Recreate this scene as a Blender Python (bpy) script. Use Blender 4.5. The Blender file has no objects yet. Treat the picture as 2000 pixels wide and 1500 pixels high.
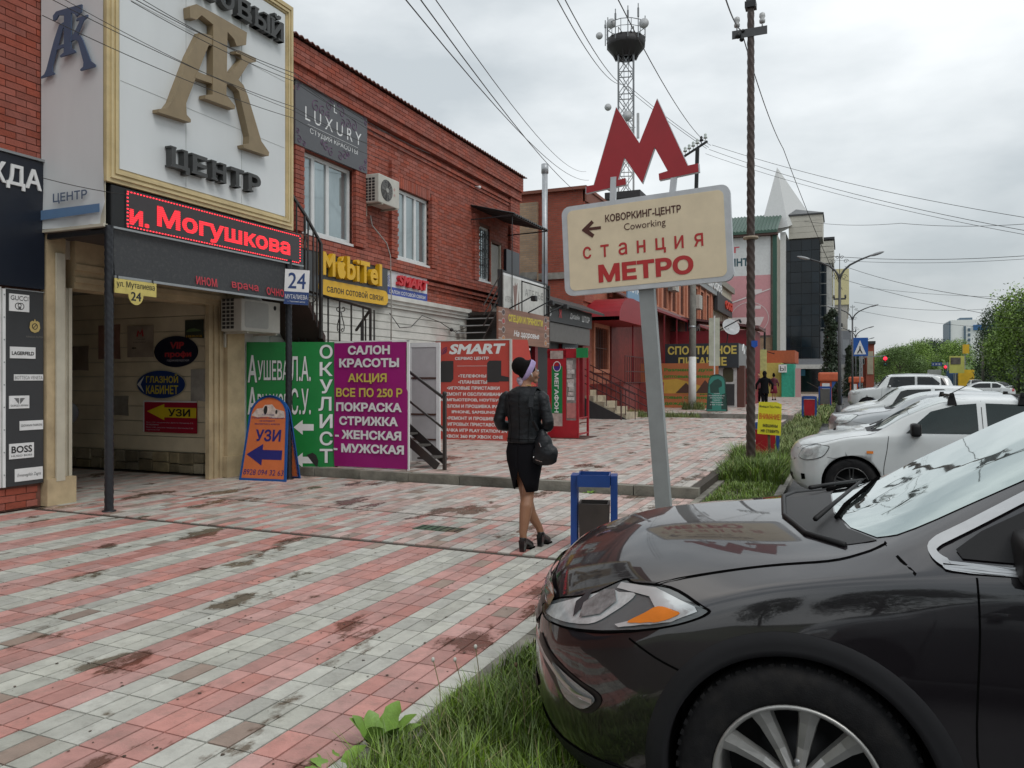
import bpy, bmesh, math, random
from mathutils import Vector, Matrix, noise
from mathutils.bvhtree import BVHTree
from mathutils.geometry import tessellate_polygon
R = math.radians
scene = bpy.context.scene
C = scene.collection
random.seed(7)

# ---------------------------------------------------------------- camera
cam_d = bpy.data.cameras.new('camera'); cam = bpy.data.objects.new('camera', cam_d); C.objects.link(cam)
cam.location = (0, 0, 1.6)
cam_d.sensor_width = 36; cam_d.lens = 36 * 1520 / 2000
cam_d.shift_y = -10 / 2000          # level camera, horizon a touch above the middle
cam.rotation_euler = (R(90), 0, math.atan(650 / 1520))
cam_d.clip_start = .05; cam_d.clip_end = 3000
scene.camera = cam
# ---------------------------------------------------------------- world: overcast
w = bpy.data.worlds.new('World'); scene.world = w; w.use_nodes = True
nt = w.node_tree; nt.nodes.clear()
N = nt.nodes.new; K = nt.links.new
sky = N('ShaderNodeTexSky'); sky.sky_type = 'NISHITA'; sky.sun_disc = False
sky.sun_elevation = R(52); sky.sun_rotation = R(-60); sky.air_density = 1.3; sky.dust_density = 3
b1 = N('ShaderNodeBackground'); b1.inputs['Strength'].default_value = .06
K(sky.outputs[0], b1.inputs['Color'])
tc = N('ShaderNodeTexCoord'); mp = N('ShaderNodeMapping'); mp.inputs['Scale'].default_value = (1.0, 1.0, 2.6)
mp.inputs['Location'].default_value = (3.1, .4, .2)
n1 = N('ShaderNodeTexNoise'); n1.inputs['Scale'].default_value = 1.7; n1.inputs['Detail'].default_value = 7; n1.inputs['Roughness'].default_value = .52
K(tc.outputs['Generated'], mp.inputs[0]); K(mp.outputs[0], n1.inputs['Vector'])
cr = N('ShaderNodeValToRGB'); cr.color_ramp.elements[0].position = .37; cr.color_ramp.elements[0].color = (.47, .515, .54, 1)
cr.color_ramp.elements[1].position = .63; cr.color_ramp.elements[1].color = (.86, .89, .90, 1)
K(n1.outputs[0], cr.inputs[0])
b2 = N('ShaderNodeBackground'); b2.inputs['Strength'].default_value = .97
sp = N('ShaderNodeSeparateXYZ'); K(tc.outputs['Generated'], sp.inputs[0])
hz = N('ShaderNodeMapRange'); hz.inputs['From Min'].default_value = 0.0; hz.inputs['From Max'].default_value = .22
hz.inputs['To Min'].default_value = .80; hz.inputs['To Max'].default_value = 1.0; K(sp.outputs['Z'], hz.inputs['Value'])
vm = N('ShaderNodeVectorMath'); vm.operation = 'SCALE'; K(cr.outputs[0], vm.inputs[0]); K(hz.outputs[0], vm.inputs['Scale'])
K(vm.outputs[0], b2.inputs['Color'])
mx = N('ShaderNodeMixShader'); mx.inputs[0].default_value = .86
K(b1.outputs[0], mx.inputs[1]); K(b2.outputs[0], mx.inputs[2])
wo = N('ShaderNodeOutputWorld'); K(mx.outputs[0], wo.inputs[0])
# ---------------------------------------------------------------- sun behind the cloud
sd = bpy.data.lights.new('sun', 'SUN'); sd.energy = .9; sd.angle = R(25); sd.color = (1, .97, .93)
so = bpy.data.objects.new('sun', sd); C.objects.link(so); so.rotation_euler = (R(38), 0, R(60))
scene.view_settings.view_transform = 'Standard'; scene.view_settings.look = 'None'
scene.view_settings.gamma = 1; scene.view_settings.exposure = .42; scene.view_settings.use_curve_mapping = False
scene.render.engine = 'CYCLES'
scene.cycles.max_bounces = 6; scene.cycles.diffuse_bounces = 3; scene.cycles.glossy_bounces = 3

# ---------------------------------------------------------------- materials
MATS = {}
def mat(name, col=(.5, .5, .5), rough=.6, metal=0., var=.12, scale=6., bump=0., coat=0., spec=.5, emit=None, es=1., dirt=0., dirtcol=(.05, .045, .04), stretch=None, trans=0.):
    if name in MATS: return MATS[name]
    m = bpy.data.materials.new(name); m.use_nodes = True; t = m.node_tree
    p = t.nodes['Principled BSDF']; n = t.nodes.new; l = t.links.new
    p.inputs['Roughness'].default_value = rough; p.inputs['Metallic'].default_value = metal
    p.inputs['Coat Weight'].default_value = coat; p.inputs['Coat Roughness'].default_value = .03
    p.inputs['Specular IOR Level'].default_value = spec
    p.inputs['Transmission Weight'].default_value = trans
    g = n('ShaderNodeNewGeometry'); src = g.outputs['Position']
    if stretch:
        q = n('ShaderNodeMapping'); q.inputs['Scale'].default_value = stretch; l(src, q.inputs[0]); src = q.outputs[0]
    a = n('ShaderNodeTexNoise'); a.inputs['Scale'].default_value = scale; a.inputs['Detail'].default_value = 6; a.inputs['Roughness'].default_value = .6
    l(src, a.inputs['Vector'])
    mr = n('ShaderNodeMapRange'); mr.inputs['From Min'].default_value = .3; mr.inputs['From Max'].default_value = .7
    mr.inputs['To Min'].default_value = 1 - var; mr.inputs['To Max'].default_value = 1 + var; l(a.outputs[0], mr.inputs['Value'])
    vm = n('ShaderNodeVectorMath'); vm.operation = 'SCALE'; vm.inputs[0].default_value = col[:3]; l(mr.outputs[0], vm.inputs['Scale'])
    out = vm.outputs[0]
    if dirt:
        d = n('ShaderNodeTexNoise'); d.inputs['Scale'].default_value = scale * .35; d.inputs['Detail'].default_value = 8; l(src, d.inputs['Vector'])
        dr = n('ShaderNodeMapRange'); dr.inputs['From Min'].default_value = .5; dr.inputs['From Max'].default_value = .72
        dr.inputs['To Min'].default_value = 0; dr.inputs['To Max'].default_value = dirt; l(d.outputs[0], dr.inputs['Value'])
        mi = n('ShaderNodeMix'); mi.data_type = 'RGBA'; l(dr.outputs[0], mi.inputs[0]); l(out, mi.inputs[6]); mi.inputs[7].default_value = (*dirtcol, 1)
        out = mi.outputs[2]
    l(out, p.inputs['Base Color'])
    if bump:
        bn = n('ShaderNodeTexNoise'); bn.inputs['Scale'].default_value = scale * 8; bn.inputs['Detail'].default_value = 4; l(src, bn.inputs['Vector'])
        bb = n('ShaderNodeBump'); bb.inputs['Strength'].default_value = bump; bb.inputs['Distance'].default_value = .01; l(bn.outputs[0], bb.inputs['Height']); l(bb.outputs[0], p.inputs['Normal'])
    if emit:
        p.inputs['Emission Color'].default_value = (*emit, 1); p.inputs['Emission Strength'].default_value = es
    MATS[name] = m; return m
def flat(name, col, rough=.5, **k):
    k.setdefault('dirt', .16); k.setdefault('dirtcol', tuple(c * .55 + .02 for c in col)); k.setdefault('var', .06); return mat(name, col, rough, **k)

def add_random(m, amt=.18, tint=.5):
    """colour differs from piece to piece (works per object and per loose piece of a joined mesh)"""
    t = m.node_tree; p = t.nodes['Principled BSDF']; n = t.nodes.new; l = t.links.new
    src = p.inputs['Base Color'].links[0].from_socket
    g = n('ShaderNodeNewGeometry'); o = n('ShaderNodeObjectInfo')
    ad = n('ShaderNodeMath'); ad.operation = 'ADD'; l(g.outputs['Random Per Island'], ad.inputs[0]); l(o.outputs['Random'], ad.inputs[1])
    fr = n('ShaderNodeMath'); fr.operation = 'FRACT'; l(ad.outputs[0], fr.inputs[0])
    mr = n('ShaderNodeMapRange'); mr.inputs['To Min'].default_value = 1 - amt; mr.inputs['To Max'].default_value = 1 + amt; l(fr.outputs[0], mr.inputs['Value'])
    h = n('ShaderNodeHueSaturation'); l(mr.outputs[0], h.inputs['Value']); l(src, h.inputs['Color'])
    mr2 = n('ShaderNodeMapRange'); mr2.inputs['To Min'].default_value = 1 - amt * tint; mr2.inputs['To Max'].default_value = 1 + amt * tint
    wn = n('ShaderNodeTexWhiteNoise'); wn.noise_dimensions = '1D'; l(fr.outputs[0], wn.inputs['W']); l(wn.outputs['Value'], mr2.inputs['Value']); l(mr2.outputs[0], h.inputs['Saturation'])
    l(h.outputs[0], p.inputs['Base Color']); return m

# ---------------------------------------------------------------- object helpers
ROOT = {}
def tag(o, label=None, cat=None, group=None, kind=None):
    if label: o['label'] = label
    if cat: o['category'] = cat
    if group: o['group'] = group
    if kind: o['kind'] = kind
    return o
def thing(name, label, cat, loc=(0, 0, 0), rz=0, group=None):
    o = bpy.data.objects.new(name, None); C.objects.link(o); o.empty_display_size = .2
    o.location = loc; o.rotation_euler = (0, 0, rz)
    ROOT[o] = Matrix.Translation(loc) @ Matrix.Rotation(rz, 4, 'Z')
    return tag(o, label, cat, group)
def link(name, me, parent=None, kind=None, label=None):
    o = bpy.data.objects.new(name, me); C.objects.link(o)
    if parent: o.parent = parent; ROOT[o] = ROOT.get(parent, Matrix())
    if kind: o['kind'] = kind
    if label: o['label'] = label
    return o
def kids(o): return [c for c in bpy.data.objects if c.parent == o]
def copy_tree(o, loc=None, rz=None, parent=None, label=None, _all=None):
    if _all is None:
        _all = {}
        for x in bpy.data.objects:
            if x.parent: _all.setdefault(x.parent, []).append(x)
    c = o.copy(); C.objects.link(c); c.parent = parent
    for ch in _all.get(o, []): copy_tree(ch, parent=c, _all=_all)
    if loc is not None: c.location = loc
    if rz is not None: c.rotation_euler = (0, 0, rz)
    if label: c['label'] = label
    return c
class MB:
    """collects shapes, then links them as ONE mesh object (world coordinates unless local=True)"""
    def __init__(s): s.v = []; s.f = []; s.m = None; s.sm = []
    def add(s, vs, fs, smooth=False):
        b = len(s.v); s.v += [tuple(p) for p in vs]; s.f += [tuple(b + i for i in f) for f in fs]; s.sm += [smooth] * len(fs); return s
    def box(s, x0, x1, y0, y1, z0, z1, M=None):
        if x0 > x1: x0, x1 = x1, x0
        if y0 > y1: y0, y1 = y1, y0
        if z0 > z1: z0, z1 = z1, z0
        vs = [(x, y, z) for z in (z0, z1) for y in (y0, y1) for x in (x0, x1)]
        if M: vs = [M @ Vector(p) for p in vs]
        return s.add(vs, [(0, 2, 3, 1), (4, 5, 7, 6), (0, 1, 5, 4), (2, 6, 7, 3), (0, 4, 6, 2), (1, 3, 7, 5)])
    def rbox(s, x0, x1, y0, y1, z0, z1, r=.01, M=None):
        """box with chamfered vertical and top edges"""
        bm = bmesh.new(); bmesh.ops.create_cube(bm, size=1)
        for v in bm.verts: v.co = Vector(((x0 + x1) / 2 + v.co.x * abs(x1 - x0), (y0 + y1) / 2 + v.co.y * abs(y1 - y0), (z0 + z1) / 2 + v.co.z * abs(z1 - z0)))
        bmesh.ops.bevel(bm, geom=bm.edges[:], offset=r, segments=2, affect='EDGES', profile=.6)
        bm.verts.index_update()
        vs = [(M @ v.co if M else v.co.copy()) for v in bm.verts]; fs = [[v.index for v in f.verts] for f in bm.faces]; bm.free()
        return s.add(vs, fs)
    def tube(s, pts, rad, n=8, cap=True, closed=False):
        pts = [Vector(p) for p in pts]; L = len(pts)
        rad = rad if hasattr(rad, '__len__') else [rad] * L
        vs = []; up = Vector((0, 0, 1)); prev = None
        for i, p in enumerate(pts):
            if closed: t = pts[(i + 1) % L] - pts[i - 1]
            else: t = pts[min(i + 1, L - 1)] - pts[max(i - 1, 0)]
            t.normalize()
            if prev is None:
                a = t.cross(up) if abs(t.z) < .95 else t.cross(Vector((1, 0, 0)))
            else: a = prev - t * prev.dot(t)
            if a.length < 1e-6: a = t.orthogonal()
            a.normalize(); prev = a; b = t.cross(a)
            for k in range(n):
                q = 2 * math.pi * k / n; vs.append(p + (a * math.cos(q) + b * math.sin(q)) * rad[i])
        fs = []
        for i in range(L if closed else L - 1):
            for k in range(n):
                j = (i + 1) % L; fs.append((i * n + k, i * n + (k + 1) % n, j * n + (k + 1) % n, j * n + k))
        if cap and not closed: fs += [tuple(range(n))[::-1], tuple((L - 1) * n + k for k in range(n))]
        return s.add(vs, fs, n > 5)
    def bar(s, a, b, w, h=None):
        """square bar from a to b"""
        h = h or w; a = Vector(a); b = Vector(b); t = (b - a).normalized()
        u = t.cross(Vector((0, 0, 1))) if abs(t.z) < .99 else Vector((1, 0, 0)); u.normalize(); k = u.cross(t)
        vs = [p + u * sx * w / 2 + k * sy * h / 2 for p in (a, b) for sx, sy in ((-1, -1), (1, -1), (1, 1), (-1, 1))]
        return s.add(vs, [(0, 1, 2, 3)[::-1], (4, 5, 6, 7), (0, 1, 5, 4), (1, 2, 6, 5), (2, 3, 7, 6), (3, 0, 4, 7)])
    def lathe(s, prof, M=None, n=24):
        """profile of (r, z) turned about z"""
        vs = []; 
        for r, z in prof:
            for k in range(n): q = 2 * math.pi * k / n; vs.append(Vector((r * math.cos(q), r * math.sin(q), z)))
        if M: vs = [M @ p for p in vs]
        fs = [(i * n + k, i * n + (k + 1) % n, (i + 1) * n + (k + 1) % n, (i + 1) * n + k) for i in range(len(prof) - 1) for k in range(n)]
        return s.add(vs, fs, True)
    def poly(s, pts2, M, depth=0.):
        """2-D outline laid on the plane of M (x right, y up, z towards the viewer), given a thickness behind it"""
        A = sum(pts2[i - 1][0] * pts2[i][1] - pts2[i][0] * pts2[i - 1][1] for i in range(len(pts2)))
        if A < 0: pts2 = pts2[::-1]
        v = [Vector((x, y, 0)) for x, y in pts2]; tri = tessellate_polygon([v]); n = len(v)
        ft = []
        for t in tri:
            a, b, c = (v[i] for i in t); ft.append(t if (b - a).cross(c - a).z > 0 else t[::-1])
        if not depth: return s.add([M @ p for p in v], ft)
        vs = [M @ p for p in v] + [M @ (p - Vector((0, 0, depth))) for p in v]
        fs = list(ft) + [tuple(i + n for i in t[::-1]) for t in ft] + [(i, i + n, (i + 1) % n + n, (i + 1) % n) for i in range(n)]
        return s.add(vs, fs)
    def sphere(s, c, r, n=12, sq=(1, 1, 1)):
        vs = [Vector(c) + Vector((0, 0, -r * sq[2]))]; m = n // 2
        for i in range(1, m):
            a = -math.pi / 2 + math.pi * i / m
            for k in range(n): q = 2 * math.pi * k / n; vs.append(Vector(c) + Vector((r * sq[0] * math.cos(a) * math.cos(q), r * sq[1] * math.cos(a) * math.sin(q), r * sq[2] * math.sin(a))))
        vs.append(Vector(c) + Vector((0, 0, r * sq[2]))); fs = [(0, 1 + (k + 1) % n, 1 + k) for k in range(n)]
        for i in range(m - 2):
            for k in range(n): fs.append((1 + i * n + k, 1 + i * n + (k + 1) % n, 1 + (i + 1) * n + (k + 1) % n, 1 + (i + 1) * n + k))
        T = len(vs) - 1; b = 1 + (m - 2) * n; fs += [(b + k, b + (k + 1) % n, T) for k in range(n)]
        return s.add(vs, fs, True)
    def mesh(s, name, M=None):
        me = bpy.data.meshes.new(name)
        vs = [M @ Vector(p) for p in s.v] if M else s.v
        me.from_pydata([tuple(p) for p in vs], [], s.f); me.polygons.foreach_set('use_smooth', s.sm); me.update(); return me
    def build(s, name, m, parent=None, local=False, kind=None, label=None, smooth=None, normals=True):
        Mi = None
        if parent and not local and parent in ROOT: Mi = ROOT[parent].inverted()
        if smooth is not None: s.sm = [smooth] * len(s.f)
        me = s.mesh(name, Mi); me.materials.append(m)
        if normals and len(s.f) < 3000:
            bm = bmesh.new(); bm.from_mesh(me); bmesh.ops.recalc_face_normals(bm, faces=bm.faces); bm.to_mesh(me); bm.free()
        return link(name, me, parent, kind, label)
def struct(name, mb, m): return mb.build(name, m, kind='structure')

def plane(o, x, n=None):
    """matrix of a plane: origin o, text direction x, up = z unless given"""
    x = Vector(x).normalized(); u = Vector(n) if n else Vector((0, 0, 1)); u = (u - x * u.dot(x)).normalized(); z = x.cross(u)
    M = Matrix((x, u, z)).transposed().to_4x4(); M.translation = Vector(o); return M
# text ------------------------------------------------------------------
TX = {}
from mathutils.geometry import delaunay_2d_cdt
def text_geo(s, off, res=3):
    """outlines of the built-in font, emboldened by off, filled with clean triangles: (points, triangles, loops)"""
    k = (s, round(off, 4), res)
    if k in TX: return TX[k]
    cu = bpy.data.curves.new('t', 'FONT'); cu.body = s; cu.size = 1; cu.resolution_u = res; cu.fill_mode = 'NONE'
    o = bpy.data.objects.new('t', cu); C.objects.link(o); dg = bpy.context.evaluated_depsgraph_get(); me = o.evaluated_get(dg).to_mesh()
    vs = [v.co.xy.copy() for v in me.vertices]; nb = {}
    for e in me.edges: a, b = e.vertices; nb.setdefault(a, []).append(b); nb.setdefault(b, []).append(a)
    o.evaluated_get(dg).to_mesh_clear(); bpy.data.objects.remove(o); bpy.data.curves.remove(cu)
    seen = set(); loops = []
    for st in nb:
        if st in seen: continue
        L = [st]; seen.add(st); cur = st
        while True:
            nx = [q for q in nb[cur] if q not in seen]
            if not nx: break
            cur = cur + 1 if cur + 1 in nx else nx[0]; seen.add(cur); L.append(cur)
        P = []
        for i in L:
            if not P or (vs[i] - P[-1]).length > 1e-4: P.append(vs[i])
        if len(P) > 2 and (P[0] - P[-1]).length < 1e-4: P.pop()
        if len(P) > 2: loops.append(P)
    def area(P): return sum(P[i - 1].x * P[i].y - P[i].x * P[i - 1].y for i in range(len(P))) / 2
    def inside(p, P):
        c = False
        for i in range(len(P)):
            a, b = P[i - 1], P[i]
            if (a.y > p.y) != (b.y > p.y) and p.x < (b.x - a.x) * (p.y - a.y) / (b.y - a.y) + a.x: c = not c
        return c
    out = []; ar = [area(P) for P in loops]
    for i, P in enumerate(loops):
        anc = [j for j, Q in enumerate(loops) if j != i and abs(ar[j]) > abs(ar[i]) and inside(P[0], Q)]
        if ar[max(anc, key=lambda j: abs(ar[j])) if anc else i] < 0: P = P[::-1]     # outer anticlockwise, holes clockwise
        if off:
            n = len(P); Q = []
            for k_ in range(n):
                e0 = (P[k_] - P[k_ - 1]).normalized(); e1 = (P[(k_ + 1) % n] - P[k_]).normalized(); n0 = Vector((e0.y, -e0.x)); n1 = Vector((e1.y, -e1.x)); m = n0 + n1
                if m.length < .3: m = n0
                else: m = m / max(.5, m.dot(n0) )
                Q.append(P[k_] + m * off)
            P = Q
        out.append(P)
    V, E_, BB = [], [], []
    for P in out:
        b0 = len(V); n = len(P); V += P; E_ += [(b0 + i, b0 + (i + 1) % n) for i in range(n)]; BB.append((min(p.x for p in P), max(p.x for p in P), min(p.y for p in P), max(p.y for p in P)))
    pts, tris = [], []
    if V:
        r = delaunay_2d_cdt(V, E_, [], 0, 1e-6); pts = r[0]
        for f in r[2]:
            cx = sum(pts[i].x for i in f) / len(f); cy = sum(pts[i].y for i in f) / len(f); wn = 0
            for P, B in zip(out, BB):
                if not (B[0] < cx < B[1] and B[2] < cy < B[3]): continue
                for i in range(len(P)):
                    a, b = P[i - 1], P[i]
                    if (a.y > cy) != (b.y > cy) and cx < (b.x - a.x) * (cy - a.y) / (b.y - a.y) + a.x: wn += 1 if b.y > a.y else -1
            if wn: tris.append(tuple(f))
    TX[k] = (pts, tris, out); return TX[k]
def add_text(mb, s, M, x0, y0, w, h, ext=0., bold=.0, shear=0., res=3, lift=.003):
    """text stretched to fill the box (x0,y0,w,h) of plane M; ext = real half-depth in metres"""
    vs, fs, loops = text_geo(s, min(bold, .045), res)
    if not vs: return mb
    a0 = min(v.x for v in vs); a1 = max(v.x for v in vs); c0 = min(v.y for v in vs); c1 = max(v.y for v in vs)
    if a1 - a0 < 1e-6 or c1 - c0 < 1e-6: return mb
    sx = w / (a1 - a0) if w else h / (c1 - c0) * .95; sy = h / (c1 - c0)
    def T(v, z): x = (v.x - a0) * sx; y = (v.y - c0) * sy; return M @ Vector((x0 + x + shear * y, y0 + y, z))
    mb.add([T(v, lift + 2 * ext) for v in vs], fs)
    if ext:
        for P in loops:
            n = len(P); mb.add([T(p, lift) for p in P] + [T(p, lift + 2 * ext) for p in P], [(i, (i + 1) % n, (i + 1) % n + n, i + n) for i in range(n)])
    return mb
def lines(mb, rows, M, x0, ytop, w, h, gap, **k):
    """rows of text, centred, one under another"""
    for i, r in enumerate(rows):
        if not r: continue
        f = len(r) / max(len(q) for q in rows); ww = w * max(.25, f)
        add_text(mb, r, M, x0 + (w - ww) / 2, ytop - h - i * (h + gap), ww, h, **k)
    return mb
def panel(mb, M, x0, x1, y0, y1, d=.03, lift=0.):
    return mb.poly([(x0, y0), (x1, y0), (x1, y1), (x0, y1)], M @ Matrix.Translation((0, 0, lift)), d)
def ell(cx, cy, rx, ry, n=32, a0=0, a1=360):
    return [(cx + rx * math.cos(R(a0 + (a1 - a0) * i / (n if a1 - a0 == 360 else n - 1))), cy + ry * math.sin(R(a0 + (a1 - a0) * i / (n if a1 - a0 == 360 else n - 1)))) for i in range(n)]
def rrect(x0, x1, y0, y1, r, n=5):
    p = []
    for cx, cy, a in ((x1 - r, y1 - r, 0), (x0 + r, y1 - r, 90), (x0 + r, y0 + r, 180), (x1 - r, y0 + r, 270)):
        p += [(cx + r * math.cos(R(a + 90 * i / n)), cy + r * math.sin(R(a + 90 * i / n))) for i in range(n + 1)]
    return p
def ring_poly(mb, outer, inner, M, depth=0.):
    """band between two outlines with the same number of points"""
    n = len(outer); f = [M @ Vector((x, y, 0)) for x, y in outer] + [M @ Vector((x, y, 0)) for x, y in inner]
    fs = [(i, (i + 1) % n, (i + 1) % n + n, i + n) for i in range(n)]
    if depth:
        f += [M @ Vector((x, y, -depth)) for x, y in outer] + [M @ Vector((x, y, -depth)) for x, y in inner]
        fs += [(i, i + 2 * n, (i + 1) % n + 2 * n, (i + 1) % n) for i in range(n)] + [(i + n, (i + 1) % n + n, (i + 1) % n + 3 * n, i + 3 * n) for i in range(n)]
    return mb.add(f, fs)
ARROW_L = [(0, .5), (.45, 1), (.45, .72), (1, .72), (1, .28), (.45, .28), (.45, 0)]
def scaled(p, x0, y0, w, h): return [(x0 + x * w, y0 + y * h) for x, y in p]

white = flat('white_paint', (.72, .73, .72), .45); black = flat('black_paint', (.016, .017, .018), .4, spec=.3)
dark = mat('dark_grey_panel', (.035, .037, .04), .5, dirt=.1, dirtcol=(.12, .11, .1)); steel = flat('galvanised_steel', (.33, .35, .36), .45, metal=.6)
iron = mat('black_iron', (.018, .018, .02), .45, bump=.05); redp = mat('kiosk_red', (.35, .012, .022), .35, dirt=.15)
glass_dark = flat('window_glass', (.03, .04, .045), .06, spec=1.0, coat=1.)

# ================================================================ GROUND
def pieces(name, plist, m, parent, dims, near=300, jig=0., kind_rest='stuff'):
    """plist: (centre, size or None for the standard size, material); nearest `near` standard pieces become objects, the rest one joined part"""
    cx = Vector((0, 0, 1.6)); std = [p for p in plist if p[1] is None]; std.sort(key=lambda p: (Vector(p[0]) - cx).length)
    solo = std[:near]; ids = set(id(p) for p in solo); rest = [p for p in plist if id(p) not in ids]
    org = ROOT[parent].translation if parent in ROOT else Vector()
    cache = {}
    for p in solo:
        mm = p[2] or m
        if mm.name not in cache:
            q = MB(); a, b, c = [d / 2 for d in dims]; q.box(-a, a, -b, b, -c, c)
            me = q.mesh(name); me.materials.append(mm); cache[mm.name] = me
        o = link(name, cache[mm.name], parent); o.location = Vector(p[0]) - org
        if jig: o.rotation_euler = (random.uniform(-jig, jig), random.uniform(-jig, jig), 0)
    if rest:
        q = MB(); ms = []; idx = []
        for p in rest:
            s = p[1] or dims; c = p[0]; k = len(q.f)
            dz = random.uniform(-jig, jig) * .12 if jig else 0
            q.box(c[0] - s[0] / 2, c[0] + s[0] / 2, c[1] - s[1] / 2, c[1] + s[1] / 2, c[2] - s[2] / 2 + dz, c[2] + s[2] / 2 + dz)
            mm = p[2] or m
            if mm not in ms: ms.append(mm)
            idx += [ms.index(mm)] * (len(q.f) - k)
        me = q.mesh(name, Matrix.Translation(-org))
        for x in ms: me.materials.append(x)
        me.polygons.foreach_set('material_index', idx)
        link(name, me, parent, kind_rest)

def tile_mat(name, col):
    m = mat(name, col, .62, var=.13, scale=9, bump=.25); add_random(m, .16, .9)
    t = m.node_tree; p = t.nodes['Principled BSDF']; n = t.nodes.new; l = t.links.new
    src = p.inputs['Base Color'].links[0].from_socket; g = n('ShaderNodeNewGeometry')
    mp = n('ShaderNodeMapping'); mp.inputs['Scale'].default_value = (1.0, .55, 1); mp.inputs['Rotation'].default_value = (0, 0, R(20)); l(g.outputs['Position'], mp.inputs[0])
    a = n('ShaderNodeTexNoise'); a.inputs['Scale'].default_value = 1.5; a.inputs['Detail'].default_value = 9; a.inputs['Roughness'].default_value = .66; l(mp.outputs[0], a.inputs['Vector'])
    r = n('ShaderNodeMapRange'); r.inputs['From Min'].default_value = .575; r.inputs['From Max'].default_value = .615      # wet and muddy patches, more of them along the verge
    sx = n('ShaderNodeSeparateXYZ'); l(g.outputs['Position'], sx.inputs[0]); ex = n('ShaderNodeMapRange'); ex.inputs['From Min'].default_value = -2.25; ex.inputs['From Max'].default_value = -1.83; ex.inputs['To Max'].default_value = .075; l(sx.outputs['X'], ex.inputs['Value'])
    sm = n('ShaderNodeMath'); l(a.outputs[0], sm.inputs[0]); l(ex.outputs[0], sm.inputs[1]); l(sm.outputs[0], r.inputs['Value'])
    mi = n('ShaderNodeMix'); mi.data_type = 'RGBA'; mi.blend_type = 'MULTIPLY'; mi.inputs[7].default_value = (.34, .29, .25, 1)
    l(r.outputs[0], mi.inputs[0]); l(src, mi.inputs[6])
    b = n('ShaderNodeTexNoise'); b.inputs['Scale'].default_value = 7; b.inputs['Detail'].default_value = 10; b.inputs['Roughness'].default_value = .75; l(g.outputs['Position'], b.inputs['Vector'])
    r2 = n('ShaderNodeMapRange'); r2.inputs['From Min'].default_value = .5; r2.inputs['From Max'].default_value = .75; r2.inputs['To Max'].default_value = .55; l(b.outputs[0], r2.inputs['Value'])
    m2 = n('ShaderNodeMix'); m2.data_type = 'RGBA'; m2.inputs[7].default_value = (.16, .15, .125, 1); l(r2.outputs[0], m2.inputs[0]); l(mi.outputs[2], m2.inputs[6])
    l(m2.outputs[2], p.inputs['Base Color'])
    rr = n('ShaderNodeMapRange'); rr.inputs['To Min'].default_value = .5; rr.inputs['To Max'].default_value = .22; l(r.outputs[0], rr.inputs['Value']); l(rr.outputs[0], p.inputs['Roughness'])
    return m
t_pink = tile_mat('pink_paving', (.50, .265, .235)); t_grey = tile_mat('grey_paving', (.465, .47, .42)); t_dull = tile_mat('dull_paving', (.31, .24, .20)); t_pale = tile_mat('faded_pink_paving', (.50, .36, .32)); t_fade = tile_mat('faded_grey_paving', (.48, .45, .41))
joint = mat('paving_joint', (.05, .04, .03), .8, var=.3, scale=20, bump=.3)
concrete = mat('kerb_concrete', (.25, .24, .215), .8, var=.25, scale=5, bump=.5, dirt=.6, dirtcol=(.05, .05, .035)); add_random(concrete, .15)
asphalt = mat('asphalt', (.06, .06, .062), .6, var=.2, scale=3, bump=.6, dirt=.3, dirtcol=(.03, .03, .03))
soil = mat('soil', (.05, .042, .03), .95, var=.35, scale=8, bump=.8)

struct('ground', MB().box(-400, 900, -60, 1500, -.6, -.16), mat('ground_earth', (.09, .10, .06), .9, var=.3, scale=.3))
struct('road', MB().box(-.8, 17.5, -30, 900, -.5, -.1), asphalt)
mk = MB()
for k in range(60): mk.add([(11.2, 20 + k * 9, -.096), (11.33, 20 + k * 9, -.096), (11.33, 23 + k * 9, -.096), (11.2, 23 + k * 9, -.096)], [(0, 1, 2, 3)])
for x in (5.6, 17.0): mk.add([(x, -5, -.096), (x + .12, -5, -.096), (x + .12, 500, -.096), (x, 500, -.096)], [(0, 1, 2, 3)])
struct('road_marking', mk, mat('road_paint', (.6, .6, .58), .6, dirt=.6, scale=4))
pave = struct('pavement', MB().box(-16.2, -1.831, -8, 10.58, -.3, -.012), joint)
upper = struct('upper_pavement', MB().box(-9.3, -1.831, 10.74, 30.2, -.3, .108), joint)
farp = struct('far_pavement', MB().box(-12, -1.84, 31.7, 300, -.3, .2).box(-12, -1.84, 30.2, 31.5, -.3, .02), mat('far_paving', (.36, .30, .27), .7, var=.25, scale=1.2, stretch=(6, 1, 1), dirt=.5, dirtcol=(.14, .12, .1)))
struct('verge_soil', MB().box(-1.73, -.90, -8, 130, -.3, -.03), soil)

def tile_rows(x_hi, x_lo, y0, y1, z, mode):
    out = []; r = 0; x = x_hi; P = .125; Q = .24
    while x - P > x_lo:
        y = y0; j = 0
        while y + Q < y1 + .001:
            s = (r + 2) // 3 % 2
            if mode == 0: m = t_pink if s else t_grey
            else:
                h = random.random(); run = noise.noise(Vector((r * .9, (y) * .55, mode * 7.))) + random.uniform(-.12, .12)
                m = (t_pink if run > .02 else t_grey) if mode == 1 else (t_pink if run + (.12 if s else -.12) > 0 else t_grey)
                if h < .06: m = t_dull
                if mode == 1 or h > .45: m = {t_pink: t_pale, t_grey: t_fade}.get(m, m)
            if random.random() < .007: m = t_dull
            out.append(((x - P / 2, y + Q / 2, z - .011 + random.uniform(-.0012, .0012)), None, m))
            y += Q; j += 1
        x -= P; r += 1
    return out
tl = tile_rows(-1.833, -9.3, .70, 6.46, 0, 0) + tile_rows(-1.833, -14.5, 6.56, 8.0, 0, 2) + tile_rows(-1.833, -14.5, 8.05, 10.46, 0, 1)
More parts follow.
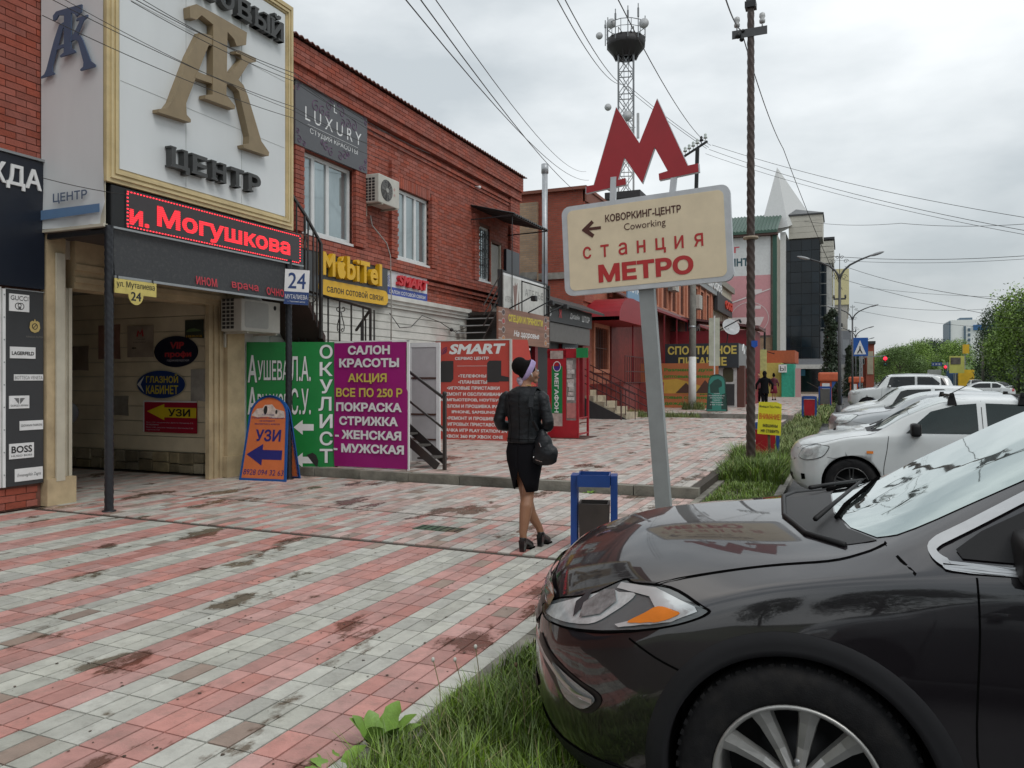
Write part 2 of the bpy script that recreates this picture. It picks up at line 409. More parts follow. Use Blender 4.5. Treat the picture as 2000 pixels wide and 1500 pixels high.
tl = [t for t in tl if not (t[0][0] < -9.2 and (t[0][1] < 6.95 or t[0][1] > 9.85))]
pieces('paving_tile', tl, t_grey, pave, (.115, .231, .022), 300, jig=.006)
pieces('paving_tile', tile_rows(-1.95, -9.25, 10.76, 30.1, .12, 1), t_grey, upper, (.116, .231, .022), 0, jig=.006)
pieces('paving_tile', tile_rows(-1.95, -9.25, 31.75, 52, .212, 1), t_grey, farp, (.116, .231, .022), 0, jig=.006)
# iron drain cover painted green, set in the drive
t = thing('manhole_cover', 'rusty green iron cover sunk in the pink and grey paving in the drive', 'manhole cover', (-3.98, 7.35, 0))
MB().box(-4.25, -3.7, 7.22, 7.46, -.002, .003).build('plate', mat('worn_green_iron', (.05, .10, .055), .5, var=.5, scale=8, dirt=.8, dirtcol=(.16, .08, .05)), t)
q = MB()
for k in range(6): q.bar((-4.2 + k * .09, 7.24, .005), (-4.2 + k * .09, 7.44, .005), .012, .006)
q.build('rib', iron, t)
# kerbs: each stone a part
ks = []
kstain = mat('stained_kerb', (.19, .18, .15), .85, var=.35, scale=4, bump=.6, dirt=.8, dirtcol=(.04, .038, .025)); add_random(kstain, .2)
for k in range(70): ks.append(((-1.78, -4 + k * 1.0, -.09), None, kstain))
kr = thing('kerb', 'long grey concrete kerb between the striped paving and the grass verge', 'kerb', (-1.78, 0, 0)); 
pieces('kerb_stone', ks, kstain, kr, (.09, .985, .20), 300, jig=.004)
kr = thing('kerb', 'stained step-up kerb across the pavement just behind the woman', 'kerb', (-5, 10.66, 0))
pieces('kerb_stone', [((-9.0 + k * .9 + .45, 10.66 + .012 * math.sin(k * 2.1), .0), None, kstain) for k in range(8)], kstain, kr, (.885, .15, .245), 300, jig=.012)
kr = thing('kerb', 'rough weathered kerb edging the parking bays under the car noses', 'kerb', (-.85, 0, 0))
pieces('kerb_stone', [((-.85, -4 + k, -.13), None, concrete) for k in range(90)], concrete, kr, (.11, .98, .24), 300, jig=.02)
kr = thing('kerb', 'mossy kerb across the pavement in front of the concrete lamp pole', 'kerb', (-6, 31.6, 0))
pieces('kerb_stone', [((-12 + k + .5, 31.6, .05), None, concrete) for k in range(10)], concrete, kr, (.98, .16, .34), 300, jig=.01)

# ================================================================ GRASS
grass_m = mat('grass_blade', (.14, .22, .04), .5, var=.45, scale=2.5); add_random(grass_m, .45, .5)
dry_m = mat('dry_stalk', (.26, .23, .12), .7, var=.3)
import numpy as np
def grass(name, regions, m, lab=None):
    """regions: x0,x1,y0,y1,z,density per m2,height,width,dips"""
    rng = np.random.default_rng(5); V = []; F = []; b = 0
    for x0, x1, y0, y1, z, den, h, wd in regions:
        n = int((x1 - x0) * (y1 - y0) * den)
        for _ in range(n):
            x = rng.uniform(x0, x1); y = rng.uniform(y0, y1)
            e = min(1, (x - x0) / .12 + .25, (x1 - x) / .15 + .35)
            cl = .55 + .75 * noise.noise(Vector((x * 3.1, y * 2.3, 1.3))) + .25
            if rng.random() > .35 + cl: continue
            hh = h * rng.uniform(.45, 1.25) * max(.3, cl) * e; a = rng.uniform(0, 6.283); ln = rng.uniform(.1, .95) * hh
            dx, dy = math.cos(a), math.sin(a); wx, wy = -dy * wd * .5, dx * wd * .5
            V += [(x - wx, y - wy, z), (x + wx, y + wy, z), (x + dx * ln * .35 + wx * .8, y + dy * ln * .35 + wy * .8, z + hh * .6), (x + dx * ln * .35 - wx * .8, y + dy * ln * .35 - wy * .8, z + hh * .6), (x + dx * ln, y + dy * ln, z + hh * .95)]
            F += [(b, b + 1, b + 2, b + 3), (b + 3, b + 2, b + 4)]; b += 5
    me = bpy.data.meshes.new(name); me.from_pydata(V, [], F); me.materials.append(m)
    o = link(name, me, None, 'stuff'); tag(o, lab, 'grass'); return o
grass('grass', [(-1.83, -.86, 1.0, 3.6, -.02, 6500, .155, .0055), (-1.5, -.95, 2.2, 4.4, -.02, 2500, .24, .006), (-1.79, -.9, 3.6, 8, -.02, 3300, .13, .007), (-1.74, -.9, 8, 12.5, -.03, 1500, .11, .009), (-1.95, -.86, 12.5, 15.2, -.03, 4500, .34, .012)], grass_m, 'long green grass overgrowing the verge between the paving and the parked cars')
grass('grass', [(-1.78, -.75, 15.2, 30, -.03, 900, .24, .022), (-1.78, -.5, 30, 70, 0, 260, .3, .05), (-9.2, -5.2, 31.05, 31.5, .02, 700, .3, .02), (-6.8, -5.8, 35.3, 35.8, .2, 800, .5, .02), (-8, -7, 29.5, 30.2, .12, 700, .3, .02)], mat('far_grass', (.17, .22, .07), .6, var=.5, scale=2), 'sparse pale green grass further along the verge and kerb by the far shops')
# low weeds with broad leaves at the near end of the verge
leaf_m = mat('dock_leaf', (.17, .30, .05), .45, var=.25, scale=12, bump=.2)
def leaf(mb, base, dr, length, width, curl=.4, wav=.0):
    base = Vector(base); d = Vector(dr).normalized(); s = d.cross(Vector((0, 0, 1))).normalized(); n = 7; vs = []
    for i in range(n + 1):
        t = i / n; p = base + d * length * t + Vector((0, 0, -curl * length * t * t)); ww = width * math.sin(math.pi * min(.98, t * .9 + .08)) ** .8 * (1 + wav * math.sin(i * 2.7))
        vs += [p - s * ww / 2 + Vector((0, 0, .12 * ww)), p, p + s * ww / 2 + Vector((0, 0, .12 * ww))]
    fs = []
    for i in range(n): a = i * 3; fs += [(a, a + 1, a + 4, a + 3), (a + 1, a + 2, a + 5, a + 4)]
    mb.add(vs, fs, True)
def leafy(x, y, n, L, lab, wd=.3, up=1.0, seed=1):
    rr = random.Random(seed); t = thing('dock_weed', lab, 'weed', (x, y, -.03))
    for k in range(n):
        a = 6.283 * k / n + rr.uniform(-.4, .4); q = MB(); l = L * rr.uniform(.6, 1.1)
        leaf(q, (x + .015 * math.cos(a), y + .015 * math.sin(a), -.03), (math.cos(a), math.sin(a), up * rr.uniform(.5, 1.6)), l, l * wd, .35, .12); q.build('leaf', leaf_m, t, normals=False)
leafy(-1.85, 2.86, 11, .30, 'broad-leaved light green weed leaning over the kerb at the bottom edge', .30, 2.2, 3)
leafy(-1.93, 2.66, 8, .20, 'low broad-leaved weed nearest the camera on the kerb', .4, .7, 5)
leafy(-1.35, 3.35, 7, .16, 'small broad-leaved weed hidden among the grass near the black car', .35, .9, 9)
leafy(-3.3, 10.5, 9, .13, 'small weed growing at the foot of the step behind the woman', .4, .8, 12)
leafy(-1.5, 6.1, 8, .18, 'leafy weed by the foot of the grey signpost', .35, 1.1, 14)
fl = random.Random(4)
for k, (x, y, h) in enumerate([(-1.66, 3.30, .28), (-1.60, 3.36, .33), (-1.71, 3.18, .30), (-1.45, 4.35, .36), (-1.38, 4.3, .30), (-1.35, 3.8, .26), (-1.3, 3.2, .34)]):
    t = thing('seed_stalk', ['thin stalk with a white fluffy seed head beside the broad weed', 'taller white-headed seed stalk right of its neighbour', 'bent dry stalk at the left edge of the verge', 'tallest dry stalk close to the black car bumper', 'brown-tipped stalk next to the tallest one', 'short pale stalk in the middle of the grass', 'stalk leaning towards the black car wheel'][k], 'seed stalk', (x, y, 0))
    p = (x + fl.uniform(-.05, .05), y + fl.uniform(-.05, .05), h)
    MB().tube([(x, y, -.03), (x + (p[0] - x) * .3, y + (p[1] - y) * .3, h * .6), p], .0022, 5).build('stem', dry_m, t)
    MB().sphere(p, .009, 8, (1, 1, 1.3)).build('seed_head', flat('seed_white', (.55, .55, .5), .8) if k < 3 else mat('seed_brown', (.12, .08, .04), .8), t)

def straw(m):
    t = m.node_tree; p = t.nodes['Principled BSDF']; n = t.nodes.new; l = t.links.new; src = p.inputs['Base Color'].links[0].from_socket; g = n('ShaderNodeNewGeometry')
    r = n('ShaderNodeMapRange'); r.inputs['From Min'].default_value = .92; r.inputs['From Max'].default_value = .96; l(g.outputs['Random Per Island'], r.inputs['Value'])
    mi = n('ShaderNodeMix'); mi.data_type = 'RGBA'; mi.inputs[7].default_value = (.30, .27, .13, 1); l(r.outputs[0], mi.inputs[0]); l(src, mi.inputs[6]); l(mi.outputs[2], p.inputs['Base Color'])
straw(grass_m); straw(MATS['far_grass'])
rd_ = random.Random(21); q = MB()
for k in range(900):
    x = -1.9 - 7.2 * rd_.random() ** 1.3; y = 1.6 + 8.6 * rd_.random(); s_ = rd_.uniform(.003, .011); a = rd_.uniform(0, 6.28); P = [(x + s_ * rd_.uniform(.5, 1.3) * math.cos(a + j * 1.05), y + s_ * rd_.uniform(.5, 1.3) * math.sin(a + j * 1.05), .003 + rd_.uniform(0, .002)) for j in range(6)]; q.add(P, [(0, 1, 2, 3, 4, 5)])
o = q.build('ground_debris', mat('dirt_crumbs', (.07, .05, .035), .9, var=.5), None, kind='stuff'); tag(o, 'dark crumbs of dirt and bits of leaf scattered over the paving', 'debris')

# ================================================================ NEAR BRICK BUILDING
brick_m = mat('red_brick', (.31, .083, .055), .8, var=.16, scale=7, bump=.5, dirt=.3, dirtcol=(.12, .05, .04)); add_random(brick_m, .16, .5)
mortar = mat('mortar', (.17, .075, .055), .9, var=.25, scale=10, bump=.4)
stucco = mat('beige_stucco', (.47, .37, .225), .8, var=.2, scale=3, bump=.4, dirt=.7, dirtcol=(.16, .12, .07))
stucco2 = mat('pale_plaster', (.50, .47, .38), .8, var=.1, scale=3, bump=.25, dirt=.3, dirtcol=(.3, .24, .15))
wstucco = mat('white_stucco', (.60, .60, .56), .75, var=.12, scale=2.5, bump=.25, dirt=.5, dirtcol=(.25, .24, .2))
def wall_x(mb, X, th, y0, y1, z0, z1, holes=()):
    """wall in the plane X (front) of thickness th behind it, with rectangular openings (y0,y1,z0,z1)"""
    ys = sorted({y0, y1, *[h[0] for h in holes], *[h[1] for h in holes]}); zs = sorted({z0, z1, *[h[2] for h in holes], *[h[3] for h in holes]})
    ys = [y for y in ys if y0 <= y <= y1]; zs = [z for z in zs if z0 <= z <= z1]
    for a, b in zip(ys, ys[1:]):
        for c, d in zip(zs, zs[1:]):
            if any(h[0] <= a and b <= h[1] and h[2] <= c and d <= h[3] for h in holes): continue
            mb.box(X - th, X, a, b, c, d)
    return mb
BL, BH, BG = .25, .075, .011
def courses(X, y0, y1, z0, z1, holes=(), proud=.009, phase=0):
    out = []; z = z0; r = phase
    while z + BH <= z1 + .01:
        y = y0 - (BL + BG) / 2 * (r % 2)
        while y < y1:
            a, b = max(y, y0), min(y + BL, y1)
            segs = [(a, b)]
            for h in holes:
                if z + BH > h[2] and z < h[3]:
                    s2 = []
                    for p, q in segs:
                        if q <= h[0] or p >= h[1]: s2.append((p, q))
                        else:
                            if p < h[0]: s2.append((p, h[0]))
                            if q > h[1]: s2.append((h[1], q))
                    segs = s2
            for p, q in segs:
                if q - p > .03:
                    out.append(((X + proud / 2 - .02, (p + q) / 2, z + BH / 2), None if abs(q - p - BL) < .002 else (proud + .04, q - p, BH), brick_m))
            y += BL + BG
        z += BH + BG; r += 1
    return out
bld = thing('brick_shopping_building', 'two-storey red brick shop building with a drive-through passage under the big white sign', 'building', (-9.3, 10.0, 0))
W1, W2, W3, DR = (11.78, 13.39, 4.36, 5.87), (15.09, 16.59, 4.34, 5.92), (19.31, 20.12, 4.35, 5.86), (20.22, 20.95, 3.5, 5.52)
q = MB(); wall_x(q, -9.305, .35, 10.2, 22.15, 3.42, 7.62, [W1, W2, W3, DR]); wall_x(q, -9.305, .35, -8, 6.67, 0, 9.2); wall_x(q, -9.305, .3, 6.67, 10.2, 3.5, 9.2)
q.box(-16, -9.7, 22.0, 22.15, 0, 7.6).build('wall', mortar, bld)
hs = [(a[0] - .0, a[1] + .0, a[2], a[3]) for a in (W1, W2, W3, DR)]
br = courses(-9.3, 10.2, 22.15, 3.45, 7.05, hs)
br += courses(-9.3, -2, 6.66, 4.35, 9.1) + courses(-9.3, 1.0, 6.62, 0.02, .33)
def proudband(z0, n, y0, y1, step, holes=()):          # projecting courses with brick ends
    o = []
    for i in range(n):
        o += [((c[0][0] + step * (i + 1) / 2, c[0][1], c[0][2]), (.05 + step * (i + 1), (c[1] or (0, BL, 0))[1], BH), brick_m) for c in courses(-9.3, y0, y1, z0 + i * (BH + BG), z0 + i * (BH + BG) + BH, holes, phase=i)]
    return o
br += proudband(6.79, 2, 10.2, 21.5, .035)
br += [((-9.23, p[0][1], p[0][2]), (.16, (p[1] or (0, BL, 0))[1], BH), brick_m) for p in courses(-9.3, 10.2, 22.15, 7.06, 7.30)]
br += [((-9.20, p[0][1], p[0][2]), (.22, (p[1] or (0, BL, 0))[1], BH), brick_m) for p in courses(-9.3, 10.2, 22.15, 7.32, 7.74)]
br += proudband(3.78, 2, 14.5, 22.0, .045) + [((-9.22, p[0][1], p[0][2]), (.16, (p[1] or (0, BL, 0))[1], BH), brick_m) for p in courses(-9.3, 10.2, 22.15, 4.0, 4.24)]
for y0, y1, z0, z1 in [(11.5, 11.76, 4.33, 6.0), (13.41, 13.78, 4.33, 6.3), (14.78, 15.07, 4.3, 6.45), (16.61, 16.9, 4.3, 6.05), (19.0, 19.29, 4.3, 6.1), (21.45, 22.15, 4.3, 7.05)]:
    br += [((-9.26, p[0][1], p[0][2]), (.10, (p[1] or (0, BL, 0))[1], BH), brick_m) for p in courses(-9.3, y0, y1, z0, z1)]
for y0, y1, z in [(15.07, 16.61, 5.93), (11.76, 13.41, 5.88)]:     # soldier courses over the windows
    y = y0
    while y + .075 < y1: br.append(((-9.30, y + .0375, z + .125), (.06, .075, .25), brick_m)); y += .086
br = [b for b in br if not (b[0][1] > 15.05 and b[0][1] < 16.62 and 5.93 < b[0][2] < 6.2 and b[1] and b[1][2] == BH) and not (b[1] is None and 15.05 < b[0][1] < 16.62 and 5.9 < b[0][2] < 6.2)]
pieces('brick', br, brick_m, bld, (.049, BL, BH), 300)
# corrugated roof edge
q = MB(); n = 260; top = []; 
for i in range(n + 1):
    y = 10.0 + 12.3 * i / n; z = 7.80 + .022 * math.sin(i * 1.9); top.append((y, z))
vs = [(-9.02, y, z) for y, z in top] + [(-10.5, y, z + .12) for y, z in top] + [(-9.02, y, z - .02) for y, z in top]
q.add(vs, [(i, i + 1, i + n + 2, i + n + 1) for i in range(n)] + [(i, i + 2 * n + 2, i + 2 * n + 3, i + 1) for i in range(n)])
q.build('roof', mat('brown_corrugated_iron', (.14, .05, .035), .6, var=.3, scale=4), bld, normals=False)
MB().box(-16, -9.66, -8, 21.9, 7.4, 7.62).box(-16.1, -9.6, -8, 10.2, 9.0, 9.2).build('roof_slab', concrete, bld)
MB().box(-16.3, -16.0, -8, 22.15, -.2, 9).box(-16.3, -9.7, -8.2, -8, -.2, 9).build('rear_wall', mortar, bld)
# windows
pvc = mat('white_pvc', (.66, .68, .68), .35, var=.06)
def pvc_window(root, X, y0, y1, z0, z1, mull, cur=None):
    f = MB(); w_ = .07
    f.box(X - .09, X - .03, y0, y1, z0, z0 + w_).box(X - .09, X - .03, y0, y1, z1 - w_, z1).box(X - .09, X - .03, y0, y0 + w_, z0 + w_, z1 - w_).box(X - .09, X - .03, y1 - w_, y1, z0 + w_, z1 - w_)
    for m_ in mull: f.box(X - .085, X - .034, m_ - .045, m_ + .045, z0 + w_, z1 - w_)
    fr = f.build('window', pvc, root)
    ed = [y0 + w_] + list(mull) + [y1 - w_]
    for i, (a, b) in enumerate(zip(ed, ed[1:])):
        MB().box(X - .07, X - .065, a, b, z0 + w_, z1 - w_).build('pane', glass_w, fr)
    MB().box(X - .04, X + .06, y0 - .02, y1 + .02, z0 - .05, z0 - .001).build('sill', pvc, fr)
    if cur: MB().box(X - .3, X - .12, y0, y1, z0, z1).build('curtain', cur, fr)
glass_w = mat('window_pane_glass', (.30, .35, .36), .04, metal=.62, var=.35, scale=.9, stretch=(1, 1, .35))
pvc_window(bld, -9.33, *W1, (12.2, 12.66)); pvc_window(bld, -9.33, *W2, (15.6, 16.05))
pvc_window(bld, -9.33, *W3, ())
g = MB()
for k in range(6): g.bar((-9.31, W3[0] + .1 + k * .125, W3[2] + .1), (-9.31, W3[0] + .1 + k * .125, W3[3] - .08), .016)
for z in (4.6, 5.0, 5.4): g.bar((-9.30, W3[0] + .04, z), (-9.30, W3[1] - .04, z), .016)
for k in range(5):
    for z in (4.8, 5.2, 5.6): g.tube([(-9.3, W3[0] + .16 + k * .125 + .04 * math.cos(R(a)), z + .06 * math.sin(R(a))) for a in range(0, 360, 45)], .006, 5, closed=True)
g.build('window_grille', iron, bld)
dd = MB().box(-9.42, -9.35, DR[0], DR[1], DR[2], DR[3] - .04).build('door', mat('grey_door', (.30, .28, .25), .5), bld)
MB().box(-9.37, -9.31, DR[0], DR[0] + .07, DR[2], DR[3]).box(-9.37, -9.31, DR[1] - .07, DR[1], DR[2], DR[3]).build('door_frame', mat('cream_frame', (.5, .46, .38), .6), dd)
# lower white stucco front
q = MB().box(-9.62, -9.30, 10.25, 18.6, .1, 3.40); q.build('stucco_wall', wstucco, bld)
z = 2.2
while z < 3.2: MB().box(-9.30, -9.275, 10.9, 18.6, z, z + .145).build('stucco_band', wstucco, bld); z += .165
MB().box(-9.30, -9.18, 14.5, 18.6, 3.26, 3.34).box(-9.30, -9.22, 14.5, 18.6, 3.18, 3.26).box(-9.30, -9.13, 14.5, 18.62, 3.34, 3.44).build('cornice', wstucco, bld)
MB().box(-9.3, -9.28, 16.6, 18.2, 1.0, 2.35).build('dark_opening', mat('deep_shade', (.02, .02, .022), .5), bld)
MB().box(-9.65, -9.36, 18.6, 22.15, .1, 3.5).build('lower_wall', mat('dark_shopfront', (.03, .028, .027), .5), bld)
# passage
pg = MB(); pg.box(-16, -9.62, 10.0, 10.2, 0, 3.3).box(-16, -9.65, 6.6, 6.86, 0, 3.3).box(-16.3, -16, 6.8, 10, 0, 3.3).build('passage_wall', stucco2, bld)
MB().box(-16, -9.32, 6.86, 10.0, 3.16, 3.5).build('passage_ceiling', mat('passage_plaster', (.55, .50, .42), .8), bld)
board = mat('beige_siding', (.70, .61, .44), .7, var=.12, scale=2, bump=.15, dirt=.35, dirtcol=(.2, .16, .1)); add_random(board, .07)
z = .36; 
while z < 3.0:
    h = .245
    MB().box(-16, -9.82, 9.962, 10.0, z, min(z + h, 3.13)).build('siding_board', board, bld); z += h + .012
stone = mat('rubble_stone', (.30, .25, .16), .8, var=.35, scale=4, bump=.8, dirt=.4); add_random(stone, .35)
x = -9.85; rs = random.Random(3)
while x > -15.5:
    L_ = rs.uniform(.16, .42); zs_ = [0, rs.uniform(.14, .22), .35]
    for a, b in zip(zs_, zs_[1:]):
        MB().rbox(x - L_ + .012, x, 9.90 + rs.uniform(0, .02), 10.0, a + .006, b - .006, .02).build('stone', stone, bld)
    x -= L_
# passage arch: mouldings and pilasters
for (y0, y1, sgn) in ((6.69, 7.08, 1), (9.46, 10.2, -1)):
    a = MB(); a.box(-9.6, -9.22, y0 if sgn > 0 else y0 + .35, y1 if sgn < 0 else y1 - .13, 0.34, 3.42); a.build('pilaster', stucco, bld)
    MB().box(-9.6, -9.19, y0 - .01 if sgn > 0 else y0 + .3, y1, .0, .34).build('pilaster_base', stucco, bld)
    m_ = MB()
    ys = (y1 - .13, y1) if sgn > 0 else (y0, y0 + .35)
    n_ = 3 if sgn > 0 else 6; wv = (ys[1] - ys[0]) / n_
    for i in range(n_): m_.box(-9.6 if sgn > 0 else -9.35, -9.27 - (.03 if i % 2 else 0), ys[0] + i * wv, ys[0] + (i + 1) * wv, .34 if sgn > 0 else 0.0, 2.78)
    m_.build('moulding', stucco2 if sgn > 0 else stucco, bld)
MB().box(-9.21, -9.185, 6.80, 6.92, .30, 3.2).build('trim_strip', stucco2, bld)
q = MB()
for i, (z0, z1, d) in enumerate([(2.78, 2.86, .0), (2.86, 2.93, .03), (2.93, 3.02, .0), (3.02, 3.1, .04), (3.1, 3.42, .02)]): q.box(-9.6, -9.24 + d, 7.09, 9.80, z0, z1)
q.build('lintel', stucco, bld)

# ================================================================ SIGN BOX OVER THE PASSAGE
banner = mat('white_banner', (.66, .69, .70), .45, var=.05, scale=1.2, dirt=.12, dirtcol=(.45, .46, .44), stretch=(1, 1, .25))
gold = mat('gold_moulding', (.58, .47, .26), .55, var=.12, scale=5, dirt=.25, dirtcol=(.25, .18, .08))
XS = -8.14
sb = thing('large_sign_box', 'huge white sign box with gold ribbed frame over the passage with a bronze monogram', 'sign', (-8.7, 8.4, 4))
MB().box(-9.27, -8.20, 6.69, 10.09, 4.0, 7.5).build('box', banner, sb)
fr = MB()
def ribbed(mb, a, b, side):
    """gold frame with stepped ribs between two corners in the plane x = XS"""
FW = .20
for i, (o, wv, d) in enumerate([(0, .05, .05), (.05, .03, .075), (.08, .03, .055), (.11, .03, .075), (.14, .03, .05), (.17, .03, .03)]):
    y0, y1, z0, z1 = 6.67 + o, 10.11 - o, 3.98 + o, 7.56 - o
    x0, x1 = XS - .08, XS - .05 + d
    fr.box(x0, x1, y0, y0 + wv, z0, z1).box(x0, x1, y1 - wv, y1, z0, z1).box(x0, x1, y0 + wv, y1 - wv, z0, z0 + wv).box(x0, x1, y0 + wv, y1 - wv, z1 - wv, z1)
fr.build('frame', gold, sb)
MB().box(-8.20, -8.15, 6.86, 9.92, 4.17, 7.37).build('face', banner, sb)
EMB = dict(
t=[(-.55, 2.06), (-.43, 2.15), (-.12, 2.16), (.53, 2.16), (.51, 1.97), (.32, 1.88), (.27, 1.96), (.14, 2.01), (.12, 1.11), (.29, 1.01), (.28, .96), (-.28, .93), (-.27, .98), (-.14, 1.03), (-.13, 2.0), (-.34, 2.04), (-.43, 1.94), (-.54, 1.92)],
a=[(-.35, 1.8), (-.1, 1.85), (-.1, 1.72), (-.2, 1.69), (-.29, 1.49), (-.43, 1.16), (-.6, .76), (-.59, .61), (-.52, .57), (-.52, .53), (-1.05, .5), (-1.05, .54), (-.92, .59), (-.84, .7), (-.55, 1.41)],
c=[(-.41, 1.25), (-.02, 1.27), (-.03, 1.19), (-.46, 1.15)],
k=[(.37, 1.84), (.73, 1.86), (.72, 1.8), (.58, 1.74), (.36, 1.41), (.46, 1.37), (.55, 1.25), (.84, .66), (1.01, .54), (1.0, .48), (.47, .46), (.46, .5), (.57, .55), (.58, .66), (.37, 1.25), (.24, 1.3), (.05, 1.27), (.05, 1.39), (.22, 1.46), (.43, 1.73), (.41, 1.79), (.31, 1.77), (.31, 1.81)])
def emblem(mb, M, s, dep):
    for i, k in enumerate('acti' if 0 else ('a', 'c', 'k', 't')):
        mb.poly([(x * s, (y - 1.3) * s) for x, y in EMB[k]], M @ Matrix.Translation((0, 0, dep + .004 * i)), dep + .002 * i)
PX = lambda y, z, X=XS: plane((X, y, z), (0, 1, 0))        # plane facing +X (street), text runs along +Y
q = MB(); emblem(q, plane((-8.15, 8.4, 5.8), (0, 1, 0)), 1.0, .11); q.build('monogram', mat('bronze_letters', (.25, .19, .11), .5, var=.1), sb)
dl = mat('charcoal_letters', (.05, .052, .052), .5, var=.1)
def letters(s, M, x0, y0, w, h, gap, ext, m, root, bold=.03, serif=False, slope=0.):
    n = len(s); lw = (w - gap * (n - 1)) / n
    for i, ch in enumerate(s):
        if ch == ' ': continue
        hh = h * (1.18 if ch in 'ЦЩ' else 1.0); yy = y0 - (hh - h); wl = lw * (1.15 if ch in 'ЦЫМШ' else 1)
        if ch == 'Й': hh = h * 1.3; yy = y0
        mb = MB(); add_text(mb, ch, M, x0 + i * (lw + gap), yy + slope * i, wl, hh, ext=ext, bold=bold, lift=.01)
        if serif and ch not in 'О':
            for xx in ([x0 + i * (lw + gap)] if ch in 'РЕЬТ' else [x0 + i * (lw + gap), x0 + i * (lw + gap) + wl * .62]):
                wv = lw * .45; o = -wv * .15 if ch != 'Т' else lw * .28
                mb.box(0, wv, 0, h * .09, .008, .012 + 2 * ext, M @ Matrix.Translation((xx + o, y0 + slope * i, 0)))
                if ch != 'Т': mb.box(0, wv * .8, 0, h * .09, .008, .012 + 2 * ext, M @ Matrix.Translation((xx + o, y0 + h * .91 + slope * i, 0)))
        mb.build('letter', m, root)
letters('ЦЕНТР', plane((-8.15, 0, 0), (0, 1, 0)), 7.56, 4.36, 1.68, .27, .09, .05, dl, sb, serif=True)
letters('ТОРГОВЫЙ', plane((-8.15, 0, 0), (0, 1, 0)), 6.98, 6.84, 2.78, .29, .07, .05, dl, sb, serif=True)
sl = MB()
for y in (7.9, 8.95): sl.box(-8.151, -8.146, y, y + .004, 4.18, 7.36)
for z in (5.25, 6.3): sl.box(-8.151, -8.1465, 6.87, 9.91, z, z + .004)
sl.build('panel_seam', flat('seam_grey', (.4, .41, .4)), sb)
# side banner
MS = plane((-9.27, 6.67, 0), (1, 0, 0))
sd_ = thing('side_banner', 'tall white fabric banner on the side of the sign box with a blue monogram', 'banner', (-8.7, 6.66, 3.44))
q = MB(); nx, nz = 16, 60; vs = []
for j in range(nz + 1):
    for i in range(nx + 1):
        u = i / nx; z = 3.47 + (8.9 - 3.47) * j / nz; k = max(0, 1 - (z - 3.47) / .7)
        vs.append((-9.27 + 1.09 * u, 6.655 + .015 * math.sin(u * 9 + z * 3) * k + .03 * k * abs(math.sin(u * 14 - z * 6)) * u, z - .03 * (1 - u) * 0))
q.add(vs, [(j * (nx + 1) + i, j * (nx + 1) + i + 1, (j + 1) * (nx + 1) + i + 1, (j + 1) * (nx + 1) + i) for j in range(nz) for i in range(nx)], True).build('fabric', banner, sd_, normals=False)
MB().box(-9.27, -8.18, 6.68, 6.69, 3.46, 8.9).box(-9.27, -8.16, 6.64, 6.70, 3.43, 3.465).build('frame', stucco2, sd_)
bl = flat('faded_navy', (.075, .115, .19), .5)
q = MB(); emblem(q, plane((-8.72, 6.62, 5.72), (1, 0, -.0)), .47, .012); q.build('monogram', bl, sd_)
q = MB(); add_text(q, 'ЦЕНТР', MS, .26, 3.76, .60, .13, bold=.02, lift=.05); q.build('lettering', bl, sd_)
MB().poly([(.02, 3.58), (1.07, 3.60), (1.07, 3.70), (.02, 3.70)], MS @ Matrix.Translation((0, 0, .05)), .004).build('blue_stripe', flat('stripe_blue', (.12, .22, .38), .5), sd_)
# soffit, led displays
led = thing('led_display', 'long black running-text display with glowing red letters under the big sign', 'led display', (-8.2, 8.6, 3.45))
MB().rbox(-8.45, -8.16, 6.75, 10.34, 3.44, 3.96, .02).build('case', black, led)
MB().box(-8.155, -8.15, 6.95, 10.31, 3.47, 3.935).build('screen', flat('led_off', (.035, .028, .03), .35), led)
redled = mat('red_led', (.6, .02, .03), .5, emit=(1, .025, .04), es=1.1)
t_ = redled.node_tree; gN = t_.nodes.new('ShaderNodeNewGeometry'); sN = t_.nodes.new('ShaderNodeSeparateXYZ'); t_.links.new(gN.outputs['Position'], sN.inputs[0])
m1 = t_.nodes.new('ShaderNodeMath'); m1.operation = 'MULTIPLY'; m1.inputs[1].default_value = 1 / .026; t_.links.new(sN.outputs['Z'], m1.inputs[0])
m2 = t_.nodes.new('ShaderNodeMath'); m2.operation = 'FRACT'; t_.links.new(m1.outputs[0], m2.inputs[0])
m3 = t_.nodes.new('ShaderNodeMath'); m3.operation = 'GREATER_THAN'; m3.inputs[1].default_value = .47; t_.links.new(m2.outputs[0], m3.inputs[0])
m4 = t_.nodes.new('ShaderNodeMath'); m4.operation = 'MULTIPLY_ADD'; m4.inputs[1].default_value = .95; m4.inputs[2].default_value = .12; t_.links.new(m3.outputs[0], m4.inputs[0]); t_.links.new(m4.outputs[0], t_.nodes['Principled BSDF'].inputs['Emission Strength'])
ML = plane((-8.149, 0, 0), (0, 1, 0))
q = MB(); add_text(q, 'и.', ML, 7.0, 3.51, .30, .20, bold=.035); add_text(q, 'Могушкова', ML, 7.42, 3.505, 2.62, .33, bold=.035)
q.build('running_text', redled, led)
q = MB()
y = 6.97
while y < 10.28:
    for z in (3.485, 3.915): q.box(-8.149, -8.145, y, y + .022, z - .007, z + .007)
    y += .048
for k in range(9):
    for y in (6.975, 10.285): q.box(-8.149, -8.145, y - .011, y + .011, 3.51 + k * .046, 3.525 + k * .046)
q.build('light_dot', mat('red_led_dot', (.6, .02, .03), .5, emit=(1, .03, .05), es=1.6), led, kind='stuff')
lc = thing('lower_led_display', 'dark mesh-covered lower display with faint red letters hanging over the passage', 'led display', (-8.2, 8.4, 2.8))
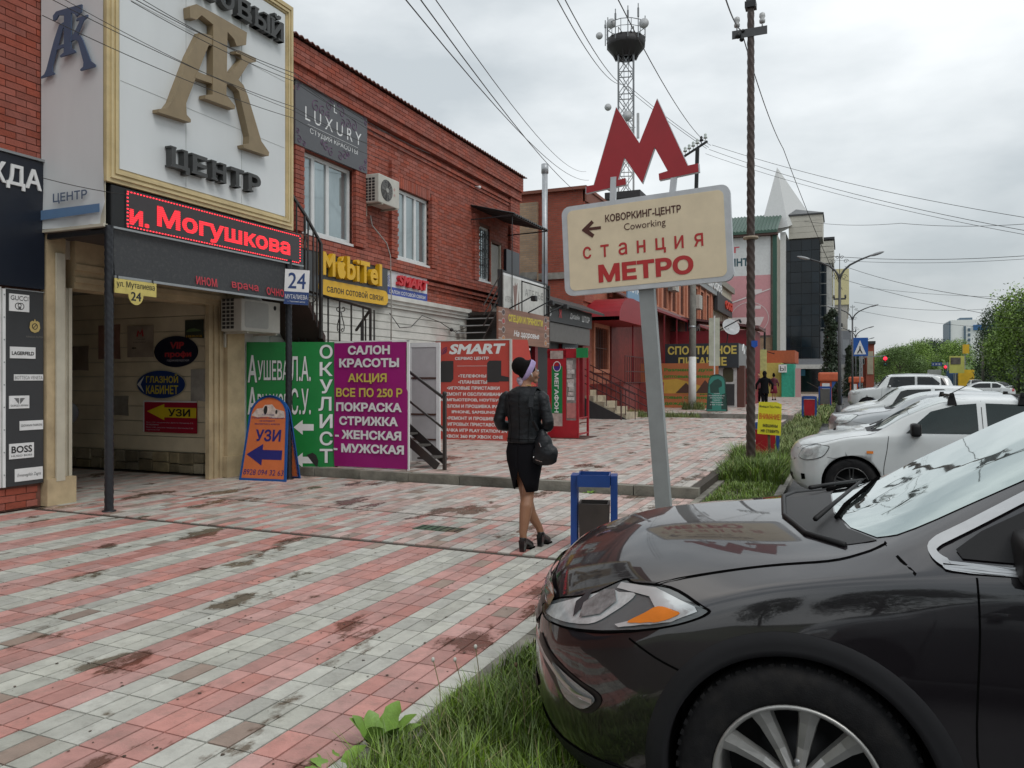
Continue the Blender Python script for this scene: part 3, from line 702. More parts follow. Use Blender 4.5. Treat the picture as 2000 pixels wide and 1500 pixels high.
q = MB(); q.add([(-8.18, 6.77, 3.43), (-8.18, 10.33, 3.43), (-8.12, 9.95, 2.84), (-8.12, 6.77, 2.84), (-8.30, 6.77, 3.43), (-8.30, 10.33, 3.43), (-8.24, 9.95, 2.84), (-8.24, 6.77, 2.84)], [(0, 1, 2, 3), (7, 6, 5, 4), (0, 4, 5, 1), (3, 2, 6, 7), (0, 3, 7, 4), (1, 5, 6, 2)]).build('screen', mat('mesh_screen', (.03, .032, .035), .6, var=.2, scale=60, dirt=.25, dirtcol=(.10, .10, .09)), lc)
MB().bar((-8.11, 6.75, 2.835), (-8.11, 9.97, 2.835), .03).bar((-8.13, 6.75, 3.435), (-8.13, 10.34, 3.44), .025).build('frame', steel, lc)
q = MB(); MQ = plane((-7.82, 0, 0), (0, 1, 0), (-.1017, 0, 1))
for s_, y, w_ in (('ином', 8.05, .38), ('врача', 8.72, .55), ('очно', 9.45, .40)): add_text(q, s_, MQ, y, 2.9, w_, .12, bold=.01, lift=.006)
q.build('lettering', mat('dim_red_led', (.22, .02, .03), .5, emit=(1, .03, .06), es=.12), lc)
cb = thing('sign_support_frame', 'dark soffit and beams holding the sign box out from the wall', 'frame', (-8.7, 8.4, 3.3))
MB().box(-9.3, -8.46, 6.70, 10.1, 3.40, 3.43).build('soffit', mat('soffit_dark', (.06, .05, .045), .7), cb)
for y in (6.72, 8.4, 10.05): MB().bar((-9.3, y, 3.38), (-8.2, y, 3.38), .05).build('beam', iron, cb)
# twisted posts
def twisted(name, lab, x, y, z0, z1, r0, r1, turns, m, grp=None, lobes=4):
    t = thing(name, lab, 'post', (x, y, z0), group=grp); q = MB(); n = 24; K_ = int((z1 - z0) * 34); vs = []
    for i in range(K_ + 1):
        f = i / K_; z = z0 + (z1 - z0) * f; r = r0 + (r1 - r0) * f; ph = f * turns * 2 * math.pi
        for k in range(n):
            a = 2 * math.pi * k / n; rr = r * (1 - .15 * abs(math.sin(lobes / 2 * (a + ph))) ** 1.5); vs.append((x + rr * math.cos(a), y + rr * math.sin(a), z))
    q.add(vs, [(i * n + k, i * n + (k + 1) % n, (i + 1) * n + (k + 1) % n, (i + 1) * n + k) for i in range(K_) for k in range(n)], True)
    q.build('shaft', m, t, normals=False); return t
blk = mat('black_twisted_iron', (.025, .027, .032), .38, bump=.1, metal=.3)
tp = twisted('twisted_post', 'left black twisted iron post holding up the sign box, nearer the brand board', XS - .02, 6.72, 0, 3.45, .055, .055, 9, blk, 'posts of the sign box')
MB().lathe([(.0, .012), (.08, .012), (.08, 0)], Matrix.Translation((XS - .02, 6.72, .001)), 16).build('foot', iron, tp)
tp = twisted('twisted_post', 'right black twisted iron post behind the orange board, topped by the blue number plate', -8.16, 10.02, 0, 3.5, .055, .055, 9, blk, 'posts of the sign box')
MB().lathe([(.0, .012), (.08, .012), (.08, 0)], Matrix.Translation((-8.16, 10.02, .001)), 16).build('foot', iron, tp)

# ================================================================ SIGNS ON THE NEAR BUILDING
def sign(name, lab, M, w, h, m, d=.03, cat='sign', loc=None):
    t = thing(name, lab, cat, tuple(M.translation)); panel(MB(), M, 0, w, 0, h, d).build('board', m, t); return t
XP = lambda y, z, X=-9.2: plane((X, y, z), (0, 1, 0))
navy = flat('navy_black', (.012, .016, .026), .3); wl = flat('white_letter', (.72, .73, .73), .4)
M = XP(-1.0, 2.72, -9.23); t = sign('clothing_shop_sign', 'black fascia sign with white letters above the brand board at the left edge', M, 7.67, 1.58, navy, .07)
q = MB(); add_text(q, 'ОДЕЖДА', M, 6.25, 1.17, 1.37, .30, bold=.02, ext=.01); q.build('lettering', wl, t)
MB().box(-9.3, -9.20, -1, 6.68, 4.31, 4.34).build('top_rail', steel, t)
M = XP(6.19, .30, -9.25); t = sign('brand_board', 'tall charcoal board with small white fashion name plates beside the passage', M, .48, 2.38, flat('charcoal_board', (.035, .037, .04), .45), .04, 'board')
MB().box(-9.29, -9.24, 6.15, 6.185, .30, 2.68).build('edge_strip', wl, t)
MB().bar((-9.25, 6.18, 2.685), (-9.25, 6.68, 2.685), .012).build('top_edge', steel, t)
MB().box(-9.29, -9.25, 5.4, 6.14, .3, 2.7).build('side_board', mat('pale_board', (.6, .6, .58), .5), t)
for k in range(9): MB().sphere((-9.235, 6.167, .45 + k * .27), .008, 8).build('rivet', steel, t)
inkb = flat('print_black', (.015, .015, .016), .5); inkg = flat('print_gold', (.5, .38, .14), .5)
def plate(u, v, w_, h_):
    p = MB(); panel(p, M, u, u + w_, v, v + h_, .008, .009); return p.build('name_plate', wl, t)
L2 = M @ Matrix.Translation((0, 0, .009))
p = plate(.04, 2.12, .25, .21); q = MB(); add_text(q, 'GUCCI', L2, .055, 2.255, .22, .055)
for cx, a0, a1 in ((.150, 20, 320), (.182, -140, 160)):
    ring_poly(q, ell(cx, 2.185, .042, .042, 20, a0, a1), ell(cx, 2.185, .034, .034, 20, a0, a1), L2 @ Matrix.Translation((0, 0, .003 + .0003 * (cx > .16))))
q.poly([(.155, 2.18), (.178, 2.18), (.166, 2.155)], L2 @ Matrix.Translation((0, 0, .0036))); q.build('lettering', inkb, p)
q = MB(); q.poly([(.29, 1.93), (.30, 2.0), (.33, 2.02), (.345, 2.01), (.36, 2.045), (.375, 2.01), (.39, 2.02), (.42, 2.0), (.43, 1.93), (.41, 1.89), (.36, 1.87), (.31, 1.89)], L2 @ Matrix.Translation((0, 0, .002))); q.build('crest', inkg, t)
q = MB(); ring_poly(q, ell(.36, 1.95, .038, .04, 16), ell(.36, 1.95, .028, .03, 16), L2 @ Matrix.Translation((0, 0, .003))); q.poly([(.335, 1.93), (.345, 1.93), (.385, 1.97), (.375, 1.975)], L2 @ Matrix.Translation((0, 0, .0034))); q.build('crest_line', inkb, t)
q = MB(); add_text(q, 'KINGUS KUTER', L2, .25, 1.81, .22, .02); q.build('lettering', flat('print_grey', (.18, .17, .15)), t)
p = plate(.05, 1.55, .32, .14); q = MB(); add_text(q, 'LAGERFELD', L2, .07, 1.59, .28, .045, bold=.03); q.build('lettering', inkb, p)
p = plate(.10, 1.28, .37, .075); q = MB(); add_text(q, 'BOTTEGA VENETA', L2, .11, 1.295, .35, .042, bold=-.008); q.build('lettering', flat('print_dim', (.12, .12, .12)), p)
p = plate(.04, .94, .25, .155); q = MB(); add_text(q, 'GIORGIO ARMANI', L2, .055, .965, .22, .022)
for k in range(6):
    w_ = .062 - k * .010
    for s_ in (-1, 1): q.poly([(.165 + s_ * .006 + (0 if s_ > 0 else -w_), 1.065 - k * .012), (.165 + s_ * .006 + (w_ if s_ > 0 else 0), 1.065 - k * .012), (.165 + s_ * .006 + (w_ - .006 if s_ > 0 else 0), 1.072 - k * .012 - .014), (.165 + s_ * .006 + (0 if s_ > 0 else -w_ + .006), 1.072 - k * .012 - .014)], L2 @ Matrix.Translation((0, 0, .003)))
q.build('lettering', inkb, p)
p = plate(.17, .67, .30, .115); q = MB(); add_text(q, 'GIOVANNI FABRONI', L2, .185, .715, .27, .028); q.build('lettering', inkb, p)
p = plate(.04, .33, .31, .185); q = MB(); add_text(q, 'BOSS', L2, .065, .40, .26, .085, bold=.025); add_text(q, 'HUGO BOSS', L2, .065, .355, .26, .022); q.build('lettering', inkb, p)
p = plate(.11, .05, .355, .155); q = MB(); add_text(q, 'Ermenegildo Zegna', L2, .135, .095, .30, .05, shear=.2); q.build('lettering', flat('print_dim', (.12, .12, .12)), p)

M = plane((-9.2, 11.48, 5.89), (0, 1, 0)); gs = flat('sign_grey', (.085, .088, .098), .4, dirt=.1)
t = sign('beauty_studio_sign', 'grey billboard with white serif lettering and purple scrolls above the upper window', M, 2.32, 1.29, gs, .05)
q = MB(); add_text(q, 'L U X U R Y', M, .28, .52, 1.82, .25, res=3); add_text(q, 'L', M, 1.16, .93, .10, .15); add_text(q, 'СТУДИЯ КРАСОТЫ', M, .42, .29, 1.55, .12)
panel(q, M, .35, 1.98, .452, .458, .001, .003); q.build('lettering', wl, t)
pu = flat('scroll_purple', (.16, .035, .16), .5); q = MB(); Mz = M @ Matrix.Translation((0, 0, .004))
def scroll(cx, cy, s, fx=1, fy=1):
    pts = [(cx + fx * s * (.1 + .09 * a) * math.cos(a * 1.1), cy + fy * s * (.1 + .09 * a) * math.sin(a * 1.1)) for a in [i * .4 for i in range(20)]]
    q.tube([M @ Vector((x, y, .004)) for x, y in pts], .008 * max(.6, s * 2), 4)
for s_ in (-1, 1):
    for cx, cy, s in ((.62, .86, .16), (.42, .83, .14), (.24, .80, .11), (.20, 1.0, .14), (.10, 1.13, .09), (.30, .18, .12), (.15, .12, .12), (.42, .22, .07)): scroll(1.21 + s_ * cx, cy, s, s_, 1)
    for yy in (0, 1.29): 
        for (dx, dy, s) in ((.10, .1, .1), (.06, .24, .07), (.24, .06, .07)): scroll(1.16 + s_ * (1.16 - dx), yy + (dy if yy == 0 else -dy), s, -s_, 1 if yy == 0 else -1)
q.build('ornament', pu, t)

M = plane((-9.16, 11.5, 3.16), (0, 1, 0))
t = sign('phone_shop_sign', 'dark sign with raised yellow letters and an apple shape above the stair railing', M, 3.03, 1.02, flat('graphite', (.05, .056, .062), .4), .08)
ye = flat('letter_yellow', (.72, .42, .015), .4); yo = flat('letter_orange', (.62, .27, .01), .4)
for ch, x_, w_, h_ in (('M', .60, .38, .44), ('b', 1.37, .29, .46), ('i', 1.70, .10, .44), ('T', 1.84, .33, .44), ('e', 2.19, .29, .33), ('l', 2.53, .10, .46)):
    q = MB(); add_text(q, ch, M, x_, .41, w_, h_, ext=.055, bold=.03 if ch not in 'il' else .01, lift=.005); q.build('letter', ye, t)
q = MB(); q.poly([(1.17, .40), (1.21, .42), (1.25, .40), (1.29, .44), (1.33, .52), (1.315, .56), (1.28, .58), (1.275, .63), (1.29, .67), (1.315, .69), (1.28, .725), (1.24, .73), (1.19, .715), (1.14, .73), (1.09, .715), (1.06, .67), (1.055, .60), (1.075, .50), (1.11, .43)], M @ Matrix.Translation((0, 0, .11)), .10)
q.poly([(1.18, .74), (1.19, .80), (1.23, .84), (1.26, .85), (1.25, .79), (1.22, .75)], M @ Matrix.Translation((0, 0, .11)), .10); q.build('fruit_shape', ye, t)
q = MB(); q.poly(rrect(.60, 3.0, .03, .34, .14), M @ Matrix.Translation((0, 0, .03)), .03); q.build('yellow_strip', ye, t)
q = MB(); add_text(q, 'салон сотовой связи', M, .82, .11, 1.98, .15, lift=.034, bold=.01); q.build('lettering', flat('print_brownblack', (.04, .03, .02)), t)

M = plane((-9.2, 14.56, 3.44), (0, 1, 0)); t = sign('phone_salon_sign', 'white sign with raised red slanted letters over a blue strip beside the yellow-lettered sign', M, 1.78, .55, flat('sign_white', (.66, .68, .70), .4), .05)
rl = flat('letter_red', (.55, .02, .03), .4); q = MB(); add_text(q, 'SMART', M, .34, .24, 1.30, .24, ext=.045, bold=.04, shear=.25); q.build('lettering', rl, t)
q = MB(); panel(q, M, 0, 1.78, 0, .19, .004, .004); bs = q.build('blue_strip', flat('strip_blue', (.03, .07, .36), .4), t)
q = MB(); add_text(q, 'САЛОН СОТОВОЙ СВЯЗИ', M, .08, .05, 1.6, .10, lift=.009, bold=.02); q.build('lettering', wl, bs)
q = MB()
for r_ in (.05, .085, .12): ring_poly(q, ell(.12, .33, r_, r_, 12, 90, 270), ell(.12, .33, r_ - .015, r_ - .015, 12, 90, 270), M @ Matrix.Translation((0, 0, .004)))
q.build('wave_symbol', flat('strip_blue', (.03, .07, .36)), t)

# street plates
t = thing('street_name_plate', 'polished gold street name plate with a round lower lobe hanging under the display', 'sign', (-8.1, 7.04, 2.72)); M = plane((-8.08, 6.73, 2.64), (0, 1, 0))
brass = mat('brass', (.62, .50, .16), .28, metal=.75, var=.15, scale=9)
q = MB(); q.poly([(0, 0)] + [(0, 0), (.19, 0)][1:] + ell(.31, .0, .11, .125, 14, 180, 360) + [(.62, 0), (.62, .175), (0, .175)], M, .012); q.build('plate', brass, t)
q = MB(); add_text(q, 'ул. Муталиева', M, .03, .06, .56, .095); add_text(q, '24', M, .235, -.075, .15, .11, bold=.02); q.build('lettering', inkb, t)
MB().bar((-8.085, 6.78, 2.80), (-8.085, 6.78, 2.86), .01).bar((-8.085, 7.3, 2.80), (-8.085, 7.3, 2.86), .01).build('hanger', iron, t)
M = plane((-8.105, 9.83, 2.78), (.30, .21, 0)) @ Matrix.Rotation(R(-2.5), 4, 'Z') @ Matrix.Diagonal((.87, 1, 1, 1))
t = thing('house_number_plate', 'white and blue house number plate fixed to the right twisted post', 'sign', (-8.04, 9.93, 2.8))
panel(MB(), M, 0, .43, .0, .55, .01).build('plate', wl, t); q = MB(); panel(q, M, 0, .43, 0, .2, .002, .003); bs = q.build('blue_band', flat('plate_blue', (.02, .05, .17), .35), t)
q = MB(); add_text(q, '24', M, .06, .25, .31, .25, bold=.01); q.build('lettering', flat('plate_blue', (.02, .05, .17)), t)
q = MB(); add_text(q, 'МУТАЛИЕВА', M, .02, .085, .39, .07, lift=.006); add_text(q, 'г. Торговый центр', M, .07, .03, .30, .028, lift=.006); q.build('lettering', wl, bs)

# inside the passage
YP = lambda x, z, Y=9.945: plane((x, Y, z), (1, 0, 0))
def oval(mb, cx, cy, rx, ry, M, d=.01, l=0.): mb.poly(ell(cx, cy, rx, ry, 40), M @ Matrix.Translation((0, 0, l)), d)
M = YP(-10.97, 1.80, 9.93); t = thing('oval_hairdresser_sign', 'dark oval sign with red lettering, upper one on the passage wall', 'sign', (-10.5, 9.93, 1.8))
q = MB(); oval(q, .495, .265, .495, .265, M); q.build('board', flat('oval_navy', (.01, .012, .03), .35), t)
q = MB(); add_text(q, 'VIP', M, .36, .31, .32, .12, bold=.04, shear=.1); add_text(q, 'профи', M, .25, .15, .60, .12, bold=.04); q.build('lettering', flat('oval_red', (.5, .04, .05)), t)
q = MB(); add_text(q, 'парикмахерская', M, .30, .085, .5, .045); q.build('small_lettering', flat('oval_pale', (.5, .5, .55)), t)
M = YP(-11.39, 1.25, 9.93); t = thing('oval_eye_clinic_sign', 'blue oval sign with yellow lettering and a white arrow, lower one on the passage wall', 'sign', (-10.8, 9.93, 1.25))
q = MB(); oval(q, .575, .255, .575, .255, M); q.build('board', flat('oval_cream', (.45, .42, .28)), t)
q = MB(); oval(q, .575, .255, .555, .237, M, .004, .004); bs = q.build('face', flat('oval_blue', (.012, .04, .17), .35), t)
q = MB(); add_text(q, 'ГЛАЗНОЙ', M, .24, .28, .74, .15, lift=.009, bold=.02); add_text(q, 'КАБИНЕТ', M, .24, .09, .74, .15, lift=.009, bold=.02); q.build('lettering', flat('oval_yellow', (.62, .5, .03)), bs)
q = MB(); q.poly([(.03, .255), (.2, .40), (.11, .255), (.2, .11)], M @ Matrix.Translation((0, 0, .009))); q.build('arrow', wl, bs)
M = YP(-11.2, .68, 9.93); t = thing('ultrasound_poster', 'dark red poster with a yellow arrow, lowest on the passage wall', 'poster', (-10.6, 9.93, .68))
q = MB(); panel(q, M, 0, 1.2, 0, .52, .008); q.build('sheet', flat('poster_red', (.33, .008, .03), .4), t)
q = MB(); panel(q, M, -.02, 1.2, .52, .545, .008); panel(q, M, -.025, 0, 0, .52, .008); q.build('white_edge', wl, t)
q = MB(); q.poly([(.06, .36), (.47, .49), (.47, .43), (1.19, .43), (1.19, .26), (.47, .26), (.47, .21)], M @ Matrix.Translation((0, 0, .003))); ar = q.build('arrow', flat('arrow_yellow', (.68, .52, .02)), t)
q = MB(); add_text(q, 'УЗИ', M, .56, .28, .50, .13, lift=.007, bold=.03); q.build('lettering', inkb, ar)
q = MB()
for i, s_ in enumerate(['Врач УЗИ, хирургия (к.р. Дельта) Фатимова З.В.', 'исследование', 'Врач УЗИ, (акушер-гинеколог) Фатимова С.М.', 'отделение УЗИ']): add_text(q, s_, M, .05, .155 - i * .043, .024 * len(s_) if len(s_) < 20 else 1.08, .028)
q.build('small_lettering', flat('oval_pale', (.5, .5, .55)), t)
t = thing('metro_poster', 'pale poster with a red letter M over an arrow on the passage wall', 'poster', (-11.5, 9.94, 2.0)); M = YP(-11.62, 1.98, 9.94)
q = MB(); panel(q, M, 0, .62, 0, .55, .004); q.build('sheet', mat('old_paper', (.36, .30, .24), .7, dirt=.3), t)
q = MB(); q.poly(scaled([(0, 0), (.2, .85), (.5, .4), (.8, 1), (1, 0), (.75, 0), (.7, .5), (.5, .15), (.3, .5), (.25, 0)], .22, .36, .18, .14), M @ Matrix.Translation((0, 0, .003))); q.build('letter', flat('oval_red', (.5, .04, .05)), t)
q = MB(); add_text(q, 'СТАНЦИЯ', M, .2, .30, .22, .02); add_text(q, 'КОВОРКИНГ', M, .15, .25, .3, .02); q.poly(scaled(ARROW_L, .1, .14, .12, .04), M @ Matrix.Translation((0, 0, .003))); q.build('lettering', inkb, t)
for x0, w_, z0, h_, lab, c_ in ((-12.35, .55, 1.95, .62, 'faded pink notice to the left of the small poster with the red letter', (.30, .17, .13)), (-13.1, .5, 1.75, .45, 'dim paper notice furthest left on the passage wall', (.28, .22, .17)), (-9.98 - .3, .42, 2.28, .32, 'dark photo flyer of a car above the upper oval sign', (.03, .04, .03)), (-10.15, .32, 1.22, .55, 'torn white paper stuck beside the moulding right of the blue oval', (.40, .38, .34)), (-12.2, .6, .95, .35, 'big faint arrow-shaped notice left of the blue oval', (.26, .24, .2))):
    t = thing('wall_notice', lab, 'notice', (x0, 9.945, z0)); M = YP(x0, z0, 9.945 if x0 > -11 else 9.948)
    q = MB(); q.poly([(0, 0), (w_ * .5, h_ * .03), (w_, 0), (w_ * .97, h_ * .6), (w_, h_), (0, h_ * .98)], M, .004); q.build('sheet', mat('paper_%d' % int(-x0 * 10), c_, .7, dirt=.3, var=.2), t)
    if 'flyer' in lab:
        q = MB(); q.poly(scaled([(0, .3), (.2, .55), (.5, .6), (.95, .35), (1, .2), (0, .1)], .04, .1, .32, .12), M @ Matrix.Translation((0, 0, .003))); q.build('car_picture', flat('flyer_green', (.10, .16, .06)), t)
        q = MB(); add_text(q, '8 928 091-01-08', M, .03, .02, .35, .035); q.build('lettering', ye, t)
t = thing('traffic_mirror', 'black round mirror back sticking out behind the left passage pilaster', 'mirror', (-9.35, 7.14, 1.05))
MB().lathe([(0, 0), (.08, .012), (.13, .03), (.14, .045), (.13, .05), (0, .03)], plane((-9.42, 7.12, 1.15), (0, 1, 0)), 24).build('disc', black, t)

# ================================================================ THE SIGN WITH THE RED LETTER
acry = flat('sign_cream', (.74, .63, .44), .35, dirt=.02, dirtcol=(.4, .32, .22)); alum = mat('brushed_aluminium', (.52, .54, .56), .4, metal=.3)
MR = plane((-1.53, 6.35, 2.73), (math.cos(R(2.6)), -.02, math.sin(R(2.6))))
ms = thing('metro_sign', 'cream rounded sign on a leaning grey pole with a big red letter standing on top', 'sign', (-1.36, 6.4, 0))
q = MB(); q.poly(rrect(-.71, .71, -.385, .385, .07), MR, .05); q.build('frame', alum, ms)
q = MB(); q.poly(rrect(-.66, .66, -.345, .345, .05), MR @ Matrix.Translation((0, 0, .003)), .003); face = q.build('face', acry, ms)
br_ = flat('print_brown', (.075, .02, .012), .5); rd = flat('print_red', (.46, .025, .025), .45)
q = MB(); add_text(q, 'КОВОРКИНГ-ЦЕНТР', MR, -.32, .195, .64, .075, bold=.022, lift=.006)
add_text(q, 'Coworking', MR, -.16, .10, .35, .075, lift=.006)
q.poly([(-.53, .17), (-.44, .24), (-.42, .215), (-.465, .18), (-.36, .18), (-.36, .155), (-.465, .155), (-.42, .115), (-.44, .09), (-.53, .16)], MR @ Matrix.Translation((0, 0, .006))); q.build('lettering', br_, face)
q = MB(); s_ = 'станция'
for i, ch in enumerate(s_):
    q = MB(); w_ = .074; add_text(q, ch, MR, -.53 + i * .157, -.085 if ch != 'ц' else -.105, w_ if ch != 'ц' else .085, .105 if ch != 'ц' else .125, lift=.006, bold=.01); q.build('red_letter', rd, face)
q = MB(); add_text(q, 'МЕТРО', MR, -.40, -.30, .80, .155, bold=.055, lift=.006); q.build('bold_red_lettering', rd, face)
Mp = [(-1.77, 3.89), (-1.57, 3.56), (-1.42, 3.91), (-1.165, 3.325), (-1.08, 3.335), (-1.075, 3.265), (-1.40, 3.23), (-1.405, 3.285), (-1.33, 3.30), (-1.44, 3.51), (-1.545, 3.22), (-1.70, 3.455), (-1.755, 3.27), (-1.69, 3.28), (-1.685, 3.225), (-2.04, 3.185), (-2.04, 3.245), (-1.97, 3.25)]
MM = plane((0, 6.33, 0), (1, -.02, 0)); q = MB(); q.poly(Mp, MM @ Matrix.Translation((0, 0, 0)), .035); q.build('letter_edge', alum, ms)
q = MB(); cx_, cz_ = -1.56, 3.42; q.poly([(cx_ + (x - cx_) * .985, cz_ + (z - cz_) * .985) for x, z in Mp], MM @ Matrix.Translation((0, 0, .003)), .0025); q.build('letter', flat('letter_crimson', (.36, .016, .024), .4), ms)
pg_ = mat('pole_grey', (.27, .29, .29), .45, var=.08, dirt=.12)
MB().bar((-1.53, 6.42, 2.5), (-1.33, 6.42, -.1), .125, .08).build('pole', pg_, ms)
MB().bar((-1.80, 6.37, 3.05), (-1.79, 6.37, 3.3), .05, .03).bar((-1.30, 6.37, 3.08), (-1.28, 6.37, 3.28), .05, .03).build('bracket', alum, ms)
MB().box(-1.50, -1.18, 6.3, 6.55, -.05, .01).build('base', concrete, ms)

# ================================================================ TALL TWISTED POST WITH INSULATORS
brn = mat('brown_twisted_metal', (.055, .038, .032), .42, metal=.2, bump=.2, var=.25, dirt=.2, dirtcol=(.14, .1, .07))
pt = twisted('twisted_wire_post', 'tall brown twisted post in the grass beside the yellow warning sign carrying insulators', -1.46, 13.67, 0, 9.5, .082, .056, 15, brn)
MB().lathe([(.06, -.03), (.12, -.02), (.13, 0), (.12, .02), (.06, .03)], Matrix.Translation((-1.46, 13.67, 3.98)), 20).build('collar', mat('ring_tan', (.30, .24, .17), .5), pt)
MB().box(-1.76, -1.19, 13.62, 13.67 - .06, 7.36, 7.50).build('crossarm', mat('weathered_bar', (.07, .072, .075), .5), pt)
for x in (-1.68, -1.27):
    ii = MB(); ii.tube([(x, 13.62, 7.5), (x, 13.62, 7.56)], .012, 6); ii.lathe([(0, .0), (.045, .0), (.05, .04), (.035, .07), (.05, .10), (.045, .15), (.02, .17), (0, .17)], Matrix.Translation((x, 13.62, 7.56)), 14); ii.build('insulator', mat('porcelain', (.45, .46, .46), .3), pt)
MB().sphere((-1.66, 13.6, 7.40), .05).sphere((-1.58, 13.6, 7.47), .03).sphere((-1.60, 13.6, 7.33), .04).build('clamp', black, pt)
MB().box(-1.53, -1.39, 13.6, 13.74, 7.95, 9.5).build('sleeve', mat('weathered_bar', (.07, .072, .075), .5), pt)
MB().box(-1.55, -1.37, 13.58, 13.76, 7.85, 7.95).build('sleeve_collar', iron, pt)
q = MB(); q.poly([(0, .03), (.05, 0), (.1, .03), (.1, .12), (0, .12)], plane((-1.44, 13.575, 2.12), (1, 0, 0)), .004); q.build('blue_sticker', flat('sticker_blue', (.01, .08, .4)), pt)
# yellow warning sign on a stake
t = thing('warning_sign', 'yellow warning sign on a wooden stake beside the tall twisted post', 'sign', (-1.27, 14.5, 0))
M = plane((-1.44, 14.5, .62), (1, .05, -.05), (0.04, 0, 1)); yl = flat('warning_yellow', (.72, .66, .03), .45)
q = MB(); q.poly([(0, 0), (.40, -.005), (.39, .55), (.30, .585), (0, .57)], M, .006); q.build('board', yl, t)
q = MB(); add_text(q, 'Въезд в ТЦ «ТАК»', M, .02, .47, .35, .045, bold=.02); add_text(q, 'машины', M, .09, .13, .25, .055, bold=.02); add_text(q, 'не ставить', M, .06, .035, .31, .055, bold=.02); q.build('lettering', inkb, t)
q = MB(); add_text(q, 'ВНИМАНИЕ!', M, .02, .27, .36, .10, bold=.02); q.build('red_lettering', flat('warn_red', (.6, .05, .02)), t)
MB().bar((-1.25, 14.54, .75), (-1.22, 14.56, -.05), .045, .02).build('stake', mat('old_wood', (.12, .08, .05), .8, scale=10, var=.4), t)

# ================================================================ BINS
blue = mat('bin_blue', (.012, .06, .26), .4, var=.1, dirt=.15); blueh = flat('handle_blue', (.01, .05, .22))
def bin_(x, y, z, rz, lab, body, frame, drop=0., w=.46, h=.74):
    t = thing('litter_bin', lab, 'litter bin', (x, y, z), rz, 'litter bins on posts along the pavement'); L = dict(local=True)
    for s_ in (-1, 1): MB().box(s_ * w / 2 - .03, s_ * w / 2 + .03, -.11, -.05, 0, h).box(s_ * w / 2 - .03, s_ * w / 2 + .03, .05, .11, 0, h).box(s_ * w / 2 - .03, s_ * w / 2 + .03, -.05, .05, h - .09, h - .0).build('post', frame, t, **L)
    r = MB(); a, b = w / 2 - .035, .15
    r.box(-a, a, -b - .012, -b, h - .10, h + .01).box(-a, a, b, b + .012, h - .10, h + .01).box(-a, -a + .012, -b, b, h - .10, h + .01).box(a - .012, a, -b, b, h - .10, h + .01); r.build('rim', frame, t, **L)
    c = MB(); a -= .015; z0, z1 = .14 - drop, h - .12 - drop * 1.4
    vs = [(sx * a * k, sy * .13 * k, zz) for zz, k in ((z0, .96), (z1, 1.06)) for sx, sy in ((-1, -1), (1, -1), (1, 1), (-1, 1))] + [(sx * (a - .01), sy * .12, z1) for sx, sy in ((-1, -1), (1, -1), (1, 1), (-1, 1))] + [(sx * (a - .01) * .86, sy * .12 * .86, z0 + .02) for sx, sy in ((-1, -1), (1, -1), (1, 1), (-1, 1))]
    c.add(vs, [(3, 2, 1, 0)] + [(i, (i + 1) % 4, (i + 1) % 4 + 4, i + 4) for i in range(4)] + [(i + 4, (i + 1) % 4 + 4, (i + 1) % 4 + 8, i + 8) for i in range(4)] + [(i + 8, (i + 1) % 4 + 8, (i + 1) % 4 + 12, i + 12) for i in range(4)] + [(12, 13, 14, 15)])
    c.build('basket', body, t, **L); return t
binb = mat('bin_brown', (.045, .038, .034), .5, var=.2, dirt=.3, dirtcol=(.1, .08, .06))
bin_(-2.17, 7.05, 0, R(14), 'blue-framed litter bin with a hanging dark box between the woman and the black car', binb, blue, .1, .37, .70)
bin_(-1.22, 31.0, .1, R(6), 'red litter bin with a blue frame in the middle of the far pavement edge', redp, blue, 0, .46, .85)
bin_(-.95, 43.5, .15, R(6), 'dark grey litter bin under the orange box near the portico', mat('bin_grey', (.10, .095, .09), .5), blue, 0, .55, 1.05)
bin_(-1.40, 15.6, 0, R(6), 'red litter bin hidden behind the yellow warning sign', redp, blue, 0, .45, .75)
bin_(-.45, 52.0, .1, R(6), 'red litter bin left of the first lamp post', redp, blue, 0, .5, .9)

# ================================================================ BANNERS ON THE STEP
grn = flat('banner_green', (.01, .21, .045), .4); mag = flat('banner_magenta', (.30, .008, .16), .4, scale=2)
M = plane((-9.27, 10.30, .12), (1.39, .56, 0)) @ Matrix.Translation((-.18, 0, 0)) ; t = thing('oculist_banner', 'green board with white names and arrows behind the orange pavement board', 'banner', (-8.7, 10.86, 0))
q = MB(); panel(q, M, .18, 1.69, -.08, 2.10, .03); q.build('board', grn, t)
q = MB(); edge = flat('banner_shadow_black', (.01, .05, .02))
def shadowed(s_, x, y, w_, h_, b=.03): add_text(q2, s_, M, x + .006, y - .008, w_, h_, bold=b + .015, lift=.0025); add_text(q, s_, M, x, y, w_, h_, bold=b, lift=.0045)
q2 = MB()
shadowed('А', .20, 1.42, .16, .46, .02); shadowed('УШЕВА', .37, 1.46, .52, .33, .01); shadowed('Л.А.', .93, 1.44, .34, .42, .01)
shadowed('А', .20, .88, .16, .46, .02); shadowed('РЧАКОВ', .37, .90, .52, .33, .01); shadowed('С.У.', .93, .88, .34, .44, .01)
for i, ch in enumerate('ОКУЛИСТ'): shadowed(ch, 1.42 if ch != 'Л' else 1.40, 1.82 - i * .292 - (.0), .22, .235, .02)
for y in (.54, -.04 + .03): q.poly(scaled(ARROW_L, .98, y, .34, .25), M @ Matrix.Translation((0, 0, .0045)))
q2.build('letter_shadow', edge, t); q.build('lettering', wl, t)
q = MB(); q.poly([(1.20, .20), (1.30, .24), (1.36, .20), (1.40, .10), (1.38, -.01), (1.30, .07)], M @ Matrix.Translation((0, 0, .006))); q.build('torn_patch', flat('torn_black', (.02, .02, .02)), t)
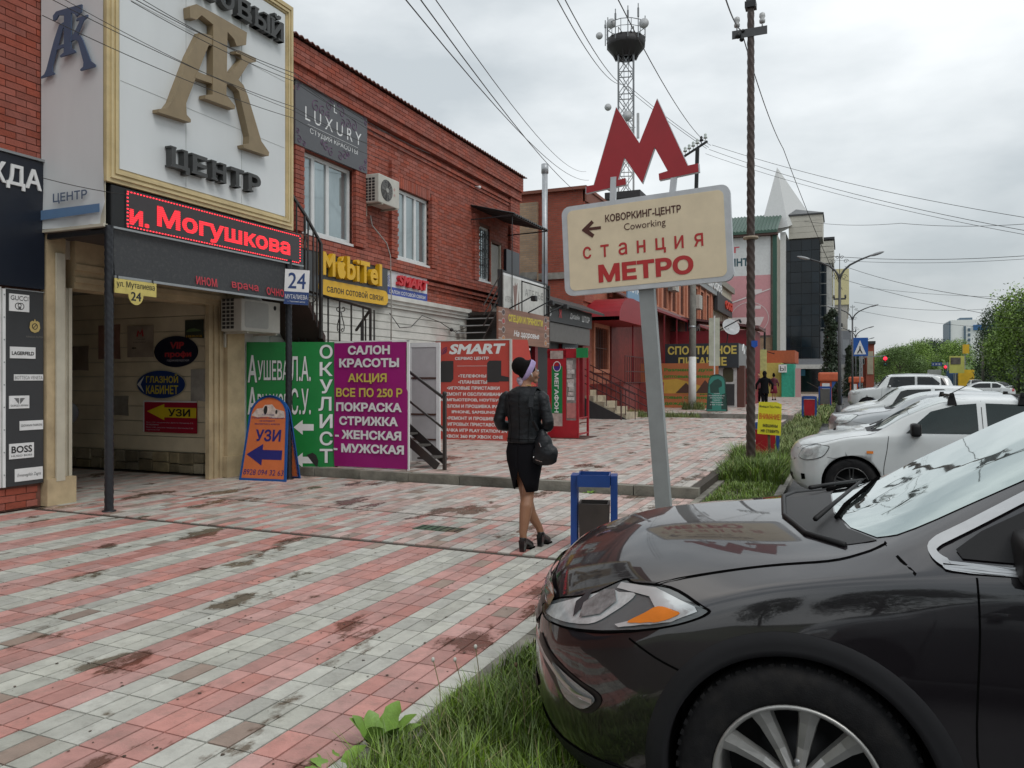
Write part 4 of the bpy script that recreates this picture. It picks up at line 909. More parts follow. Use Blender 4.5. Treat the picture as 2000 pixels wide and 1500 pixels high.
M = plane((-7.88, 10.84, .14), (1, .03, 0), (0, 0, 1)); t = thing('beauty_salon_banner', 'magenta banner with white and yellow price lettering between the green board and the white frame', 'banner', (-7.2, 10.84, 0.1))
q = MB(); nx, nz = 12, 18; vs = []
for j in range(nz + 1):
    for i in range(nx + 1):
        u, v = i / nx, j / nz; vs.append(M @ Vector((1.40 * u, 2.07 * v, .008 * math.sin(u * 7 + v * 4) + .01 * math.sin(v * 9) * (1 - u))))
q.add(vs, [(j * (nx + 1) + i, j * (nx + 1) + i + 1, (j + 1) * (nx + 1) + i + 1, (j + 1) * (nx + 1) + i) for j in range(nz) for i in range(nx)], True).build('fabric', mag, t, normals=False)
q = MB(); panel(q, M, 1.38, 1.42, -.02, 2.09, .03, .0); panel(q, M, 0, 1.42, 2.06, 2.09, .03, 0); q.build('frame', wl, t)
MB().bar((-6.5, 10.90, 0), (-6.5, 10.90, 2.1), .035).bar((-7.85, 10.86, 0), (-7.85, 10.86, 2.1), .03).build('post', mat('rusty_bar', (.07, .03, .02), .6), t)
q = MB(); k_ = dict(bold=.05, lift=.021)
for s_, x_, z_, w_ in (('САЛОН', .28, 1.86, .80), ('КРАСОТЫ', .11, 1.65, 1.14), ('ПОКРАСКА', .05, .92, 1.25), ('СТРИЖКА', .11, .69, 1.12), ('- ЖЕНСКАЯ', .03, .46, 1.26), ('- МУЖСКАЯ', .0, .235, 1.34)): add_text(q, s_, M, x_, z_, w_, .15, **k_)
q.build('lettering', wl, t)
q = MB(); add_text(q, 'АКЦИЯ', M, .28, 1.38, .74, .17, bold=.03, lift=.021); add_text(q, 'ВСЕ ПО 250 Р', M, .05, 1.16, 1.26, .15, bold=.03, lift=.021); q.build('yellow_lettering', flat('price_yellow', (.58, .48, .09)), t)

t = thing('white_framed_panel', 'white framed blank panel standing behind the stair rail right of the magenta banner', 'panel', (-6.95, 12.2, .1))
M = plane((-7.25, 12.2, .0), (1, 0.05, 0)); q = MB(); ring_poly(q, [(0, 0), (.62, 0), (.62, 2.25), (0, 2.25)], [(.05, .06), (.55, .06), (.55, 2.17), (.05, 2.17)], M, .04); q.build('frame', wl, t)
q = MB(); panel(q, M, .04, .56, .05, 2.2, .02, -.01); q.build('sheet', mat('blank_sheet', (.42, .41, .42), .6, var=.12, scale=2), t)
q = MB()
for z in (.5, .95, 1.6): panel(q, M, .05, .55, z, z + .03, .01, .002)
q.build('batten', mat('rusty_bar', (.07, .03, .02), .6), t)

# ================================================================ IRON STAIRS BEHIND THE BANNERS
rst = mat('stair_iron', (.03, .026, .024), .5, bump=.1, dirt=.3, dirtcol=(.08, .04, .02))
st = thing('iron_staircase', 'black iron outdoor staircase with scrolled railings behind the green and magenta banners', 'staircase', (-7.5, 11.6, .1))
for k in range(11):
    x = -6.05 - k * .26; z = .30 + k * .19
    MB().box(x - .47, x - .2, 11.25, 11.7, z - .03, z).build('step', mat('stair_tread', (.07, .062, .055), .6, dirt=.3), st)
MB().bar((-6.12, 11.22, .16), (-8.9, 11.22, 2.24), .02, .14).bar((-6.25, 11.73, .2), (-8.9, 11.73, 2.24), .02, .14).build('stringer', rst, st)
MB().box(-9.28, -8.9, 11.2, 12.1, 2.2, 2.26).build('landing', rst, st)
q = MB(); q.bar((-5.98, 11.2, .12), (-5.98, 11.2, 1.33), .05).bar((-8.9, 11.2, 2.2), (-8.9, 11.2, 3.3), .035).bar((-7.4, 11.2, 1.1), (-7.4, 11.2, 2.78), .03); q.build('newel_post', rst, st)
MB().sphere((-5.98, 11.2, 1.36), .04).build('knob', rst, st)
q = MB(); q.bar((-5.98, 11.2, 1.28), (-7.4, 11.2, 2.22), .04).bar((-5.98, 11.2, .78), (-7.4, 11.2, 1.75), .03).bar((-8.9, 11.2, 3.20), (-7.4, 11.2, 2.78), .04).bar((-7.4, 11.2, 2.78), (-7.9, 11.5, 2.45), .035); q.build('handrail', rst, st)
for k in range(6):
    x = -8.75 + k * .24; zt = 3.20 - (x + 8.9) * .28; MB().bar((x, 11.2, 1.9), (x, 11.2, zt), .022).build('baluster', rst, st)
for k in range(4):
    x = -7.36 - .12 * k; MB().bar((x, 11.25 + .05 * k, 1.6), (x, 11.25 + .05 * k, 2.77 - .07 * k), .022).build('baluster', rst, st)
def ornament(mb, x, y, z0, s=1., ax=0):
    for sx in (-1, 1):
        P = []
        for i in range(26):
            t_ = i / 25; a = t_ * 4.6 * math.pi
            if t_ < .35: r = .012 + .05 * t_ / .35; P.append((sx * (.055 + r * math.cos(math.pi + t_ / .35 * 5)), .62 + r * math.sin(t_ / .35 * 5)))
        P += [(sx * .012, .56), (sx * .03, .45), (sx * .07, .33), (sx * .085, .24), (sx * .075, .17), (sx * .03, .15), (sx * .012, .19), (sx * .04, .22), (sx * .055, .2)]
        mb.tube([((x + u * s) if ax == 0 else x, y if ax == 0 else y + u * s, z0 + v * s) for u, v in P], .009, 5)
    return mb
for x in (-8.62, -8.0): ornament(MB(), x, 11.19, 2.72 - (x + 8.62) * .3 - .25, .85).build('scroll', rst, st)
# upper flight rail seen beside the sign box
q = MB()
pr = [(-8.14 - .1, 9.98, 4.75), (-8.30, 10.6, 4.35), (-8.35, 11.1, 3.95)]
q.bar(pr[0], pr[1], .04).bar(pr[1], pr[2], .04).bar(pr[2], (-8.35, 11.1, 2.3), .05).bar(pr[1], (-8.30, 10.6, 2.9), .03).bar((-8.27, 10.35, 4.5), (-8.27, 10.35, 3.2), .02).bar((-8.32, 10.85, 4.15), (-8.32, 10.85, 2.6), .02).bar((-8.31, 10.7, 4.3), (-8.31, 10.7, 2.8), .02).bar((-8.34, 10.98, 4.05), (-8.34, 10.98, 2.5), .02); q.build('upper_rail', rst, st)
q = MB(); q.add([(-8.3, 10.2, 3.6), (-8.4, 11.3, 2.35), (-9.25, 11.3, 2.35), (-9.25, 10.2, 3.6), (-8.3, 10.2, 3.5), (-8.4, 11.3, 2.2), (-9.25, 11.3, 2.2), (-9.25, 10.2, 3.5)], [(0, 1, 2, 3), (7, 6, 5, 4), (0, 4, 5, 1), (1, 5, 6, 2), (2, 6, 7, 3), (3, 7, 4, 0)]).build('upper_flight', mat('stair_underside', (.05, .025, .02), .6), st)
q = MB(); ornament(q, -8.2, 10.5, 3.65, .55, 1); q.build('scroll', rst, st)

# ================================================================ ORANGE PAVEMENT BOARD
def aboard(x, y, z, rz, w, h, lab, frame, face, name='pavement_board', lean=.22):
    t = thing(name, lab, 'pavement board', (x, y, z), rz); L = dict(local=True); n = 14; tilt = math.atan2(lean, h)
    def outline(wt, wb, hh, inset=0.):
        r = wt / 2 - inset; zc = hh - wt / 2
        return [(-wb / 2 + inset, inset)] + [(wb / 2 - inset, inset)] + [(r * math.cos(a), zc + r * math.sin(a)) for a in [math.pi * i / n for i in range(n + 1)]]
    for sgn in (-1, 1):
        M_ = plane((0, sgn * lean, 0), (-sgn, 0, 0)) @ Matrix.Rotation(-tilt, 4, 'X') if sgn > 0 else plane((0, -lean, 0), (1, 0, 0)) @ Matrix.Rotation(-tilt, 4, 'X')
        o = outline(w * .84, w, h); i_ = outline(w * .84, w, h, .035)
        q = MB(); ring_poly(q, o, i_, M_, .03); fr_ = q.build('frame', frame, t, **L)
        q = MB(); q.poly(i_, M_ @ Matrix.Translation((0, 0, -.008)), .008); q.build('face', face, t, **L)
        q = MB(); q.box(-w / 2, -w / 2 + .03, -.04, .0, -.02, 0, M_ @ Matrix.Rotation(0, 4, 'X')); 
    return t, plane((0, -lean, 0), (1, 0, 0)) @ Matrix.Rotation(-tilt, 4, 'X')
ora = flat('board_orange', (.60, .16, .055), .4, dirt=.12); bfr = flat('board_blue', (.01, .08, .28), .4)
t, ML_ = aboard(-8.43, 9.9, 0, R(7), .84, 1.36, 'orange round-topped pavement board in a blue frame by the passage entrance', bfr, ora)
q = MB(); dk = flat('print_navy', (.02, .02, .16)); k_ = dict(lift=-.004)
add_text(q, 'УЗИ', ML_, -.20, .62, .46, .19, bold=.03, **k_); q.poly(scaled(ARROW_L, -.33, .24, .64, .34), ML_ @ Matrix.Translation((0, 0, -.004))); add_text(q, '8928 094 32 63', ML_, -.36, .09, .72, .085, shear=.1, **k_)
lines(q, ['УЗИ плода', 'определение заболеваний', 'на аппарате', 'экспертного класса'], ML_, -.3, 1.06, .58, .033, .018, **k_); q.build('lettering', dk, t, local=True)
q = MB(); q.poly([(-.31, 1.03), (-.2, 1.0), (-.02, 1.015), (.1, .99), (.3, 1.0), (.28, 1.10), (.12, 1.14), (.05, 1.21), (-.08, 1.2), (-.12, 1.15), (-.22, 1.14)], ML_ @ Matrix.Translation((0, 0, -.006))); q.build('torn_paper', mat('torn_white', (.55, .45, .40), .6, var=.3, scale=15), t, local=True)
q = MB(); q.poly(ell(-.06, 1.12, .035, .07, 10), ML_ @ Matrix.Translation((0, 0, -.003))); q.poly(ell(.14, 1.09, .02, .035, 8), ML_ @ Matrix.Translation((0, 0, -.003))); q.build('hole', flat('torn_black', (.02, .02, .02)), t, local=True)

# ================================================================ AIR CONDITIONERS
def ac(loc, rz, lab, w=.85, h=.58, d=.32, fan=True, grp='air conditioners on the facades', simple=False):
    t = thing('air_conditioner', lab, 'air conditioner', loc, rz, grp); L = dict(local=True); case = mat('ac_case', (.50, .49, .44), .5, var=.08, dirt=.25, dirtcol=(.3, .27, .2))
    MB().rbox(0, d, -w / 2, w / 2, 0, h, .02).build('case', case, t, **L)
    if simple: return t
    q = MB(); 
    for r in range(8):
        for c in range(3): q.box(.03 + c * .085, .095 + c * .085, -w / 2 - .004, -w / 2 + .01, .04 + r * .062, .085 + r * .062)
    q.build('side_vent', flat('vent_black', (.02, .02, .022)), t, **L)
    if fan:
        M_ = plane((d + .003, -.1, h / 2), (0, 1, 0)); q = MB(); q.poly(ell(0, 0, .225, .225, 28), M_, .003); q.build('fan_hollow', flat('vent_black', (.02, .02, .022)), t, **L)
        q = MB()
        for r in (.06, .09, .12, .15, .18, .21): q.tube([M_ @ Vector((r * math.cos(a), r * math.sin(a), .014)) for a in [R(i * 15) for i in range(24)]], .003, 4, closed=True)
        for a in range(0, 360, 45): q.bar(M_ @ Vector((0, 0, .014)), M_ @ Vector((.22 * math.cos(R(a)), .22 * math.sin(R(a)), .012)), .004)
        q.poly(ell(0, 0, .05, .05, 14), M_ @ Matrix.Translation((0, 0, .02)), .01); q.build('fan_guard', flat('guard_grey', (.3, .3, .28)), t, **L)
        for k in range(5):
            a = R(k * 72); q = MB(); q.poly([(0, -.02), (.2 * math.cos(a) - .05 * math.sin(a), .2 * math.sin(a) + .05 * math.cos(a)), (.2 * math.cos(a + .5), .2 * math.sin(a + .5))], M_ @ Matrix.Translation((0, 0, .005)), .002); q.build('fan_blade', flat('blade_grey', (.12, .12, .12)), t, **L)
        q = MB(); ring_poly(q, ell(.30, .08, .028, .028, 16), ell(.30, .08, .018, .018, 16), M_); add_text(q, 'LG', M_, .275, -.06, .05, .045, bold=.02); q.build('badge', flat('badge_red', (.45, .05, .07)), t, **L)
    else:
        M_ = plane((d + .003, 0, 0), (0, 1, 0)); q = MB(); q.poly(rrect(-w * .42, w * .18, .06, h - .04, .05), M_, .003); q.build('front_panel', flat('ac_panel', (.36, .36, .33)), t, **L)
        q = MB(); q.poly(ell(w * .35, h - .1, .035, .04, 12), M_, .001); q.build('badge', black, t, **L)
    MB().bar((-.05, -w / 2 + .12, -.02), (d + .02, -w / 2 + .12, -.02), .03).bar((-.05, w / 2 - .12, -.02), (d + .02, w / 2 - .12, -.02), .03).bar((-.03, -w / 2 + .12, -.25), (-.03, -w / 2 + .12, 0), .03).build('bracket', mat('bracket_cream', (.4, .38, .32), .6), t, **L)
    return t
ac((-9.26, 14.18, 5.28), 0, 'cream air conditioner with a fan grille between the two upper windows', .82, .60, .36)
ac((-9.18, 10.08, 2.36), 0, 'cream air conditioner under the lower display above the right passage pilaster', .92, .52, .42, False)
t = thing('conduit', 'bent grey conduit running down the brick wall below the fan unit', 'pipe', (-9.25, 14.0, 4.8))
MB().tube([(-9.22, 13.95, 5.05), (-9.2, 13.98, 4.85), (-9.17, 14.5, 4.55), (-9.15, 14.62, 4.3), (-9.12, 14.62, 3.3), (-9.12, 14.6, 2.4)], .014, 6).build('tube', mat('conduit_grey', (.32, .30, .28), .5), t)
cbm = flat('cable_black', (.02, .02, .02), .5)
t = thing('loose_cable', 'black cable hanging in loops on the white stucco', 'cable', (-9.2, 16, 3))
MB().tube([(-9.22, 14.7, 3.05), (-9.2, 15.1, 2.75), (-9.2, 15.6, 2.8), (-9.2, 16.1, 3.1), (-9.2, 17, 3.0), (-9.2, 17.8, 2.8), (-9.2, 18.4, 2.95)], .01, 5).sphere((-9.2, 17.6, 2.85), .05).build('strand', cbm, t)
t = thing('security_camera', 'small white camera high on the brick wall under the cornice', 'camera', (-9.25, 19.1, 6.9))
MB().tube([(-9.3, 19.1, 6.85), (-9.1, 19.05, 6.8)], .015, 6).tube([(-9.15, 19.0, 6.78), (-9.0, 18.85, 6.74)], .04, 8).build('body', wl, t)

# ================================================================ AWNING AND IRON LANDING AT THE UPPER DOOR
corr = mat('black_corrugated', (.03, .028, .027), .5, var=.2)
t = thing('upper_awning', 'black corrugated awning over the upstairs door', 'awning', (-8.7, 20, 6.1)); n = 60; a_ = []; b_ = []
for i in range(n + 1):
    y = 18.87 + 2.55 * i / n; dz = .02 * math.sin(i * 1.7); a_.append((-9.30, y, 6.30 + dz)); b_.append((-8.0, y, 5.97 + dz))
q = MB(); q.add(a_ + b_ + [(x, y, z - .03) for x, y, z in b_] + [(x, y, z - .03) for x, y, z in a_], [(i, i + 1, i + n + 2, i + n + 1) for i in range(n)] + [(i + n + 1, i + n + 2, i + 2 * n + 3, i + 2 * n + 2) for i in range(n)] + [(i + 2 * n + 2, i + 2 * n + 3, i + 3 * n + 4, i + 3 * n + 3) for i in range(n)]); q.build('sheet', corr, t, normals=False)
MB().bar((-9.3, 18.9, 5.9), (-8.02, 18.9, 5.93), .03).bar((-9.3, 21.4, 5.9), (-8.02, 21.4, 5.93), .03).bar((-8.05, 18.9, 5.93), (-8.05, 21.4, 5.93), .03).bar((-8.1, 21.35, 3.3), (-8.1, 21.35, 5.93), .025).bar((-8.1, 18.95, 3.3), (-8.1, 18.95, 5.93), .02).build('frame', iron, t)
t = thing('iron_stair_landing', 'black iron landing and stair leading up to the awninged door', 'staircase', (-8.7, 19.5, .1))
MB().box(-9.3, -8.2, 18.5, 22.0, 3.28, 3.36).build('landing', rst, t)
for k in range(6, 12):
    y = 15.9 + k * .23; z = 1.0 + k * .2
    MB().box(-9.28, -8.35, y, y + .2, z - .02, z).build('step', mat('pale_tread', (.40, .42, .42), .5), t)
MB().bar((-8.33, 17.4, 2.3), (-8.33, 18.6, 3.34), .03, .16).build('stringer', rst, t)
q = MB()
for dz in (.45, .7, .95): q.bar((-8.25, 17.5, 2.48 + dz), (-8.25, 18.5, 3.35 + dz), .025).bar((-8.2, 18.5, 3.35 + dz), (-8.2, 22, 3.35 + dz), .022)
q.bar((-8.2, 18.5, .12), (-8.2, 18.5, 4.45), .06).bar((-8.2, 22, .12), (-8.2, 22, 4.4), .06); q.build('railing', rst, t)
MB().box(-9.28, -9.2, 21.1, 22.1, 3.36, 5.45).build('black_board', navy, t)
MB().box(-8.30, -8.22, 18.45, 21.95, 2.7, 4.45).build('dark_backing', dark, t)
t = thing('tailor_sign', 'white weathered sign with faint grey lettering and dress shapes on the upper landing rail', 'sign', (-8.15, 19.8, 2.9)); M = plane((-8.14, 18.5, 2.9), (0, 1, 0))
q = MB(); panel(q, M, 0, 1.18, 0, 1.40, .03); panel(q, M, 1.3, 3.05, 0, 1.36, .03); q.build('board', mat('aged_white', (.56, .56, .53), .5, var=.1, dirt=.35, dirtcol=(.3, .3, .28)), t)
q = MB(); panel(q, M, 0, 3.05, 1.40, 1.46, .05); q.build('top_strip', wl, t)
q = MB(); add_text(q, 'АТЕЛЬЕ', M, .08, .72, .5, .15); add_text(q, 'СТИЛЬ', M, .1, .42, .45, .15); add_text(q, 'АТЕЛЬЕ', M, 1.45, 1.0, 1.4, .2); add_text(q, 'Стиль', M, 1.6, .25, 1.1, .2, shear=.3); q.build('lettering', flat('faint_print', (.22, .22, .21)), t)
q = MB(); q.poly([(.62, .05), (.70, .5), (.66, .9), (.60, 1.2), (.70, 1.18), (.74, 1.3), (.80, 1.2), (.92, 1.3), (.86, .95), (.82, .7), (.80, .05)], M @ Matrix.Translation((0, 0, .002))); q.poly([(.9, .1), (.95, .6), (.97, 1.1), (1.05, .6), (1.1, .1)], M @ Matrix.Translation((0, 0, .002))); q.build('dress_picture', flat('dress_brown', (.22, .13, .11)), t)
t = thing('spice_shop_sign', 'brown plank-patterned spice shop sign with yellow lettering and spoons along its ends', 'sign', (-7.9, 19.4, 2.5)); M = plane((-7.9, 17.62, 2.50), (0, 1, 0))
q = MB(); panel(q, M, 0, 3.6, 0, .90, .05); q.build('board', mat('plank_print', (.25, .13, .09), .5, var=.25, scale=2, stretch=(1, .3, 8)), t)
q = MB(); add_text(q, 'СПЕЦИИ И ПРЯНОСТИ', M, .62, .54, 2.45, .22, bold=.05, lift=.004); q.build('lettering', flat('spice_yellow', (.60, .50, .06)), t)
q = MB(); add_text(q, 'На здоровье', M, .95, .17, 1.8, .20, shear=.35, bold=.02); q.build('script_lettering', wl, t)
for side, c_ in ((0, 0), (3.25, 1)):
    for i in range(4):
        q = MB(); q.poly(ell(.30 + side * 1.0 - (.25 if side else 0), .78 - i * .22, .11, .085, 16), M @ Matrix.Translation((0, 0, .003))); panel(q, M, (0 if not side else 3.4), (.2 if not side else 3.6), .765 - i * .22, .795 - i * .22, .001, .002); q.build('spoon_picture', flat('spoon_pale', (.42, .36, .33)), t)
        q = MB(); q.poly(ell(.30 + side * 1.0 - (.25 if side else 0), .78 - i * .22, .085, .06, 16), M @ Matrix.Translation((0, 0, .006))); q.build('spice_picture', flat('spice_%d' % i, ((.08, .05, .05), (.4, .07, .06), (.10, .07, .06), (.45, .2, .08))[i]), t)
for y in (18.3, 19.6, 20.8):
    s_ = thing('spotlight', 'thin-armed spotlight above the brown spice sign, %s' % {18.3: 'nearest the camera', 19.6: 'in the middle of three', 20.8: 'farthest along'}[y], 'spotlight', (-7.9, y, 3.4), group='spotlights over the spice sign')
    MB().tube([(-7.9, y, 3.40), (-7.45, y + .5, 3.75)], .02, 6).build('arm', black, s_); MB().rbox(-7.50, -7.36, y + .46, y + .62, 3.62, 3.76, .02).build('lamp_head', iron, s_)
# service-centre box
rb = flat('service_red', (.47, .06, .045), .45, dirt=.12, dirtcol=(.35, .1, .09))
t = thing('service_centre_stall', 'red advertising booth with white repair-service lettering and slanting right side', 'booth', (-8.3, 17.1, .12)); M = plane((-9.29, 16.9, .12), (1.93, .15, 0)) @ Matrix.Diagonal((1.07, 1, 1, 1))
q = MB(); a = M @ Vector((0, 0, 0)); b = M @ Vector((1.85, 0, 0)); c = b + Vector((.42, .35, 0)); d = Vector((-9.3, 17.5, .12)); hh = 2.42
top = [a + Vector((0, 0, hh)), b + Vector((0, 0, hh)), b + Vector((.30, .3, hh)), d + Vector((0, 0, hh))]
bt = [a, b, b + Vector((.62, .75, 0)), d]
q.add(bt + top, [(0, 1, 5, 4), (1, 2, 6, 5), (2, 3, 7, 6), (3, 0, 4, 7), (4, 5, 6, 7)]); q.build('body', rb, t)
q = MB(); k_ = dict(lift=.006, bold=.03)
add_text(q, 'SMART', M, .34, 2.08, 1.32, .25, shear=.25, lift=.006, bold=.06); add_text(q, 'СЕРВИС ЦЕНТР', M, .50, 1.93, .82, .085, **k_); panel(q, M, .55, 1.28, 1.79, 1.797, .001, .005)
for i, (x, w_, s_) in enumerate([(.58, .68, '•ТЕЛЕФОНЫ'), (.58, .70, '•ПЛАНШЕТЫ'), (.30, 1.28, '•ИГРОВЫЕ ПРИСТАВКИ'), (.18, 1.52, '•РЕМОНТ И ОБСЛУЖИВАНИЕ'), (.14, 1.64, 'КОМПЬЮТЕРОВ, НОУТБУКОВ'), (.20, 1.42, '•ВЗЛОМ И ПРОШИВКА IPAD'), (.42, 1.05, 'IPHONE, SAMSUNG'), (.30, 1.28, '•РЕМОНТ И ПРОШИВКА'), (.32, 1.22, 'ИГРОВЫХ ПРИСТАВОК'), (.06, 1.70, 'ЗАКАЧКА ИГР PLAY STATION 3/4'), (.26, 1.40, 'XBOX 360 PSP XBOX ONE')]):
    add_text(q, s_, M, x, 1.51 - i * .147, w_, .082, **k_)
q.build('lettering', wl, t)
q = MB()
for x in (.12, 1.28): q = MB(); q.poly([(x, 1.40), (x + .28, 1.40), (x + .34, 1.48), (x + .34, 1.92), (x + .05, 1.92), (x, 1.86)], M @ Matrix.Translation((0, 0, .005))); q.build('computer_picture', flat('pc_black', (.03, .028, .03)), t)
q = MB(); q.poly([(1.50, 1.42), (1.80, 1.42), (1.80, 1.52), (1.62, 1.56), (1.55, 1.6)], M @ Matrix.Translation((0, 0, .007))); q.build('computer_picture', flat('pc_black', (.03, .028, .03)), t)
M2 = plane(b + Vector((.0, 0, 0)), (.62, .75, 0)); q = MB(); add_text(q, 'SMART', M2, .10, 2.0, .42, .22, bold=.04, lift=.006); add_text(q, 'СЕРВИС ЦЕНТР', M2, .12, 1.86, .38, .06, lift=.006); q.build('side_lettering', wl, t)
MB().bar(b + Vector((.0, -.01, 0)), b + Vector((.0, -.01, hh)), .05).bar(a + Vector((0, 0, hh)), b + Vector((0, 0, hh)), .03).build('white_edge', mat('aged_white', (.56, .56, .53), .5), t)
q = MB(); Mz = M @ Matrix.Translation((0, 0, .005))
for r_ in (.06, .10, .14): ring_poly(q, ell(.30, 2.12, r_, r_, 10, 90, 200), ell(.30, 2.12, r_ - .018, r_ - .018, 10, 90, 200), Mz)
q.build('wave_symbol', flat('wave_dark', (.12, .03, .10)), t)

# ================================================================ PHONE BOOTH BOX
t = thing('payment_kiosk', 'red open-framed kiosk with a tall green panel of white vertical lettering right of the woman', 'kiosk', (-6.3, 18.6, .12)); M = plane((-6.86, 18.3, .12), (1, 0.04, 0)) @ Matrix.Diagonal((.79, 1, 1, 1))
q = MB()
panel(q, M, 0, .14, 0, 2.2, .05); panel(q, M, .50, .62, 0, 2.2, .05); panel(q, M, .95, 1.03, 0, 2.2, .05); panel(q, M, .14, .50, 0, .3, .05); panel(q, M, .62, .95, 0, .45, .05); panel(q, M, 0, 1.03, 2.0, 2.2, .05); panel(q, M, .14, .50, 1.8, 2.0, .05); q.build('front_frame', redp, t)
Mb = M @ Matrix.Translation((0, 0, -.9)); q = MB(); panel(q, Mb, 0, .06, 0, 2.2, .05); panel(q, Mb, .97, 1.04, 0, 2.2, .05); panel(q, Mb, 0, 1.04, 2.1, 2.2, .05)
q.bar(M @ Vector((1.0, 0.1, 0)), Mb @ Vector((1.0, .1, 0)), .04).bar(M @ Vector((1.0, 2.15, 0)), Mb @ Vector((1.0, 2.15, 0)), .05).bar(M @ Vector((.02, 2.15, 0)), Mb @ Vector((.02, 2.15, 0)), .05).bar(M @ Vector((1.0, .5, 0)), Mb @ Vector((1.0, .5, 0)), .03); q.build('rear_frame', redp, t)
MB().add([M @ Vector((0, 2.2, 0)), M @ Vector((1.03, 2.2, 0)), Mb @ Vector((1.04, 2.2, 0)), Mb @ Vector((0, 2.2, 0)), M @ Vector((0, 2.23, 0)), M @ Vector((1.03, 2.23, 0)), Mb @ Vector((1.04, 2.23, 0)), Mb @ Vector((0, 2.23, 0))], [(3, 2, 1, 0), (4, 5, 6, 7), (0, 1, 5, 4), (1, 2, 6, 5), (2, 3, 7, 6), (3, 0, 4, 7)]).build('roof', redp, t)
q = MB(); panel(q, M, .14, .50, .62, 2.0, .02, -.005); gp = q.build('green_panel', flat('kiosk_green', (.01, .20, .06), .4), t)
q = MB(); panel(q, M, .14, .50, .3, .62, .02, -.006); panel(q, M, .10, .52, 1.98, 2.18, .01, .01); q.build('faded_paper', mat('faded_paper', (.40, .33, .30), .7, var=.35, scale=8), t)
q = MB(); V = M @ Matrix.Translation((.40, 1.62, 0)) @ Matrix.Rotation(R(-90), 4, 'Z'); add_text(q, 'МЕГАФОН', V, 0, -.17, .98, .15, bold=.03, lift=.004)
ring_poly(q, ell(.32, 1.79, .13, .13, 24), ell(.32, 1.79, .11, .11, 24), M @ Matrix.Translation((0, 0, .004))); q.build('lettering', wl, gp)
q = MB(); q.poly(ell(.32, 1.79, .11, .11, 12, 180, 360), M @ Matrix.Translation((0, 0, .005))); q.poly(ell(.38, 1.80, .04, .07, 10, -90, 90), M @ Matrix.Translation((0, 0, .0065))); q.build('emblem', flat('emblem_violet', (.06, .02, .22)), gp)
rs = random.Random(8)
q = MB(); panel(q, M, .62, .95, .45, 2.0, .008, -.02); pn = q.build('pane', mat('kiosk_pane', (.28, .25, .24), .2, var=.4, scale=6), t)
for i in range(9):
    x = .63 + rs.uniform(0, .08); z = .95 + i * .11; q = MB(); panel(q, M, x, x + rs.uniform(.16, .24), z, z + rs.uniform(.07, .16), .002, -.008 + .002 * i); q.build('notice', mat('notice_%d' % (i % 3), ((.55, .52, .5), (.48, .42, .4), (.4, .37, .35))[i % 3], .7, var=.3, scale=20), t)
q = MB(); panel(q, M, .64, .93, .5, .88, .002, -.006); q.build('pink_notice', mat('pink_notice', (.42, .16, .15), .6, var=.2), t)
MB().box(-6.08, -5.78, 18.24, 18.27, 2.12, 2.36).build('green_tag', flat('kiosk_green', (.01, .20, .06)), t)
MB().box(-5.85, -6.9, 18.2, 19.25, .115, .135).build('base_plate', mat('rusty_bar', (.07, .03, .02), .6), t)

# ================================================================ WIRES
def wire(name, lab, pts, r=.012, cat='wire'):
    t = thing(name, lab, cat, pts[0]); q = MB(); r *= .78
    for a, b, sag in zip(pts, pts[1:], [1] * 9):
        a = Vector(a); b = Vector(b); L_ = (b - a).length; n = 16; s_ = L_ * .018
        q.tube([a.lerp(b, i / n) - Vector((0, 0, s_ * 4 * (i / n) * (1 - i / n))) for i in range(n + 1)], r, 5)
    q.build('strand', cbm, t); return t

